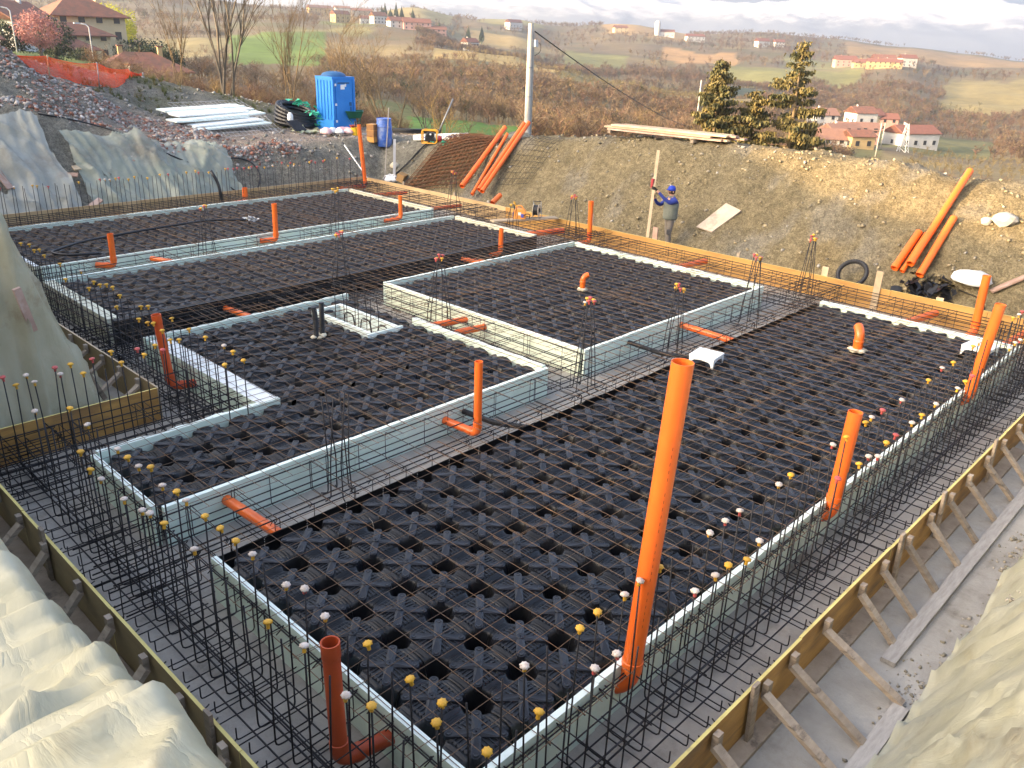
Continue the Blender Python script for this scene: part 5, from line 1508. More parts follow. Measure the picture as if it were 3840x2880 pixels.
t = thing('cable_bundle', 'tied bundle of black cables running down the bank from the pump', 'cables')
for k in range(6):
    P = []
    for i, (x, y) in enumerate(pts):
        jx = random.uniform(-.05, .05)
        P.append((x, y + jx, gz(x, y, .4) + .10 + .03 * (k % 3)))
    MB().tube(bend(P, .2, 3), .014, 5).build('cable', 'cable_black', t, True)
tag(MB().tube(bend([on(19.4, 22.6, .05), on(19.0, 22.8, .06), on(18.7, 22.9, .05), on(18.5, 22.4, .05), on(18.6, 21.6, .04)], .2, 4), .010, 5).build('cable', 'cable_black', None, True), 'thin loose cable at the foot of the rusty mesh stack', 'cable')
M('carton', (.36, .22, .09), (.30, .18, .075), rough=.8, scale=4)
tag(MB().box(-.2, .2, -.13, .13, -.1, .16).xf(Matrix.Translation(on(19.05, 23.55, .12)) @ Matrix.Rotation(.5, 4, 'Z') @ Matrix.Rotation(.35, 4, 'X')).build('carton', 'carton'), 'brown carton among the paper sacks below the cable bundle', 'carton')
M('sack_paper', (.70, .72, .74), (.10, .10, .11), rough=.7, scale=5, lo=.5, hi=.6)
sack('crumpled black and white paper sack beside the grey post', on(18.95, 24.05, .08), (.26, .34, .20), 'sack_paper', 'paper_sack', 'sack', 5)
sack('flat black and white paper sack below the brown carton', on(18.75, 23.35, .06), (.22, .42, .13), 'sack_paper', 'paper_sack', 'sack', 8)
tag(MB().beam((19.03, 23.97, gz(19.03, 23.97) - .1), (19.07, 23.94, 1.70), .09, .09).build('post', 'steel_light'), 'pale grey post standing by the paper sacks', 'post')
tag(MB().beam((19.0, 24.48, gz(19.0, 24.48) - .05), (19.17, 24.36, 2.72), .11, .03).build('plank', 'timber_grey'), 'thin grey plank standing upright in front of the blue barrel', 'plank')
t = thing('levelling_pole', 'white pole with a black tip leaning on the back formwork corner', 'pole')
MB().tube([(17.69, 23.75, .52), (17.96, 25.40, 1.42)], .022, 8).build('shaft', 'white_plastic', t, True)
MB().tube([(17.961, 25.405, 1.423), (17.985, 25.55, 1.50)], .024, 8).build('tip', 'black_plastic', t, True)
sack('pale boulder shaped bag beside the grey post', on(19.35, 24.35, .1), (.16, .16, .16), 'foam', 'bag', 'bag', 9)

# foam board stack, coil and rubbish left of the toilet
for k in range(11):
    lv = k
    y = 29.1 + .30 * lv; x0 = 14.4 + random.uniform(-.5, .5); L = 3.2 + random.uniform(-.3, .4)
    z = max(gz(x0 + 1, y, .3), gz(x0 + 2.5, y, .3)) + .10 + .055 * min(lv, 7)
    m = MB().box(0, L, 0, .60, 0, .055)
    o = m.build('foam_board', 'xps_white' if k % 3 == 1 else 'xps_top')
    o.location = (x0, y, z); o.rotation_euler = (R(4), R(-1 + random.uniform(-1, 1)), R(10 + random.uniform(-2, 2)))
    tag(o, 'pale green foam board in the fanned stack at the foot of the grey mound', 'foam board', 'foam boards stacked left of the pipe coil')
t = thing('wire_panel', 'wire mesh panel leaning on the fanned foam boards', 'wire panel', on(16.2, 28.75, 0), R(10))
parts = []
for u in np.arange(-1.6, 1.61, .2): parts.append(wire_np(np.array([[u, 0, .0], [u, 1.2, .62], [u, 2.4, 1.0]]), .005))
for v in np.arange(0, 1.01, .1): parts.append(wire_np(np.array([[-1.6, 2.4 * v, .03 + 1.0 * v], [0, 2.4 * v, .02 + 1.0 * v], [1.6, 2.4 * v, .03 + 1.0 * v]]), .005))
V, Fq = merge_np(parts); link('wires', np_mesh('wires', V, Fq, 'steel_light'), t)
t = thing('pipe_coil', 'big black ribbed pipe coil under a green net left of the toilet', 'pipe coil', on(20.0, 31.6, .12), R(20))
for k in range(5):
    for q in range(2):
        torus(.86 - .13 * q - .02 * k, .075, 64, 8, .08).xf(Matrix.Translation((.03 * k, .02 * k, .13 * k + .05)) @ Matrix.Rotation(R(6 + 3 * k), 4, 'X')).build('coil_turn', 'conduit', t)
rag('green net thrown over the big black pipe coil', 'net_rag', 'net', [(19.95, 31.1, 2.35), (20.15, 30.95, 2.2), (20.3, 30.75, 1.95), (20.45, 30.6, 1.75), (20.5, 30.4, 1.5)], .38, 34, 'film_green', 9, .9)
rag('yellowish crumpled plastic on the ground below the pipe coil', 'plastic_rag', 'plastic', [on(18.9, 29.3, .05), on(19.3, 29.2, .05), on(18.5, 29.25, .05)], .36, 26, 'film_yellow', 12, .5)
for k, (x, y, s, m) in enumerate(((19.35, 28.5, .24, 'film_pink'), (19.7, 28.6, .22, 'film_white'), (20.0, 28.45, .25, 'film_pink'), (20.3, 28.5, .22, 'film_pink'), (19.75, 28.2, .18, 'film_white'), (20.15, 28.15, .2, 'film_pink'))):
    d = {0: 'outermost pink rubbish bag nearest the yellowish plastic', 1: 'white rubbish bag squeezed between two pink ones', 2: 'large pink rubbish bag in the middle of the heap', 3: 'pink rubbish bag nearest the yellow bucket', 4: 'small white rubbish bag lying in front of the heap', 5: 'small pink rubbish bag lying in front of the heap'}[k]
    sack(d, on(x, y, .1), (s, s, s * .8), m, 'rubbish_bag', 'bag', 20 + k, 'rubbish bags in front of the toilet')
M('bucket_yellow', (.75, .48, .03), rough=.5)
t = thing('bucket', 'yellow bucket with a red bowl in it beside the rubbish bags', 'bucket', on(20.35, 28.0, 0))
MB().lathe([(.13, 0), (.17, .30), (.18, .30), (.175, .285), (.12, .02), (0, .02)], 18).build('pail', 'bucket_yellow', t, True, 40)
MB().lathe([(.05, .25), (.13, .36), (.12, .36), (.04, .27), (0, .27)], 14).xf(Matrix.Translation((-.08, .08, .02))).build('bowl', 'cap_red', t, True, 40)
tag(MB().beam(on(20.9, 27.6, .03), on(20.5, 27.9, .04), .08, .02).build('trowel_board', 'steel_light'), 'short pale batten lying in front of the yellow bucket', 'batten')
m = MB().box(-.3, .3, -.3, .3, 0, .03)
for k in range(7): m.box(-.29 + .09 * k, -.25 + .09 * k, -.29, .29, .0305, .045)
o = tag(m.build('grate', 'black_plastic'), 'black slatted plastic crate lid leaning on the foam boards', 'crate lid'); o.location = on(18.4, 29.15, .25); o.rotation_euler = (R(35), 0, R(15))
tag(MB().lathe([(.0, 0), (.10, .01), (.11, .04), (.11, .22), (.06, .28), (.05, .30), (0, .30)], 12, on(18.55, 29.75, .45)).build('canister', 'white_plastic', None, True, 40), 'white plastic canister standing above the black crate lid', 'canister')
# black hose down the sheeted bank, ending in a loop
hp = [(8.7, 27.3), (9.57, 27.35), (10.31, 27.2), (10.81, 26.5), (11.62, 26.0), (12.49, 25.6), (13.11, 25.6), (13.77, 25.7), (14.34, 25.55), (14.44, 25.15), (14.1, 24.78), (13.43, 24.7), (13.12, 25.1), (13.23, 25.45)]
P = [Vector(on(x, y, .10 if i > 2 else .05)) for i, (x, y) in enumerate(hp)]
for i in (6, 7, 8, 9): P[i].z += .08
tag(MB().tube(bend(P, .5, 5), .024, 8).build('hose', 'conduit', None, True), 'long black hose running down the sheeted bank into a loop', 'hose')

# ------------------------------------------------------------------ plastic sheeting on the banks
M('sheet_cream', (.47, .455, .32), (.58, .57, .44), rough=.38, scale=1.6, detail=6, coord='World', trans=.25, alpha=.86, dirt=(.33, .28, .18), dscale=1.1, dlo=.56, dhi=.74)
M('sheet_stain', (.44, .41, .27), (.56, .53, .38), rough=.38, scale=1.2, detail=6, coord='World', trans=.2, alpha=.82, dirt=(.26, .19, .11), dscale=1.3, dlo=.54, dhi=.70)
M('sheet_green', (.42, .48, .40), (.55, .60, .52), rough=.35, scale=1.6, detail=7, coord='World', trans=.2, alpha=.55, dirt=(.33, .33, .27), dscale=.9, dlo=.52, dhi=.72)
M('sheet_grey', (.42, .43, .37), (.56, .57, .51), rough=.35, scale=1.4, detail=7, coord='World', trans=.2, alpha=.70, dirt=(.36, .33, .27), dscale=.9, dlo=.52, dhi=.72)
for nm in ('sheet_cream', 'sheet_stain', 'sheet_green', 'sheet_grey'):
    nt = MATS[nm].node_tree; L = nt.links; p = nt.nodes['Principled BSDF']
    pos = _n(nt, 'ShaderNodeNewGeometry').outputs['Position']
    w1 = _n(nt, 'ShaderNodeTexNoise'); w1.inputs['Scale'].default_value = 3.0; w1.inputs['Detail'].default_value = 5; w1.inputs['Distortion'].default_value = 1.6
    w2 = _n(nt, 'ShaderNodeTexVoronoi', feature='DISTANCE_TO_EDGE'); w2.inputs['Scale'].default_value = 3.2
    mp = _n(nt, 'ShaderNodeMapping'); mp.inputs['Scale'].default_value = (1.5, .45, .6); mp.inputs['Rotation'].default_value = (.5, .3, .6)
    ad = _n(nt, 'ShaderNodeVectorMath', operation='MULTIPLY_ADD'); ad.inputs[1].default_value = (.5, .5, .5)
    L.new(w1.outputs['Color'], ad.inputs[0]); L.new(pos, ad.inputs[2]); L.new(pos, mp.inputs[0])
    L.new(mp.outputs[0], w1.inputs['Vector']); mp2 = _n(nt, 'ShaderNodeMapping'); mp2.inputs['Scale'].default_value = (1.3, .35, .5); mp2.inputs['Rotation'].default_value = (.5, .3, .6); L.new(ad.outputs[0], mp2.inputs[0]); L.new(mp2.outputs[0], w2.inputs['Vector'])
    sq = _n(nt, 'ShaderNodeMath', operation='POWER'); sq.inputs[1].default_value = .6; L.new(w2.outputs['Distance'], sq.inputs[0])
    sm_ = _n(nt, 'ShaderNodeMath', operation='MULTIPLY_ADD'); sm_.inputs[1].default_value = 1.6; L.new(w1.outputs[0], sm_.inputs[0]); L.new(sq.outputs[0], sm_.inputs[2])
    bp = _n(nt, 'ShaderNodeBump'); bp.inputs['Strength'].default_value = .35; bp.inputs['Distance'].default_value = .03
    L.new(sm_.outputs[0], bp.inputs['Height']); L.new(bp.outputs[0], p.inputs['Normal'])
def drape(label, org, along, out, nu, nv, du, dv, mat, lift=.05, amp=.05, fold=2.2, edge=.0, group=None, fan=0.0, v0=0.0, ridge=1.0):
    """film laid over the ground: org + along*u + out*v"""
    A = np.array(along, float); O = np.array(out, float)
    u = np.linspace(0, nu * du, nu + 1); v = np.linspace(0, nv * dv, nv + 1)
    U, Vv = np.meshgrid(u, v)
    Vj = v0 + Vv * (1 + edge * (fbm(U * .9 + 3, U * 0 + nu, 3))) 
    Uj = U + .35 * fbm(Vv * 1.1 + nu, U * .05, 3) * edge * 4
    X = org[0] + A[0] * Uj + O[0] * Vj; Y = org[1] + A[1] * Uj + O[1] * Vj
    sk = U + fan * Vv * (U - nu * du / 2)
    f1 = 1 - np.abs(vnoise(sk * fold + .5 * fbm(Vv * .8, U * .3, 2), Vv * .35)) * 2.0
    f2 = 1 - np.abs(vnoise(sk * fold * 2.3 + 7, Vv * .8 + .6 * fbm(U, Vv, 2))) * 2.0
    f3 = 1 - np.abs(vnoise(sk * fold * 5.1 + 3 + 1.2 * fbm(U * .7, Vv * .7, 2), Vv * 1.6)) * 2.0
    dg_ = U * .8 + Vv * .9
    f4 = 1 - np.abs(vnoise(dg_ * fold * 1.1 + .8 * fbm(U * .6, Vv * .6, 2), (U - Vv) * .22 + 5)) * 2.0
    sm = ground(X, Y, .35)
    dsp = amp * (ridge * f1 ** 3 + .6 * f2 ** 3 + .35 * f3 ** 3 + .8 * f4 ** 9 + .9 * fbm(sk * .7, Vv * .7 + 3, 2) + .5 * fbm(X * 1.3, Y * 1.3, 3))
    Z = np.maximum(sm, 0.0) + lift + dsp
    hf = .15 if mat == 'sheet_cream' else .6
    X = X - O[0] * dsp * hf; Y = Y - O[1] * dsp * hf
    V = np.stack([X.ravel(), Y.ravel(), Z.ravel()], -1)
    o = link('plastic_sheet', np_mesh('plastic_sheet', V, grid_faces(nv + 1, nu + 1, False), mat, True))
    return tag(o, label, 'plastic sheet', group)
drape('cream plastic sheet draped over the bank beside the weathered left formwork', (1.40, 1.2), (0, 1), (-1, 0), 110, 110, .075, .03, 'sheet_cream', .05, .07, 1.3, .10)
drape('second cream plastic sheet overlapping the first on the left bank', (1.28, 1.0), (.05, 1), (-1, 0), 60, 90, .055, .03, 'sheet_cream', .10, .08, 1.6, .12)
drape('crumpled cream plastic sheet over the bank beside the braced yellow formwork', (2.2, 1.18), (1, 0), (0, -1), 120, 80, .075, .03, 'sheet_cream', .05, .10, 2.6, .20, fan=.35, ridge=1.2)
drape('folded cream plastic sheet over the farther part of the same braced yellow bank', (8.4, 0.95), (1, 0), (0, -1), 90, 70, .09, .03, 'sheet_cream', .09, .13, 1.9, .35)
drape('stained translucent sheet covering the steep bank behind the short yellow formwork', (4.10, 10.98), (-1, .0), (0, 1), 90, 90, .05, .03, 'sheet_stain', .06, .17, 1.5, .05)
drape('stained translucent sheet falling toward the braced brown formwork', (3.78, 11.1), (0, 1), (-1, 0), 80, 45, .09, .035, 'sheet_stain', .09, .14, 1.6, .10)
drape('pale grey plastic sheet on the back bank nearest the stained sheet', (4.0, 24.42), (1, 0), (0, 1), 70, 60, .066, .045, 'sheet_grey', .05, .15, 1.5, .16, ridge=1.4)
drape('greenish plastic sheet on the back bank beside the grey one', (8.95, 24.42), (1, 0), (0, 1), 75, 50, .062, .045, 'sheet_green', .05, .14, 2.2, .16, fan=-.15, ridge=1.5)
def block(label, loc, s, rot, mat, name='wood_block'):
    o = MB().box(-s[0] / 2, s[0] / 2, -s[1] / 2, s[1] / 2, -s[2] / 2, s[2] / 2).build(name, mat)
    o.location = loc; o.rotation_euler = rot
    return tag(o, label, 'block')
block('small plank weighing down the grey sheet beside the gap in the sheets', (8.55, 25.6, gz(8.55, 25.6, .35) + .13), (.75, .14, .04), (R(38), 0, R(-40)), 'timber_red')
block('short plank laid across the gap between the grey and the green sheet', (9.15, 25.75, gz(9.15, 25.75, .35) + .14), (.6, .16, .04), (R(38), 0, R(12)), 'timber_pale')
block('upright plank piece on the grey sheet near the stained sheet', (7.0, 25.6, gz(7.0, 25.6, .35) + .14), (.18, .75, .04), (R(40), 0, R(12)), 'timber_red')
block('plank offcut at the foot of the green sheet', (10.6, 24.55, .32), (.6, .16, .05), (R(20), R(8), R(-10)), 'timber_red')
block('plank offcut at the foot of the grey sheet by the gap', (8.85, 24.62, .40), (.6, .16, .05), (R(30), R(-25), R(15)), 'timber_red')
block('reddish plank piece resting on the stained sheet', (3.05, 11.30, 1.75), (.09, .05, .62), (R(6), R(-12), R(6)), 'timber_red')
block('dark plank piece at the toe of the stained sheet', (3.82, 11.55, .42), (.06, .05, .5), (R(8), R(-22), 0), 'timber')
block('pinkish wood block holding down the cream sheet beside the left braces', (1.33, 4.42, .72), (.05, .16, .42), (R(12), R(18), R(5)), 'timber_red')
block('pale brick lying on the crumpled cream sheet', (6.9, .62, gz(6.9, .62, .35) + .20), (.30, .17, .11), (R(30), R(5), R(20)), 'timber_red', 'brick_block')

# ------------------------------------------------------------------ rubble, stones and clods
def tint_mat(name, rough=.9, trans=0.0, vary=.0):
    m = bpy.data.materials.new(name); m.use_nodes = True
    nt = m.node_tree; p = nt.nodes['Principled BSDF']
    p.inputs['Roughness'].default_value = rough; p.inputs['Specular IOR Level'].default_value = .2
    at = _n(nt, 'ShaderNodeAttribute', attribute_name='tint')
    nt.links.new(at.outputs['Color'], p.inputs['Base Color'])
    if trans:
        tr = _n(nt, 'ShaderNodeBsdfTranslucent'); nt.links.new(at.outputs['Color'], tr.inputs[0])
        ms = _n(nt, 'ShaderNodeMixShader'); ms.inputs[0].default_value = trans
        nt.links.new(p.outputs[0], ms.inputs[1]); nt.links.new(tr.outputs[0], ms.inputs[2]); nt.links.new(ms.outputs[0], nt.nodes['Material Output'].inputs[0])
    MATS[name] = m
tint_mat('tinted'); tint_mat('foliage', .7, .25)
def stone_proto(k):
    rr = np.random.default_rng(k)
    v = np.array([(x, y, z) for z in (-1, 1) for y in (-1, 1) for x in (-1, 1)], float) * np.array([1, .75, .55]) * .5
    v += rr.uniform(-.16, .16, v.shape)
    f = np.array([(0, 2, 3), (0, 3, 1), (4, 5, 7), (4, 7, 6), (0, 1, 5), (0, 5, 4), (2, 6, 7), (2, 7, 3), (0, 4, 6), (0, 6, 2), (1, 3, 7), (1, 7, 5)])
    return v, f
PROTO = [stone_proto(k) for k in range(8)]
def rotm(a, b, c):
    ca, sa, cb, sb, cc, sn = np.cos(a), np.sin(a), np.cos(b), np.sin(b), np.cos(c), np.sin(c)
    Rz = np.array([[ca, -sa, 0 * a], [sa, ca, 0 * a], [0 * a, 0 * a, 1 + 0 * a]]).transpose(2, 0, 1)
    Ry = np.array([[cb, 0 * b, sb], [0 * b, 1 + 0 * b, 0 * b], [-sb, 0 * b, cb]]).transpose(2, 0, 1)
    Rx = np.array([[1 + 0 * c, 0 * c, 0 * c], [0 * c, cc, -sn], [0 * c, sn, cc]]).transpose(2, 0, 1)
    return Rz @ Ry @ Rx
def scatter(protos, pos, scale, cols, spin=True, rot=None):
    """merge many copies: returns V, F, C"""
    n = len(pos); which = rng.integers(0, len(protos), n)
    Vs = []; Fs = []; Cs = []; b = 0
    for k, (pv, pf) in enumerate(protos):
        idx = np.where(which == k)[0]
        if len(idx) == 0: continue
        if spin: M3 = rotm(rng.uniform(0, 6.28, len(idx)), rng.uniform(-.6, .6, len(idx)), rng.uniform(-.6, .6, len(idx)))
        else: M3 = rotm(rng.uniform(0, 6.28, len(idx)), rng.uniform(-.06, .06, len(idx)), rng.uniform(-.06, .06, len(idx)))
        s = scale[idx]
        if s.ndim == 1: s = np.stack([s, s, s], -1)
        V = np.einsum('nij,vj->nvi', M3, pv) * s[:, None, :] + pos[idx][:, None]
        Fq = pf[None] + (np.arange(len(idx)) * len(pv))[:, None, None]
        Vs.append(V.reshape(-1, 3)); Fs.append(Fq.reshape(-1, pf.shape[1]) + b); b += len(idx) * len(pv)
        Cs.append(np.repeat(cols[idx], len(pv), 0))
    return np.concatenate(Vs), np.concatenate(Fs), np.concatenate(Cs)
def stuff(name, label, cat, V, Fq, C, mat):
    me = np_mesh(name, V, Fq, mat); set_tint(me, C)
    return tag(link(name, me), label, cat, kind='stuff')
def stones(name, label, x, y, smin, smax, pal, w, sink=.0):
    n = len(x)
    z = ground(x, y) + sink
    s = smin + (smax - smin) * rng.random(n) ** 3.2
    pal = np.array(pal); c = pal[rng.choice(len(pal), n, p=w)] * rng.uniform(.75, 1.2, (n, 1))
    V, Fq, C = scatter(PROTO, np.stack([x, y, z + s * .12], -1), s, c)
    stuff(name, label, 'stones', V, Fq, C, 'tinted')
BRICK = [(.25, .12, .085), (.34, .23, .19), (.36, .335, .31), (.46, .43, .40), (.20, .19, .18)]
n = 9000
x = rng.uniform(5.5, 14.8, n); y = rng.uniform(26.4, 33.5, n)
keep = (y > 27.2 + .35 * np.abs(x - 8) * 0 + .05 * (x - 7)) & (y < 33.5 - .42 * (x - 7)) & (fbm(x * .6, y * .6, 2) > -.35)
stones('brick_rubble', 'brick and stone rubble heap below the orange net fence', x[keep], y[keep], .035, .14, BRICK, [.22, .26, .28, .14, .10])
n = 1600
x = rng.uniform(10.5, 16.5, n); y = 26.1 + (x - 10.5) * .0 + rng.normal(0, .28, n)
stones('brick_rubble', 'band of brick rubble along the top edge of the green sheet', x, y, .03, .13, BRICK, [.28, .28, .26, .10, .08])
n = 5200
x = rng.uniform(18.5, 24, n); y = rng.uniform(-1, 24, n)
keep = rng.random(n) < np.clip(.55 + fbm(x * .8, y * .8, 3) * 1.2, .08, 1)
stones('clay_clods', 'loose clods and stones on the ochre bank', x[keep], y[keep], .010, .10, [(.27, .225, .145), (.23, .205, .155), (.33, .31, .27), (.36, .30, .19)], [.42, .25, .18, .15])
n = 3600
x = rng.uniform(9, 27, n); y = rng.uniform(24.6, 42, n)
stones('gravel', 'gravel and small stones on the plateau and the grey mound', x, y, .02, .14, [(.25, .24, .20), (.34, .32, .29), (.40, .38, .35), (.27, .17, .13)], [.45, .3, .15, .1])
n = 1500
x = rng.uniform(5, 16.5, n); y = 1.02 + np.abs(rng.normal(0, .16, n)) + .12 * np.sin(x * 2.1)
z = np.maximum(ground(x, y), 0)
s = .008 + .035 * rng.random(n) ** 2.5
pal = np.array([(.30, .27, .21), (.38, .35, .30), (.24, .22, .17)]); c = pal[rng.integers(0, 3, n)]
V, Fq, C = scatter(PROTO, np.stack([x, y, z + s * .2], -1), s, c)
stuff('gravel', 'fine grit along the edge of the crumpled cream sheet', 'gravel', V, Fq, C, 'tinted')

# ------------------------------------------------------------------ grass tufts on the mound
def blade_proto(k):
    rr = np.random.default_rng(100 + k); V = []; Fq = []
    for i in range(14):
        a = rr.uniform(0, 6.28); l = rr.uniform(.5, 1.0); d = np.array([math.cos(a), math.sin(a), 0]) * rr.uniform(.15, .5)
        b = np.array([rr.uniform(-.2, .2), rr.uniform(-.2, .2), 0]); w = np.array([-math.sin(a), math.cos(a), 0]) * .04
        V += [b - w, b + w, b + d + np.array([0, 0, l])]; Fq.append((3 * i, 3 * i + 1, 3 * i + 2))
    return np.array(V), np.array(Fq)
BL = [blade_proto(k) for k in range(5)]
n = 2200
x = rng.uniform(9, 30, n); y = rng.uniform(31, 44, n)
keep = (fbm(x * .5 + 50, y * .5, 3) > .02) & (np.hypot(x, y) > 35)
x, y = x[keep], y[keep]
V, Fq, C = scatter(BL, np.stack([x, y, ground(x, y)], -1), rng.uniform(.10, .32, len(x)), np.array([(.10, .11, .035), (.17, .15, .06), (.07, .09, .03)])[rng.integers(0, 3, len(x))], False)
stuff('grass', 'tufts of grass on the grey mound and the plateau edge', 'grass', V, Fq, C, 'foliage')

# ------------------------------------------------------------------ orange net fence
M('net_orange', (.90, .10, .02), (.92, .14, .03), rough=.5, scale=3, trans=.3)
t = thing('net_fence', 'orange plastic net fence along the top of the rubble heap', 'fence')
fp = [(5.5, 30.6, 4.55), (8.6, 31.1, 4.28), (10.9, 32.4, 4.02), (13.2, 34.2, 3.72), (15.4, 36.6, 3.42), (17.2, 39.5, 3.1)]
def fpt(s):
    k = min(int(s), len(fp) - 2); u = s - k
    a = Vector(fp[k]); b = Vector(fp[k + 1])
    return a.lerp(b, u)
parts = []
N = 15.0
def net_pt(s, v):
    p = fpt(s); fall = .10 * math.sin(math.pi * (s % 1))
    zb = gz(p.x, p.y, .3) + .03
    zt = p.z - fall
    return np.array([p.x + .05 * math.sin(s * 9 + v * 5), p.y + .06 * math.sin(s * 7 + v * 4), zb + (zt - zb) * v])
ss = np.linspace(0, len(fp) - 1.001, 110)
for v in np.linspace(0, 1, 20):
    thick = .022 if 0 < v < 1 else .05
    parts.append(wire_np(np.array([net_pt(s, v) for s in ss]), thick * .26))
for s in np.linspace(0, len(fp) - 1.001, 260):
    parts.append(wire_np(np.array([net_pt(s, v) for v in (0, .33, .66, 1)]), .0045))
V, Fq = merge_np(parts)
link('net', np_mesh('net', V, Fq, 'net_orange'), t)
for k, (px_, py_, pz_) in enumerate(fp):
    MB().tube([(px_, py_, gz(px_, py_) - .1), (px_ + .03, py_, pz_ + .05)], .022, 6).build('post', 'steel_grey' if k % 2 else 'timber_pale', t, True)

# ------------------------------------------------------------------ concrete pole and its cable
M('pole_concrete', (.48, .46, .42), (.42, .40, .36), rough=.8, scale=3)
t = thing('utility_pole', 'tall concrete utility pole standing beyond the ochre bank', 'pole', (35.26, 32.57, 0))
MB().tube([(0, 0, -2.5), (-.01, .01, 5.9)], .16, 14, radii=[.20, .135]).build('shaft', 'pole_concrete', t, True, 40)
MB().beam((.15, -.15, -1.5), (.11, -.11, 5.4), .10, .05, up=(.7, .7, 0)).build('cable_duct', 'steel_grey', t)
MB().box(.10, .32, -.26, -.10, 4.75, 5.10).build('junction_box', 'steel_light', t)
MB().tube(bend([(.25, -.2, 5.0), (.55, -.25, 4.9), (.5, -.3, 4.5), (.2, -.15, 4.3)], .2, 4), .015, 6).build('loop_cable', 'black_plastic', t, True)
for z in (2.2, 3.7): MB().lathe([(.175, z), (.18, z + .02), (.175, z + .04)], 14).build('strap', 'steel_grey', t)
a = Vector((35.4, 32.41, 5.5)); b = Vector((162.7, 98.13, -11.2))
pts = [a.lerp(b, k / 24) + Vector((0, 0, -4 * 1.4 * (k / 24) * (1 - k / 24))) for k in range(25)]
tag(MB().tube(pts, .035, 5).build('power_cable', 'cable_black', None, True), 'overhead cable running down from the concrete pole into the valley', 'cable')
def small_pole(label, x, y, h, r=.12):
    z = gz(x, y)
    tag(MB().tube([(x, y, z - .3), (x + .02, y, z + h)], r, 8, radii=[r, r * .7]).build('utility_pole', 'pole_concrete', None, True), label, 'pole')
small_pole('grey pole in the valley meadow in front of the red roofed barn', 232, 87.7, 8.5, .16)
small_pole('pale pole among the bare trees below the power cable', 168, 104, 11, .18)
small_pole('pale pole in the valley beside the pale yellow farmhouse', 262, 98, 7.5, .14)
t = thing('lattice_mast', 'small steel lattice mast in front of the red roofed barn', 'mast', (262, 91.5, gz(262, 91.5)))
for sx in (-1, 1):
    for sy in (-1, 1):
        MB().beam((sx * 1.3, sy * 1.3, -.2), (sx * .3, sy * .3, 8), .12, .12).build('leg', 'steel_light', t)
for k in range(5):
    w0 = 1.3 - k * .2; w1 = 1.3 - (k + 1) * .2; z0 = k * 1.6; z1 = z0 + 1.6
    for s in (-1, 1):
        MB().beam((-w0, s * w0, z0), (w1, s * w1, z1), .07, .07).build('brace', 'steel_light', t)
        MB().beam((s * w0, -w0, z0), (s * w1, w1, z1), .07, .07).build('brace', 'steel_light', t)

# ------------------------------------------------------------------ woodland
def bare_proto(k, nl, nt_, wl, wt, tall=1.0, n3=0):
    """unit-height leafless tree from thin tapering blades: trunk, limbs, twigs"""
    rr = np.random.default_rng(300 + k); V = []; Fq = []
    def blade(a, b, w):
        d = b - a; q = np.cross(d, rr.normal(size=3)); q /= np.linalg.norm(q) + 1e-9
        i = len(V); V.extend([a - q * w, a + q * w, b]); Fq.append((i, i + 1, i + 2))
    top = np.array([rr.uniform(-.05, .05), rr.uniform(-.05, .05), .62])
    for s in range(3):
        a = s * 2.09; q = np.array([math.cos(a), math.sin(a), 0]) * wl * 1.6; q2 = np.array([math.cos(a + 2.09), math.sin(a + 2.09), 0]) * wl * 1.6
        i = len(V); V.extend([q, q2, top]); Fq.append((i, i + 1, i + 2))
    spread = rr.uniform(.22, .36) / tall
    for l in range(nl):
        a = rr.uniform(0, 6.28); t = rr.uniform(.22, .62)
        s = top * (t / .62)
        e = np.array([math.cos(a) * spread * rr.uniform(.5, 1), math.sin(a) * spread * rr.uniform(.5, 1), min(1, t + rr.uniform(.22, .42))])
        blade(s, e, wl)
        for q in range(nt_):
            u = rr.uniform(.3, .95); s2 = s + (e - s) * u
            e2 = s2 + np.array([rr.normal(0, .09), rr.normal(0, .09), rr.uniform(.02, .2)]) * rr.uniform(.6, 1.3)
            blade(s2, e2, wt)
            for z in range(n3):
                u3 = rr.uniform(.2, .9); s3 = s2 + (e2 - s2) * u3
                blade(s3, s3 + np.array([rr.normal(0, .05), rr.normal(0, .05), rr.uniform(0, .09)]), wt * .6)
    return np.array(V), np.array(Fq)
FAR = [bare_proto(k, 9, 7, .013, .014) for k in range(8)]
MID = [bare_proto(20 + k, 12, 10, .0075, .0052) for k in range(8)]
NEAR = [bare_proto(40 + k, 12, 7, .007, .0040, n3=3) for k in range(8)]
PAL = np.array([(.115, .080, .052), (.150, .115, .078), (.135, .085, .060), (.185, .135, .070), (.095, .078, .062), (.030, .045, .022)])
def pick(n, w): return PAL[rng.choice(len(PAL), n, p=w)] * rng.uniform(.75, 1.3, (n, 1))
def sample(a0, a1, r0, r1, n):
    az = rng.uniform(a0, a1, n); r = np.sqrt(rng.uniform(r0 * r0, r1 * r1, n))
    return az, r
def wood(name, label, a0, a1, r0, r1, n, protos, h0, h1, w, thr=-.15, fields=True, nsc=70):
    az, r = sample(a0, a1, r0, r1, n)
    x = r * np.cos(np.radians(az)); y = r * np.sin(np.radians(az))
    k = fbm(x / nsc + 5, y / nsc, 3) > thr
    if fields: k &= field_at(az, r) < 0
    for hx, hy, hr in HOUSE_SPOTS: k &= (x - hx) ** 2 + (y - hy) ** 2 > hr * hr
    x, y = x[k], y[k]
    h = rng.uniform(h0, h1, len(x))
    tone = pick(len(x), w)
    V, Fq, C = scatter(protos, np.stack([x, y, ground(x, y) - .2], -1), np.stack([h * rng.uniform(1.1, 1.8, len(x)), h * rng.uniform(1.1, 1.8, len(x)), h], -1), tone, False)
    stuff(name, label, 'woodland', V, Fq, C, 'foliage')
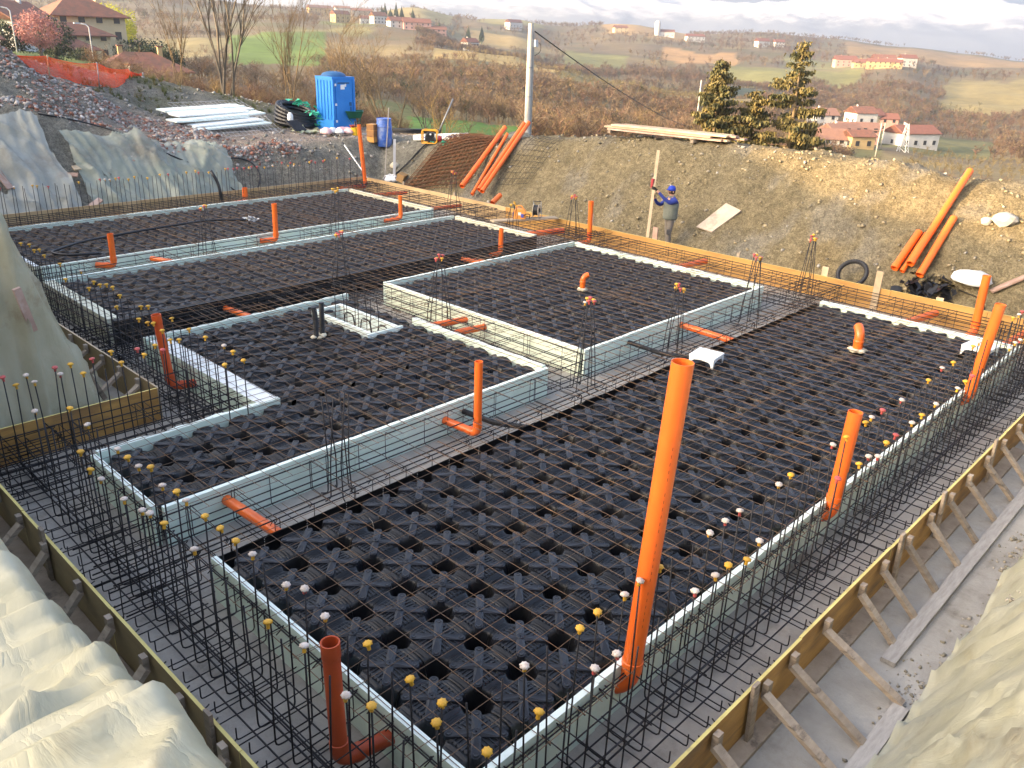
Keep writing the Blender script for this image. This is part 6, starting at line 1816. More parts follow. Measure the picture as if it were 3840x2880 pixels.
HOUSE_SPOTS = [(51, 163, 14), (67, 187, 16), (52, 131, 14), (36, 93, 12), (250, 103, 16), (292, 115, 14), (310, 106, 20), (380, 152, 16), (545, 573, 16), (262, 91, 6)]
W1 = [.28, .24, .2, .14, .12, .02]
wood('woodland', 'leafless tree belt in the valley behind the plateau and the pole', 24, 56, 105, 175, 1100, MID, 3.0, 6.0, [.24, .28, .20, .18, .06, .04], -.25)
wood('woodland', 'low leafless wood climbing the slope behind the tree belt', 22, 56, 175, 330, 3600, FAR, 2.0, 4.2, [.24, .24, .26, .16, .07, .03], -.3)
wood('woodland', 'leafless woodland on the slope below the far villas', 56, 80, 150, 420, 1300, MID, 3.0, 5.5, W1, -.1)
wood('woodland', 'leafless woodland over the middle spur with the white house', 28, 56, 320, 540, 2400, FAR, 2.2, 4.2, [.1, .34, .16, .38, .01, .01], -.05)  # sunlit look of the spur put into lighter twig colours
wood('woodland', 'leafless woodland tinted as if in shade in the hollow behind the middle spur', 24, 50, 540, 800, 3600, FAR, 3.5, 6.5, [.42, .08, .2, .02, .25, .03], -.3)  # valley shade put into darker twig colours
wood('woodland', 'brown woodland on the valley side behind the red roofed barn', 8, 28, 300, 760, 5000, FAR, 2.8, 5.5, [.3, .2, .3, .12, .06, .02], -.25)
wood('woodland', 'dark woodland on the shaded hill above the villas', 56, 78, 420, 1300, 4500, FAR, 4, 7.5, [.3, .2, .15, .1, .23, .02], -.12)
wood('woodland', 'hazy woodland along the distant ridges', 8, 56, 760, 1900, 6500, FAR, 4.5, 8.5, [.3, .22, .26, .1, .1, .02], -.10, nsc=120)
wood('thicket', 'brown scrub and saplings growing behind the grey mound', 52, 69, 50, 100, 420, NEAR, 1.2, 2.6, [.3, .2, .3, .18, .02, .0], -.3, False, 12)
wood('thicket', 'brown scrub growing between the toilet and the green field', 44, 54, 56, 105, 150, NEAR, 1.2, 3.0, [.2, .25, .2, .33, .02, .0], -.2, True, 12)
wood('thicket', 'scrub on the slope just beyond the ochre bank', 9, 38, 90, 190, 900, MID, 1.4, 3.0, [.2, .28, .22, .26, .02, .02], -.2, False, 20)
def orchard(label, a0, a1, r0, r1, step, h, col):
    am = math.radians((a0 + a1) / 2 + 18)
    xs = np.arange(-160, 160, step); X, Y = np.meshgrid(xs, xs)
    c = (r0 + r1) / 2; cx = c * math.cos(math.radians((a0 + a1) / 2)); cy = c * math.sin(math.radians((a0 + a1) / 2))
    x = cx + X.ravel() * math.cos(am) - Y.ravel() * math.sin(am); y = cy + X.ravel() * math.sin(am) + Y.ravel() * math.cos(am)
    az = np.degrees(np.arctan2(y, x)); r = np.hypot(x, y)
    k = (az > a0) & (az < a1) & (r > r0) & (r < r1) & (rng.random(len(x)) < .93)
    x, y = x[k] + rng.normal(0, .4, k.sum()), y[k] + rng.normal(0, .4, k.sum())
    cl = np.array(col)[None] * rng.uniform(.8, 1.2, (len(x), 1))
    V, Fq, C = scatter(FAR, np.stack([x, y, ground(x, y) - .2], -1), np.stack([np.full(len(x), h * 1.5)] * 2 + [np.full(len(x), h)], -1) * rng.uniform(.8, 1.15, (len(x), 1)), cl, False)
    stuff('orchard', label, 'orchard', V, Fq, C, 'foliage')
orchard('rows of leafless orchard trees on the middle spur', 31, 41, 330, 440, 7.5, 3.2, (.17, .145, .075))
orchard('rows of orchard trees above the far right hamlet field', 15.5, 20.5, 540, 660, 9, 4.0, (.12, .11, .06))
orchard('rows of small trees in the plantation beyond the right end of the bank', 10, 19, 200, 300, 6.0, 2.6, (.17, .14, .07))
orchard('rows of leafless fruit trees on the near edge of the spur', 41, 47, 430, 520, 8, 3.0, (.20, .16, .09))

# ------------------------------------------------------------------ single trees near the site
M('bark_warm', (.21, .155, .085), (.15, .11, .065), rough=.9, scale=9, bump=.3, bscale=30)
M('bark_grey', (.16, .135, .10), (.11, .092, .072), rough=.9, scale=9)
M('bark_yellow', (.36, .24, .075), (.28, .18, .06), rough=.8, scale=9)
def bare_tree(name, label, x, y, h, stems, lean, mat, seed, up=.75, n1=7, depth=3, r0=.07, z=None, group=None, wid=1.0):
    rr = random.Random(seed)
    t = thing(name, label, 'tree', (x, y, (gz(x, y) - .15) if z is None else z), 0, group)
    trunk = MB(); tw = MB()
    def grow(p, d, L, r, lev, m):
        n = 4 if lev < 2 else 2
        pts = [p]; rad = [r]
        q = Vector(p); dd = Vector(d)
        for i in range(n):
            dd = (dd + Vector((rr.gauss(0, .10), rr.gauss(0, .10), .06 * up))).normalized()
            q = q + dd * (L / n); pts.append(q.copy()); rad.append(r * (1 - .8 * (i + 1) / n))
        m.tube(pts, r, 5 if lev == 0 else 3, cap=False, radii=rad)
        if lev >= depth: return
        for k in range(n1 if lev == 0 else (6 if lev == 1 else 5)):
            u = rr.uniform(.25, 1.0); i = min(int(u * n), n - 1)
            s = pts[i].lerp(pts[i + 1], u * n - i)
            base = (pts[i + 1] - pts[i]).normalized()
            side = Vector((rr.gauss(0, 1), rr.gauss(0, 1), rr.gauss(0, .5))).normalized()
            nd = (base * up + side * (1 - up) * 1.5 * wid).normalized()
            grow(s, nd, L * rr.uniform(.28, .5), rad[i] * .5 + .002, lev + 1, tw)
    for k in range(stems):
        a = rr.uniform(0, 6.28); s = Vector((rr.gauss(0, .14 if stems > 1 else 0), rr.gauss(0, .14 if stems > 1 else 0), 0))
        d = Vector((lean * math.cos(a), lean * math.sin(a), 1)).normalized()
        grow(s, d, h * rr.uniform(.7, 1.0), r0 * rr.uniform(.7, 1.1), 0, trunk)
    trunk.build('trunk', mat, t, True)
    tw.build('crown', mat, t)
bare_tree('bare_tree', 'tall leafless multi-stemmed tree rising behind the grey mound', 22.6, 42.2, 8.6, 5, .14, 'bark_grey', 3, up=.84, n1=9, r0=.085)
bare_tree('bare_tree', 'slim leafless tree with upright stems between the tall tree and the toilet', 27.0, 43.2, 5.6, 6, .16, 'bark_warm', 5, up=.80, n1=7, r0=.045)
bare_tree('bare_tree', 'thin leafless stems on the mound side of the tall tree', 22.0, 46.0, 5.4, 5, .10, 'bark_warm', 7, up=.86, n1=6, r0=.035)
bare_tree('bare_tree', 'leafless spreading shrub tree behind the blue barrel', 27.2, 34.6, 5.6, 6, .34, 'bark_warm', 11, up=.66, n1=8, r0=.055)
bare_tree('bare_tree', 'leafless slender tree between the toilet and the spreading shrub tree', 26.5, 36.5, 5.4, 4, .18, 'bark_warm', 13, up=.72, n1=7, r0=.05)
bare_tree('bare_tree', 'leaning leafless sapling beyond the rod pallet', 29.2, 33.6, 4.2, 4, .5, 'bark_grey', 17, up=.62, n1=6, r0=.035)
bare_tree('shrub', 'small yellow twigged shrub beside the yellow pump', 26.4, 29.6, 2.3, 9, .45, 'bark_yellow', 19, up=.6, n1=5, depth=2, r0=.028)
bare_tree('shrub', 'low brown shrub beside the conical evergreen edge of the mound', 25.0, 40.2, 2.8, 9, .4, 'bark_warm', 23, up=.62, n1=6, depth=2, r0=.026)
bare_tree('shrub', 'low tangled shrub on the mound behind the pipe coil', 25.9, 39.2, 2.4, 9, .5, 'bark_warm', 29, up=.6, n1=6, depth=2, r0=.024)

def leaf_np(n, rx, ry, rz, size, seed, shell=.55, lump=.25):
    """leaf-sized faces spread through an uneven crown"""
    rr = np.random.default_rng(seed)
    d = rr.normal(size=(n, 3)); d /= np.linalg.norm(d, axis=1)[:, None]
    rad = (shell + (1 - shell) * rr.random(n)) * (1 + lump * fbm(d[:, 0] * 2.3 + seed, d[:, 1] * 2.3 + d[:, 2] * 1.7, 3) * 2)
    c = d * rad[:, None] * np.array([rx, ry, rz])
    a = rr.normal(size=(n, 3)); a /= np.linalg.norm(a, axis=1)[:, None]
    b = np.cross(a, rr.normal(size=(n, 3))); b /= np.linalg.norm(b, axis=1)[:, None]
    s = size * rr.uniform(.6, 1.4, n)[:, None]
    V = np.stack([c - a * s, c + b * s * .6, c + a * s, c - b * s * .6], 1).reshape(-1, 3)
    return V, np.arange(4 * n).reshape(-1, 4)
def leafy(name, label, x, y, z0, rx, ry, rz, n, size, mat, seed, trunk=True, cat='tree', group=None):
    g = gz(x, y)
    t = thing(name, label, cat, (x, y, g), 0, group)
    V, Fq = leaf_np(n, rx, ry, rz, size, seed)
    V[:, 2] += z0
    link('crown', np_mesh('crown', V, Fq, mat), t)
    m = MB().tube([(0, 0, -.3), (.05, 0, z0 * .6), (.1, .05, z0)], .2, 6, radii=[.22, .16, .06])
    for k in range(5):
        a = k * 1.3; m.tube([(.05, 0, z0 * .5), (rx * .5 * math.cos(a), ry * .5 * math.sin(a), z0 + rz * .3)], .07, 4, radii=[.08, .02])
    m.build('trunk', 'bark_grey', t)
M('leaf_dark', (.016, .030, .012), (.030, .048, .018), rough=.7, scale=3)
M('leaf_lime', (.36, .38, .025), (.42, .42, .04), rough=.6, scale=2, trans=.3)
M('leaf_pink', (.42, .21, .19), (.36, .17, .16), rough=.7, scale=2, trans=.2)
M('leaf_spruce', (.095, .085, .026), (.16, .12, .035), rough=.7, scale=1.2, coord='World', dirt=(.05, .056, .02), dscale=.9, dlo=.45, dhi=.6)
leafy('hedge_tree', 'big rounded dark evergreen clump right of the villa', 62.0, 138.0, 2.2, 5.2, 4.0, 2.6, 6000, .16, 'leaf_dark', 3)
leafy('hedge_tree', 'dark evergreen clump directly behind the villa', 79.0, 182.0, 2.6, 6.5, 5.0, 3.2, 4500, .22, 'leaf_dark', 5)
leafy('willow', 'bright lime green willow rising behind the villa', 90.0, 220.0, 7.5, 6.0, 6.0, 4.8, 6000, .22, 'leaf_lime', 7)
leafy('blossom_tree', 'pink blossoming tree in front of the white gabled house', 42.5, 128.0, 3.2, 2.6, 2.6, 2.4, 4000, .12, 'leaf_pink', 9)
leafy('hedge_tree', 'dark clipped evergreen beside the pink blossoming tree', 39.5, 133.0, 1.6, 3.6, 3.0, 2.2, 3500, .16, 'leaf_dark', 11)
leafy('hedge_tree', 'dark evergreen between the white gabled house and the pink tree', 48.5, 140.0, 2.6, 2.4, 2.4, 3.2, 3000, .16, 'leaf_dark', 13)
leafy('hedge_tree', 'small dark bush on the lawn in front of the villa', 54.0, 145.0, .8, 2.2, 1.5, 1.2, 1500, .12, 'leaf_dark', 15)
leafy('hedge_tree', 'dark ivy clad tree in the scrub right of the toilet', 38.0, 53.0, 2.2, .7, .7, 1.8, 1500, .08, 'leaf_dark', 17)

def spruce(label, x, y, h, wid, seed, sparse=1.0, z=None):
    rr = random.Random(seed); nr = np.random.default_rng(seed)
    t = thing('spruce_tree', label, 'tree', (x, y, (gz(x, y) - .2) if z is None else z), 0, 'golden green spruces beyond the ochre bank')
    MB().tube([(0, 0, 0), (.06, .02, h * .5), (.0, .05, h)], .18, 7, radii=[.22, .13, .02]).build('trunk', 'bark_warm', t, True)
    limb = MB(); V = []
    nb = int(84 * sparse)
    for k in range(nb):
        u = (k + rr.random()) / nb
        zz = h * (.10 + .88 * u)
        L = wid * (1 - u) ** .8 * rr.uniform(.55, 1.1) + .22
        a = rr.uniform(0, 6.28)
        d = Vector((math.cos(a), math.sin(a), 0)); droop = rr.uniform(-.25, .12)
        pts = [Vector((0, 0, zz)), d * (L * .5) + Vector((0, 0, zz + droop * L * .4)), d * L + Vector((0, 0, zz + droop * L * .5 + .10 * L))]
        limb.tube(pts, .02, 3, cap=False, radii=[.03, .018, .004])
        nn = int(70 * L + 20)
        for q in range(nn):                                   # hanging sprays
            s = rr.uniform(.18, 1.0)
            p = (pts[0].lerp(pts[1], s * 2) if s < .5 else pts[1].lerp(pts[2], s * 2 - 1))
            p = p + Vector((rr.gauss(0, .17), rr.gauss(0, .17), rr.gauss(0, .06)))
            ln = rr.uniform(.14, .48) * (.5 + .5 * (1 - u)); w = rr.uniform(.04, .10)
            b = rr.uniform(0, 6.28); e = Vector((math.cos(b), math.sin(b), 0)) * w
            sw = Vector((rr.gauss(0, .08), rr.gauss(0, .08), -ln))
            V += [tuple(p - e), tuple(p + e), tuple(p + e * .5 + sw), tuple(p - e * .5 + sw)]
    limb.build('limbs', 'bark_warm', t)
    link('crown', np_mesh('crown', np.array(V), np.arange(len(V)).reshape(-1, 4), 'leaf_spruce'), t)
spruce('full golden green spruce beside the end of the plank stack', 58.5, 34.6, 9.6, 3.4, 3, 1.5)
spruce('short dark spruce between the full one and the tall sparse one', 60.2, 32.4, 7.8, 3.2, 5, 1.0)
spruce('tall sparse spruce with a bare visible stem', 61.2, 29.7, 11.4, 4.4, 8, .8)

# ------------------------------------------------------------------ houses
M('roof_tile', (.22, .095, .062), (.16, .075, .052), rough=.85, scale=1.0, coord='World', dirt=(.12, .075, .055), dscale=.5, dlo=.5, dhi=.7)
M('roof_red', (.20, .085, .06), (.16, .07, .05), rough=.85, scale=1.0, coord='World')
M('roof_pale', (.23, .13, .095), (.19, .105, .08), rough=.85, scale=1.0, coord='World')
M('wall_cream', (.58, .48, .30), (.54, .44, .27), rough=.9, scale=.6, coord='World')
M('wall_white', (.54, .53, .50), (.48, .47, .45), rough=.9, scale=.6, coord='World')
M('wall_yellow', (.46, .34, .17), (.42, .31, .155), rough=.9, scale=.6, coord='World')
M('wall_stone', (.36, .32, .27), (.30, .27, .23), rough=.9, scale=.8, coord='World')
M('wall_pink', (.50, .30, .25), (.45, .27, .23), rough=.9, scale=.6, coord='World')
M('pane', (.03, .033, .038), rough=.2, spec=.6)
M('shutter', (.14, .07, .04), rough=.7)
def house(label, x, y, L, W, hw, hr, rel, wall, roof, z=None, hip=False, rows=1, cols=3, over=.5, chim=1, extra=None, side=2, name='house', detail=True, shut=False):
    az = math.degrees(math.atan2(y, x))
    zz = gz(x, y) if z is None else z
    t = thing(name, label, 'house', (x, y, zz), R(az - 90 + rel))
    l, w = L / 2, W / 2
    m = MB()
    vs = [(-l, -w, -3), (l, -w, -3), (l, w, -3), (-l, w, -3), (-l, -w, hw), (l, -w, hw), (l, w, hw), (-l, w, hw)]
    fs = [(0, 1, 5, 4), (1, 2, 6, 5), (2, 3, 7, 6), (3, 0, 4, 7)]
    if not hip:
        vs += [(-l, 0, hw + hr), (l, 0, hw + hr)]
        fs = [(0, 1, 5, 4), (2, 3, 7, 6), (1, 2, 6, 9, 5), (3, 0, 4, 8, 7)]
    m.add(vs, fs).build('wall', wall, t)
    lo, wo = l + over, w + over; dz = -over * hr / w
    th = .18
    rx = max(.3, l - w * .9) if hip else lo
    pts = [(-lo, -wo, hw + dz), (lo, -wo, hw + dz), (lo, wo, hw + dz), (-lo, wo, hw + dz), (-rx, 0, hw + hr), (rx, 0, hw + hr)]
    top = [(a, b, c + th) for a, b, c in pts]
    m = MB().add(top + pts, [(0, 1, 5, 4), (2, 3, 4, 5), (1, 2, 5), (3, 0, 4)] + ([(6, 10, 11, 7), (8, 11, 10, 9), (7, 11, 8), (9, 10, 6)]) + [(0, 6, 7, 1), (1, 7, 8, 2), (2, 8, 9, 3), (3, 9, 6, 0)])
    r = m.build('roof', roof, t)
    for k in range(chim):
        cx = -l * .4 + k * l * .9; cy = .12 * w * (-1) ** k
        cz = hw + hr * .7
        MB().box(cx - .3, cx + .3, cy - .3, cy + .3, cz, hw + hr + .9).build('chimney', wall, r)
        MB().box(cx - .42, cx + .42, cy - .42, cy + .42, hw + hr + .901, hw + hr + 1.05).build('chimney', roof, r)
    def win(face, u, z0, ww, hh, mat='pane'):
        if face == 'f': b = (u - ww / 2, u + ww / 2, -w - .05, -w + .02)
        elif face == 'l': b = (-l - .05, -l + .02, u - ww / 2, u + ww / 2)
        else: b = (l - .02, l + .05, u - ww / 2, u + ww / 2)
        o = MB().box(*b, z0, z0 + hh).build('window', mat, t)
        if shut and face == 'f':
            for s in (-1, 1):
                MB().box(u + s * (ww * .75) - ww * .24, u + s * (ww * .75) + ww * .24, -w - .09, -w - .051, z0, z0 + hh).build('shutter', 'shutter', o)
        if detail:
            if face == 'f': MB().box(u - ww / 2 - .12, u + ww / 2 + .12, -w - .16, -w - .052, z0 - .12, z0 - .003).build('sill', wall, o)
    for rw in range(rows):
        for c in range(cols):
            win('f', -l + L * (c + .5) / cols, .9 + rw * 2.9, min(1.2, L / cols * .4), 1.4 if rows > 1 else min(1.4, hw * .45))
    for c in range(side):
        win('l', -w + W * (c + .5) / side, .9 + (rows - 1) * 2.9, min(1.1, W / side * .35), 1.3 if rows > 1 else min(1.3, hw * .45))
        win('r', -w + W * (c + .5) / side, .9 + (rows - 1) * 2.9, min(1.1, W / side * .35), 1.3 if rows > 1 else min(1.3, hw * .45))
    return t
# the villas on the left slope
house('large cream villa with stacked hipped brown roofs: its upper storey', 70.0, 186.0, 13.5, 9.5, 8.2, 2.6, 22, 'wall_cream', 'roof_tile', z=-1.6, hip=True, rows=3, cols=4, over=.9, chim=2)
house('lower cream wing of the villa with its own hipped roof and porch', 64.5, 177.0, 11.5, 7.0, 5.0, 1.7, 28, 'wall_cream', 'roof_tile', z=-1.8, hip=True, rows=2, cols=4, over=.9, chim=1)
t = house('low porch pavilion in front of the villa on white posts', 60.5, 168.0, 8.0, 4.5, 2.6, 1.2, 30, 'wall_cream', 'roof_tile', z=-1.7, hip=True, cols=4, over=.8, chim=0)
house('white gabled house with a dark roof beyond the pink tree', 51.5, 168.5, 13.5, 9.0, 4.2, 2.6, 60, 'wall_white', 'roof_tile', z=1.2, rows=1, cols=3, chim=2)
house('yellow bungalow with a wide hipped brown roof below the villa', 55.5, 128.0, 11.5, 8.5, 1.6, 2.1, 12, 'wall_yellow', 'roof_tile', z=-2.4, hip=True, cols=5, over=.7, chim=2)
house('white gabled house end with a brown roof below the yellow bungalow', 40.5, 92.5, 8.0, 7.0, 1.0, 1.5, 52, 'wall_white', 'roof_tile', z=-2.2, cols=2, over=.5, chim=1)
house('reddish roofed house at the end of the lawn beyond the net fence', 33.0, 128.0, 7, 6, 2.0, 1.4, 30, 'wall_pink', 'roof_tile', z=.9, cols=3, chim=0)
# the ridge hamlet and scattered far houses
for a in (('yellow long house on the skyline of the far ridge', 660, 975, 30, 10, 7, 3, 20, 'wall_yellow', 'roof_pale', 2, 5), ('white block house on the skyline beside the yellow one', 685, 962, 20, 12, 9, 2.5, 15, 'wall_white', 'roof_pale', 2, 4),
          ('grey skyline house behind the dark firs', 705, 948, 26, 10, 6, 2.5, 10, 'wall_stone', 'roof_tile', 2, 4), ('yellow house with an annex below the skyline houses', 519, 732, 17, 9, 8, 3, 35, 'wall_yellow', 'roof_tile', 2, 3),
          ('white house beside the yellow one on the wooded slope', 545, 725, 12, 8, 5, 2.5, 10, 'wall_white', 'roof_tile', 1, 3), ('white house below the dark firs', 519, 672, 14, 8, 7, 3, 30, 'wall_white', 'roof_tile', 2, 4),
          ('long red roofed house first in the hamlet row', 500, 617, 22, 9, 6, 3, 25, 'wall_white', 'roof_red', 2, 4), ('long pink walled house in the middle of the hamlet row', 509, 606, 24, 9, 6, 3, 12, 'wall_pink', 'roof_red', 2, 5),
          ('red walled house last in the hamlet row', 522, 596, 18, 9, 5.5, 2.5, 12, 'wall_pink', 'roof_tile', 2, 4)):
    house(a[0], *a[1:10][0:2], *a[3:7], a[7], a[8], a[9], rows=a[10], cols=a[11], chim=1, detail=False)
house('white two storey house with red roof alone on the middle spur', 452, 478, 10.5, 8.5, 6.4, 2.6, 40, 'wall_white', 'roof_red', rows=2, cols=4, chim=1, shut=True)
house('dark roofed shed beside the lone white house on the spur', 462, 468, 8, 5, 2.4, 1.0, 10, 'wall_stone', 'leaf_dark', cols=2, chim=0, detail=False)
for a in (('white and red farmhouse on the ridge behind the concrete pole', 884, 849, 22, 11, 9, 3.5, 40, 'wall_white', 'roof_red', 2, 4), ('pale farm building with a grey roof on the far slope', 1040, 787, 20, 10, 6, 3, 20, 'wall_cream', 'roof_tile', 2, 3),
          ('white farm building beside the pale silo on the far hill', 1068, 728, 24, 9, 6, 3, 10, 'wall_white', 'roof_tile', 1, 4), ('long white house with a red roof above the brown field', 1085, 690, 26, 10, 6.5, 3, 25, 'wall_white', 'roof_red', 2, 5),
          ('white house pair member at the edge of the green hill', 1098, 593, 18, 10, 8, 3.5, 35, 'wall_white', 'roof_red', 2, 3), ('smaller white house beside the one on the green hill', 1115, 578, 14, 9, 6, 3, 30, 'wall_white', 'roof_red', 2, 3)):
    house(a[0], *a[1:3], *a[3:7], a[7], a[8], a[9], rows=a[10], cols=a[11], chim=1, detail=False)
t = thing('silo', 'pale round silo beside the white farm building on the far hill', 'silo', (1056, 734, gz(1056, 734)))
MB().lathe([(4.2, -1), (4.2, 15), (3.6, 17), (2, 18.4), (0, 18.8)], 16).build('tank', 'wall_white', t, True, 40)
MB().lathe([(4.35, 14.6), (4.35, 15.0), (4.22, 15.1)], 16).build('band', 'steel_light', t)
for a in (('brick house at the left end of the right hand hamlet', 905, 392, 22, 10, 7, 3.5, 20, 'wall_pink', 'roof_red', 2, 4), ('low red roofed house in the right hand hamlet', 885, 362, 24, 9, 5, 3, 15, 'wall_yellow', 'roof_red', 2, 5),
          ('dark roofed house in the right hand hamlet', 880, 343, 22, 10, 7, 4, 25, 'wall_stone', 'roof_tile', 2, 4), ('long yellow arcaded house below the right hand hamlet', 830, 322, 30, 9, 5.5, 2.5, 12, 'wall_yellow', 'roof_red', 2, 7),
          ('white house at the right end of the right hand hamlet', 885, 322, 15, 10, 8, 3, 30, 'wall_white', 'roof_red', 2, 3), ('small white house between the hamlet and the field', 872, 334, 12, 8, 5, 2.5, 20, 'wall_white', 'roof_pale', 1, 3)):
    house(a[0], *a[1:3], *a[3:7], a[7], a[8], a[9], rows=a[10], cols=a[11], chim=1, detail=False)
# the farm in the valley
house('white walled barn with a long red roof in the valley', 306, 105, 15, 9.5, 4.6, 2.2, 42, 'wall_white', 'roof_red', rows=1, cols=4, chim=1, side=1, name='barn')
house('white farmhouse wing with a pale red roof in the valley', 258, 109, 10.5, 6.5, 4.6, 1.6, 38, 'wall_white', 'roof_pale', rows=2, cols=3, chim=1)
house('pale red roofed farm wing behind the white farmhouse', 290, 118, 14, 8, 4.6, 2.0, 22, 'wall_pink', 'roof_pale', rows=2, cols=4, chim=1)
house('yellow farm outbuilding in front of the white farmhouse', 250, 100.5, 7.5, 6, 3.6, 1.4, 35, 'wall_yellow', 'roof_tile', rows=1, cols=2, chim=0)
house('low lean-to with a sloping pale roof at the farm', 246, 106.5, 8, 6, 2.2, 2.4, 20, 'wall_white', 'roof_pale', rows=1, cols=2, chim=0)
house('tall white house above the farm with a dark roof', 372, 150, 10, 9, 7.5, 2.2, 35, 'wall_white', 'roof_tile', rows=2, cols=2, chim=1)
house('cream house with a red roof behind the tall white one', 396, 156, 11, 8, 6.5, 2.4, 45, 'wall_cream', 'roof_red', rows=2, cols=3, chim=1)
house('pink walled house beside the cream one above the farm', 402, 150, 8, 7, 5.5, 2.0, 20, 'wall_pink', 'roof_red', rows=2, cols=2, chim=0)
house('small white house showing through the tall spruce', 330, 148, 9, 8, 5.5, 2.2, 30, 'wall_white', 'roof_pale', rows=2, cols=2, chim=1)
for k, (x, y, h) in enumerate(((545, 700, 17), (552, 704, 20), (556, 692, 21), (530, 668, 15), (540, 664, 17), (546, 655, 16), (565, 640, 12), (590, 626, 15), (600, 618, 17))):
    g = gz(x, y)
    t = thing('fir_tree', 'dark fir tree standing over the ridge hamlet', 'tree', (x, y, g), 0, 'firs over the ridge hamlet')
    V, Fq = leaf_np(420, 1, 1, 1, .5, 60 + k, .3)
    u = (V[:, 2] + 1.3) / 2.6; V[:, 0] *= 3.4 * (1 - u).clip(.05, 1); V[:, 1] *= 3.4 * (1 - u).clip(.05, 1); V[:, 2] = h * u.clip(0, 1) + 1
    link('crown', np_mesh('crown', V, Fq, 'leaf_dark'), t)
    MB().tube([(0, 0, -.5), (0, 0, h * .6)], .3, 5, radii=[.35, .1]).build('trunk', 'bark_grey', t)
for k, (x, y) in enumerate(((36.5, 118.0), (43.0, 112.0))):
    z = gz(x, y); t = thing('street_lamp', ('street lamp on the lawn beside the pink tree', 'street lamp on the lawn below the villa')[k], 'street lamp', (x, y, z))
    MB().tube([(0, 0, -.2), (0, 0, 4.6), (-.25, .15, 4.9), (-.9, .5, 5.0)], .07, 6).build('post', 'steel_light', t, True)
    MB().box(-1.5, -.85, .35, .6, 4.95, 5.1).build('lamp_head', 'steel_light', t)

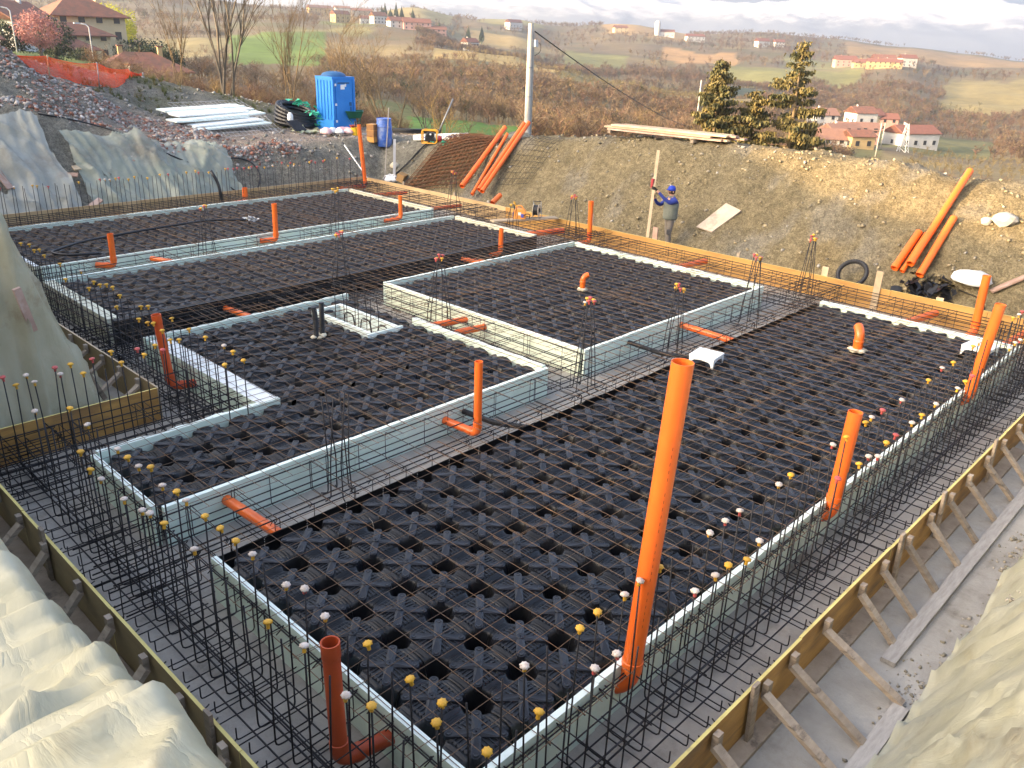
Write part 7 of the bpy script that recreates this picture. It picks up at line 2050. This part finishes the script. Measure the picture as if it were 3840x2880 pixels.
# ------------------------------------------------------------------ the worker
def worker():
    M('skin', (.48, .27, .19), (.42, .23, .16), rough=.6, scale=20)
    M('cloth_blue', (.020, .035, .20), (.03, .05, .26), rough=.8, scale=10, bump=.3, bscale=30)
    M('cloth_vest', (.16, .175, .15), (.12, .135, .115), rough=.85, scale=8, bump=.35, bscale=25)
    M('cloth_grey', (.17, .15, .13), (.13, .115, .10), rough=.9, scale=8, bump=.35, bscale=25)
    M('boot', (.09, .065, .045), (.06, .045, .03), rough=.8, scale=8)
    M('glove', (.014, .013, .013), rough=.8)
    M('cap_blue', (.012, .04, .36), (.018, .05, .42), rough=.7, scale=10)
    M('hair', (.02, .015, .012), rough=.7)
    V = []; E = []; Rd = []; tagm = []
    def v(p, r, m): V.append(p); Rd.append(r); tagm.append(m); return len(V) - 1
    def chain(start, pts):
        k = start
        for p, r, m in pts:
            n = v(p, r, m); E.append((k, n)); k = n
        return k
    # x forward, y left, z up
    pel = v((0, 0, .98), (.155, .125), 3)
    wa = v((0, 0, 1.12), (.165, .13), 2); E.append((pel, wa))
    ch = v((.01, 0, 1.30), (.185, .14), 2); E.append((wa, ch))
    sh = v((.0, 0, 1.44), (.15, .10), 2); E.append((ch, sh))
    nk = v((.02, 0, 1.53), (.058, .058), 0); E.append((sh, nk))
    hd = chain(nk, [((.035, 0, 1.60), (.072, .07), 0), ((.045, 0, 1.66), (.088, .085), 0), ((.035, 0, 1.73), (.078, .078), 0)])
    for s in (1, -1):
        # arms reach forward and up to the staff
        hz = 1.74 if s == 1 else 1.56
        a = chain(sh, [((.0, s * .19, 1.42), (.072, .07), 1), ((.20, s * .23, 1.26 if s == -1 else 1.38), (.056, .056), 1), ((.36, s * .17, 1.33 if s == -1 else 1.50), (.048, .048), 1),
                       ((.50, s * .09, hz - .08), (.040, .040), 1), ((.54, s * .06, hz - .03), (.032, .032), 0), ((.58, s * .045, hz + .02), (.038, .026), 5)])
        for f in range(4):
            dz = .035 - f * .022
            chain(a, [((.62, s * .045, hz + .03 + dz), (.011, .011), 5), ((.66, s * .02, hz + .03 + dz), (.010, .010), 5), ((.665, -s * .02, hz + .03 + dz), (.009, .009), 5)])
        chain(a, [((.59, s * .01, hz + .05), (.012, .012), 5), ((.60, -s * .03, hz + .055), (.010, .010), 5)])
        chain(pel, [((.0 + .02 * s, s * .10, .90), (.105, .10), 3), ((.05 * s + .02, s * .115, .52), (.074, .072), 3), ((.06 * s - .01, s * .12, .30), (.064, .062), 3), ((.06 * s - .02, s * .12, .10), (.056, .056), 3),
                    ((.06 * s + .02, s * .12, .045), (.05, .045), 4), ((.06 * s + .16, s * .135, .035), (.045, .034), 4)])
    me = bpy.data.meshes.new('body'); me.from_pydata(V, E, [])
    o = bpy.data.objects.new('person', me); COL.objects.link(o)
    sk = o.modifiers.new('skin', 'SKIN'); sk.use_smooth_shade = True
    for i, r in enumerate(Rd): me.skin_vertices[0].data[i].radius = r
    me.skin_vertices[0].data[0].use_root = True
    ss = o.modifiers.new('sub', 'SUBSURF'); ss.levels = 2; ss.render_levels = 2
    dg = bpy.context.evaluated_depsgraph_get()
    bm_ = bpy.data.meshes.new_from_object(o.evaluated_get(dg))
    o.modifiers.clear(); o.data = bm_
    bm_.materials.clear()
    for m in ('skin', 'cloth_blue', 'cloth_vest', 'cloth_grey', 'boot', 'glove'): bm_.materials.append(MATS[m])
    # colour every face by the bone it belongs to
    P = np.array(V); seg = [(P[a], P[b], tagm[b]) for a, b in E]
    for f in bm_.polygons:
        c = np.array(f.center); best = 9; mi = 0
        for a, b, m in seg:
            d = b - a; t = np.clip(np.dot(c - a, d) / (np.dot(d, d) + 1e-9), 0, 1); q = np.linalg.norm(c - a - d * t)
            if q < best: best = q; mi = m
        if mi == 2 and abs(c[1]) > .205: mi = 1
        if mi == 3 and c[2] > .93: mi = 2
        f.material_index = mi; f.use_smooth = True
    o.location = (18.70, 12.05, .03); o.scale = (.96, .96, .95)
    o.rotation_euler = (0, 0, math.atan2(.26, -.62))
    tag(o, 'worker in a grey vest, blue sleeves and blue cap holding up a wooden staff', 'person')
    # vest skirt, collar, pocket
    MB().lathe([(.178, .90), (.190, .96), (.188, 1.10), (.196, 1.26), (.190, 1.36)], 20, wav=lambda q, r: (1 + .12 * abs(math.sin(2 * math.pi * q))) * .98).build('vest', 'cloth_vest', o, True)
    MB().lathe([(.085, 1.47), (.10, 1.50), (.085, 1.545), (.078, 1.54)], 16, (.005, 0, 0)).build('collar', 'cloth_vest', o, True)
    MB().box(.05, .17, .150, .185, .52, .66).xf(Matrix.Translation((.02, 0, 0))).build('pocket', 'cloth_grey', o)
    # head: cap, peak, hair, ears, nose
    MB().lathe([(.101, 1.685), (.106, 1.70), (.103, 1.75), (.078, 1.795), (.03, 1.812), (0, 1.814)], 18, (.036, 0, 0)).build('cap', 'cap_blue', o, True)
    m = MB(); rows = []
    for i in range(5):
        rows.append([Vector((.12 + .085 * (i / 4) * math.cos(a), .085 * math.sin(a) * (1.0 - .05 * i), 1.715 - .012 * (i / 4))) for a in np.linspace(-1.35, 1.35, 9)])
    m.grid(rows).build('cap_peak', 'cap_blue', o, True)
    MB().lathe([(.082, 1.60), (.092, 1.64), (.094, 1.69), (.09, 1.70)], 16, (.022, 0, 0)).build('hair', 'hair', o, True)
    MB().lathe([(0, -.03), (.016, -.02), (.018, .0), (.01, .03), (0, .035)], 8, (.138, 0, 1.655)).build('nose', 'skin', o, True)
    for s in (1, -1): MB().lathe([(0, -.03), (.018, -.015), (.02, .01), (0, .032)], 8, (.04, s * .09, 1.655)).build('ear', 'skin', o, True)
    for s in (1, -1): MB().lathe([(0, -.008), (.009, 0), (0, .008)], 8, (.126, s * .032, 1.675)).build('eye', 'hair', o)
    MB().box(.122, .130, -.025, .025, 1.607, 1.615).build('mouth', 'timber_red', o)
worker()
t = thing('staff', 'long pale wooden staff held upright by the worker', 'staff')
a = Vector((17.87, 12.13, .50)); b = Vector((18.38, 12.40, 2.62))
MB().beam(a, b, .075, .045).build('batten', 'timber_pale', t)
c = a.lerp(b, .62)
MB().beam(c + Vector((-.03, .03, -.1)), c + Vector((-.02, .03, .12)), .06, .08).build('receiver', 'pump_red', t)
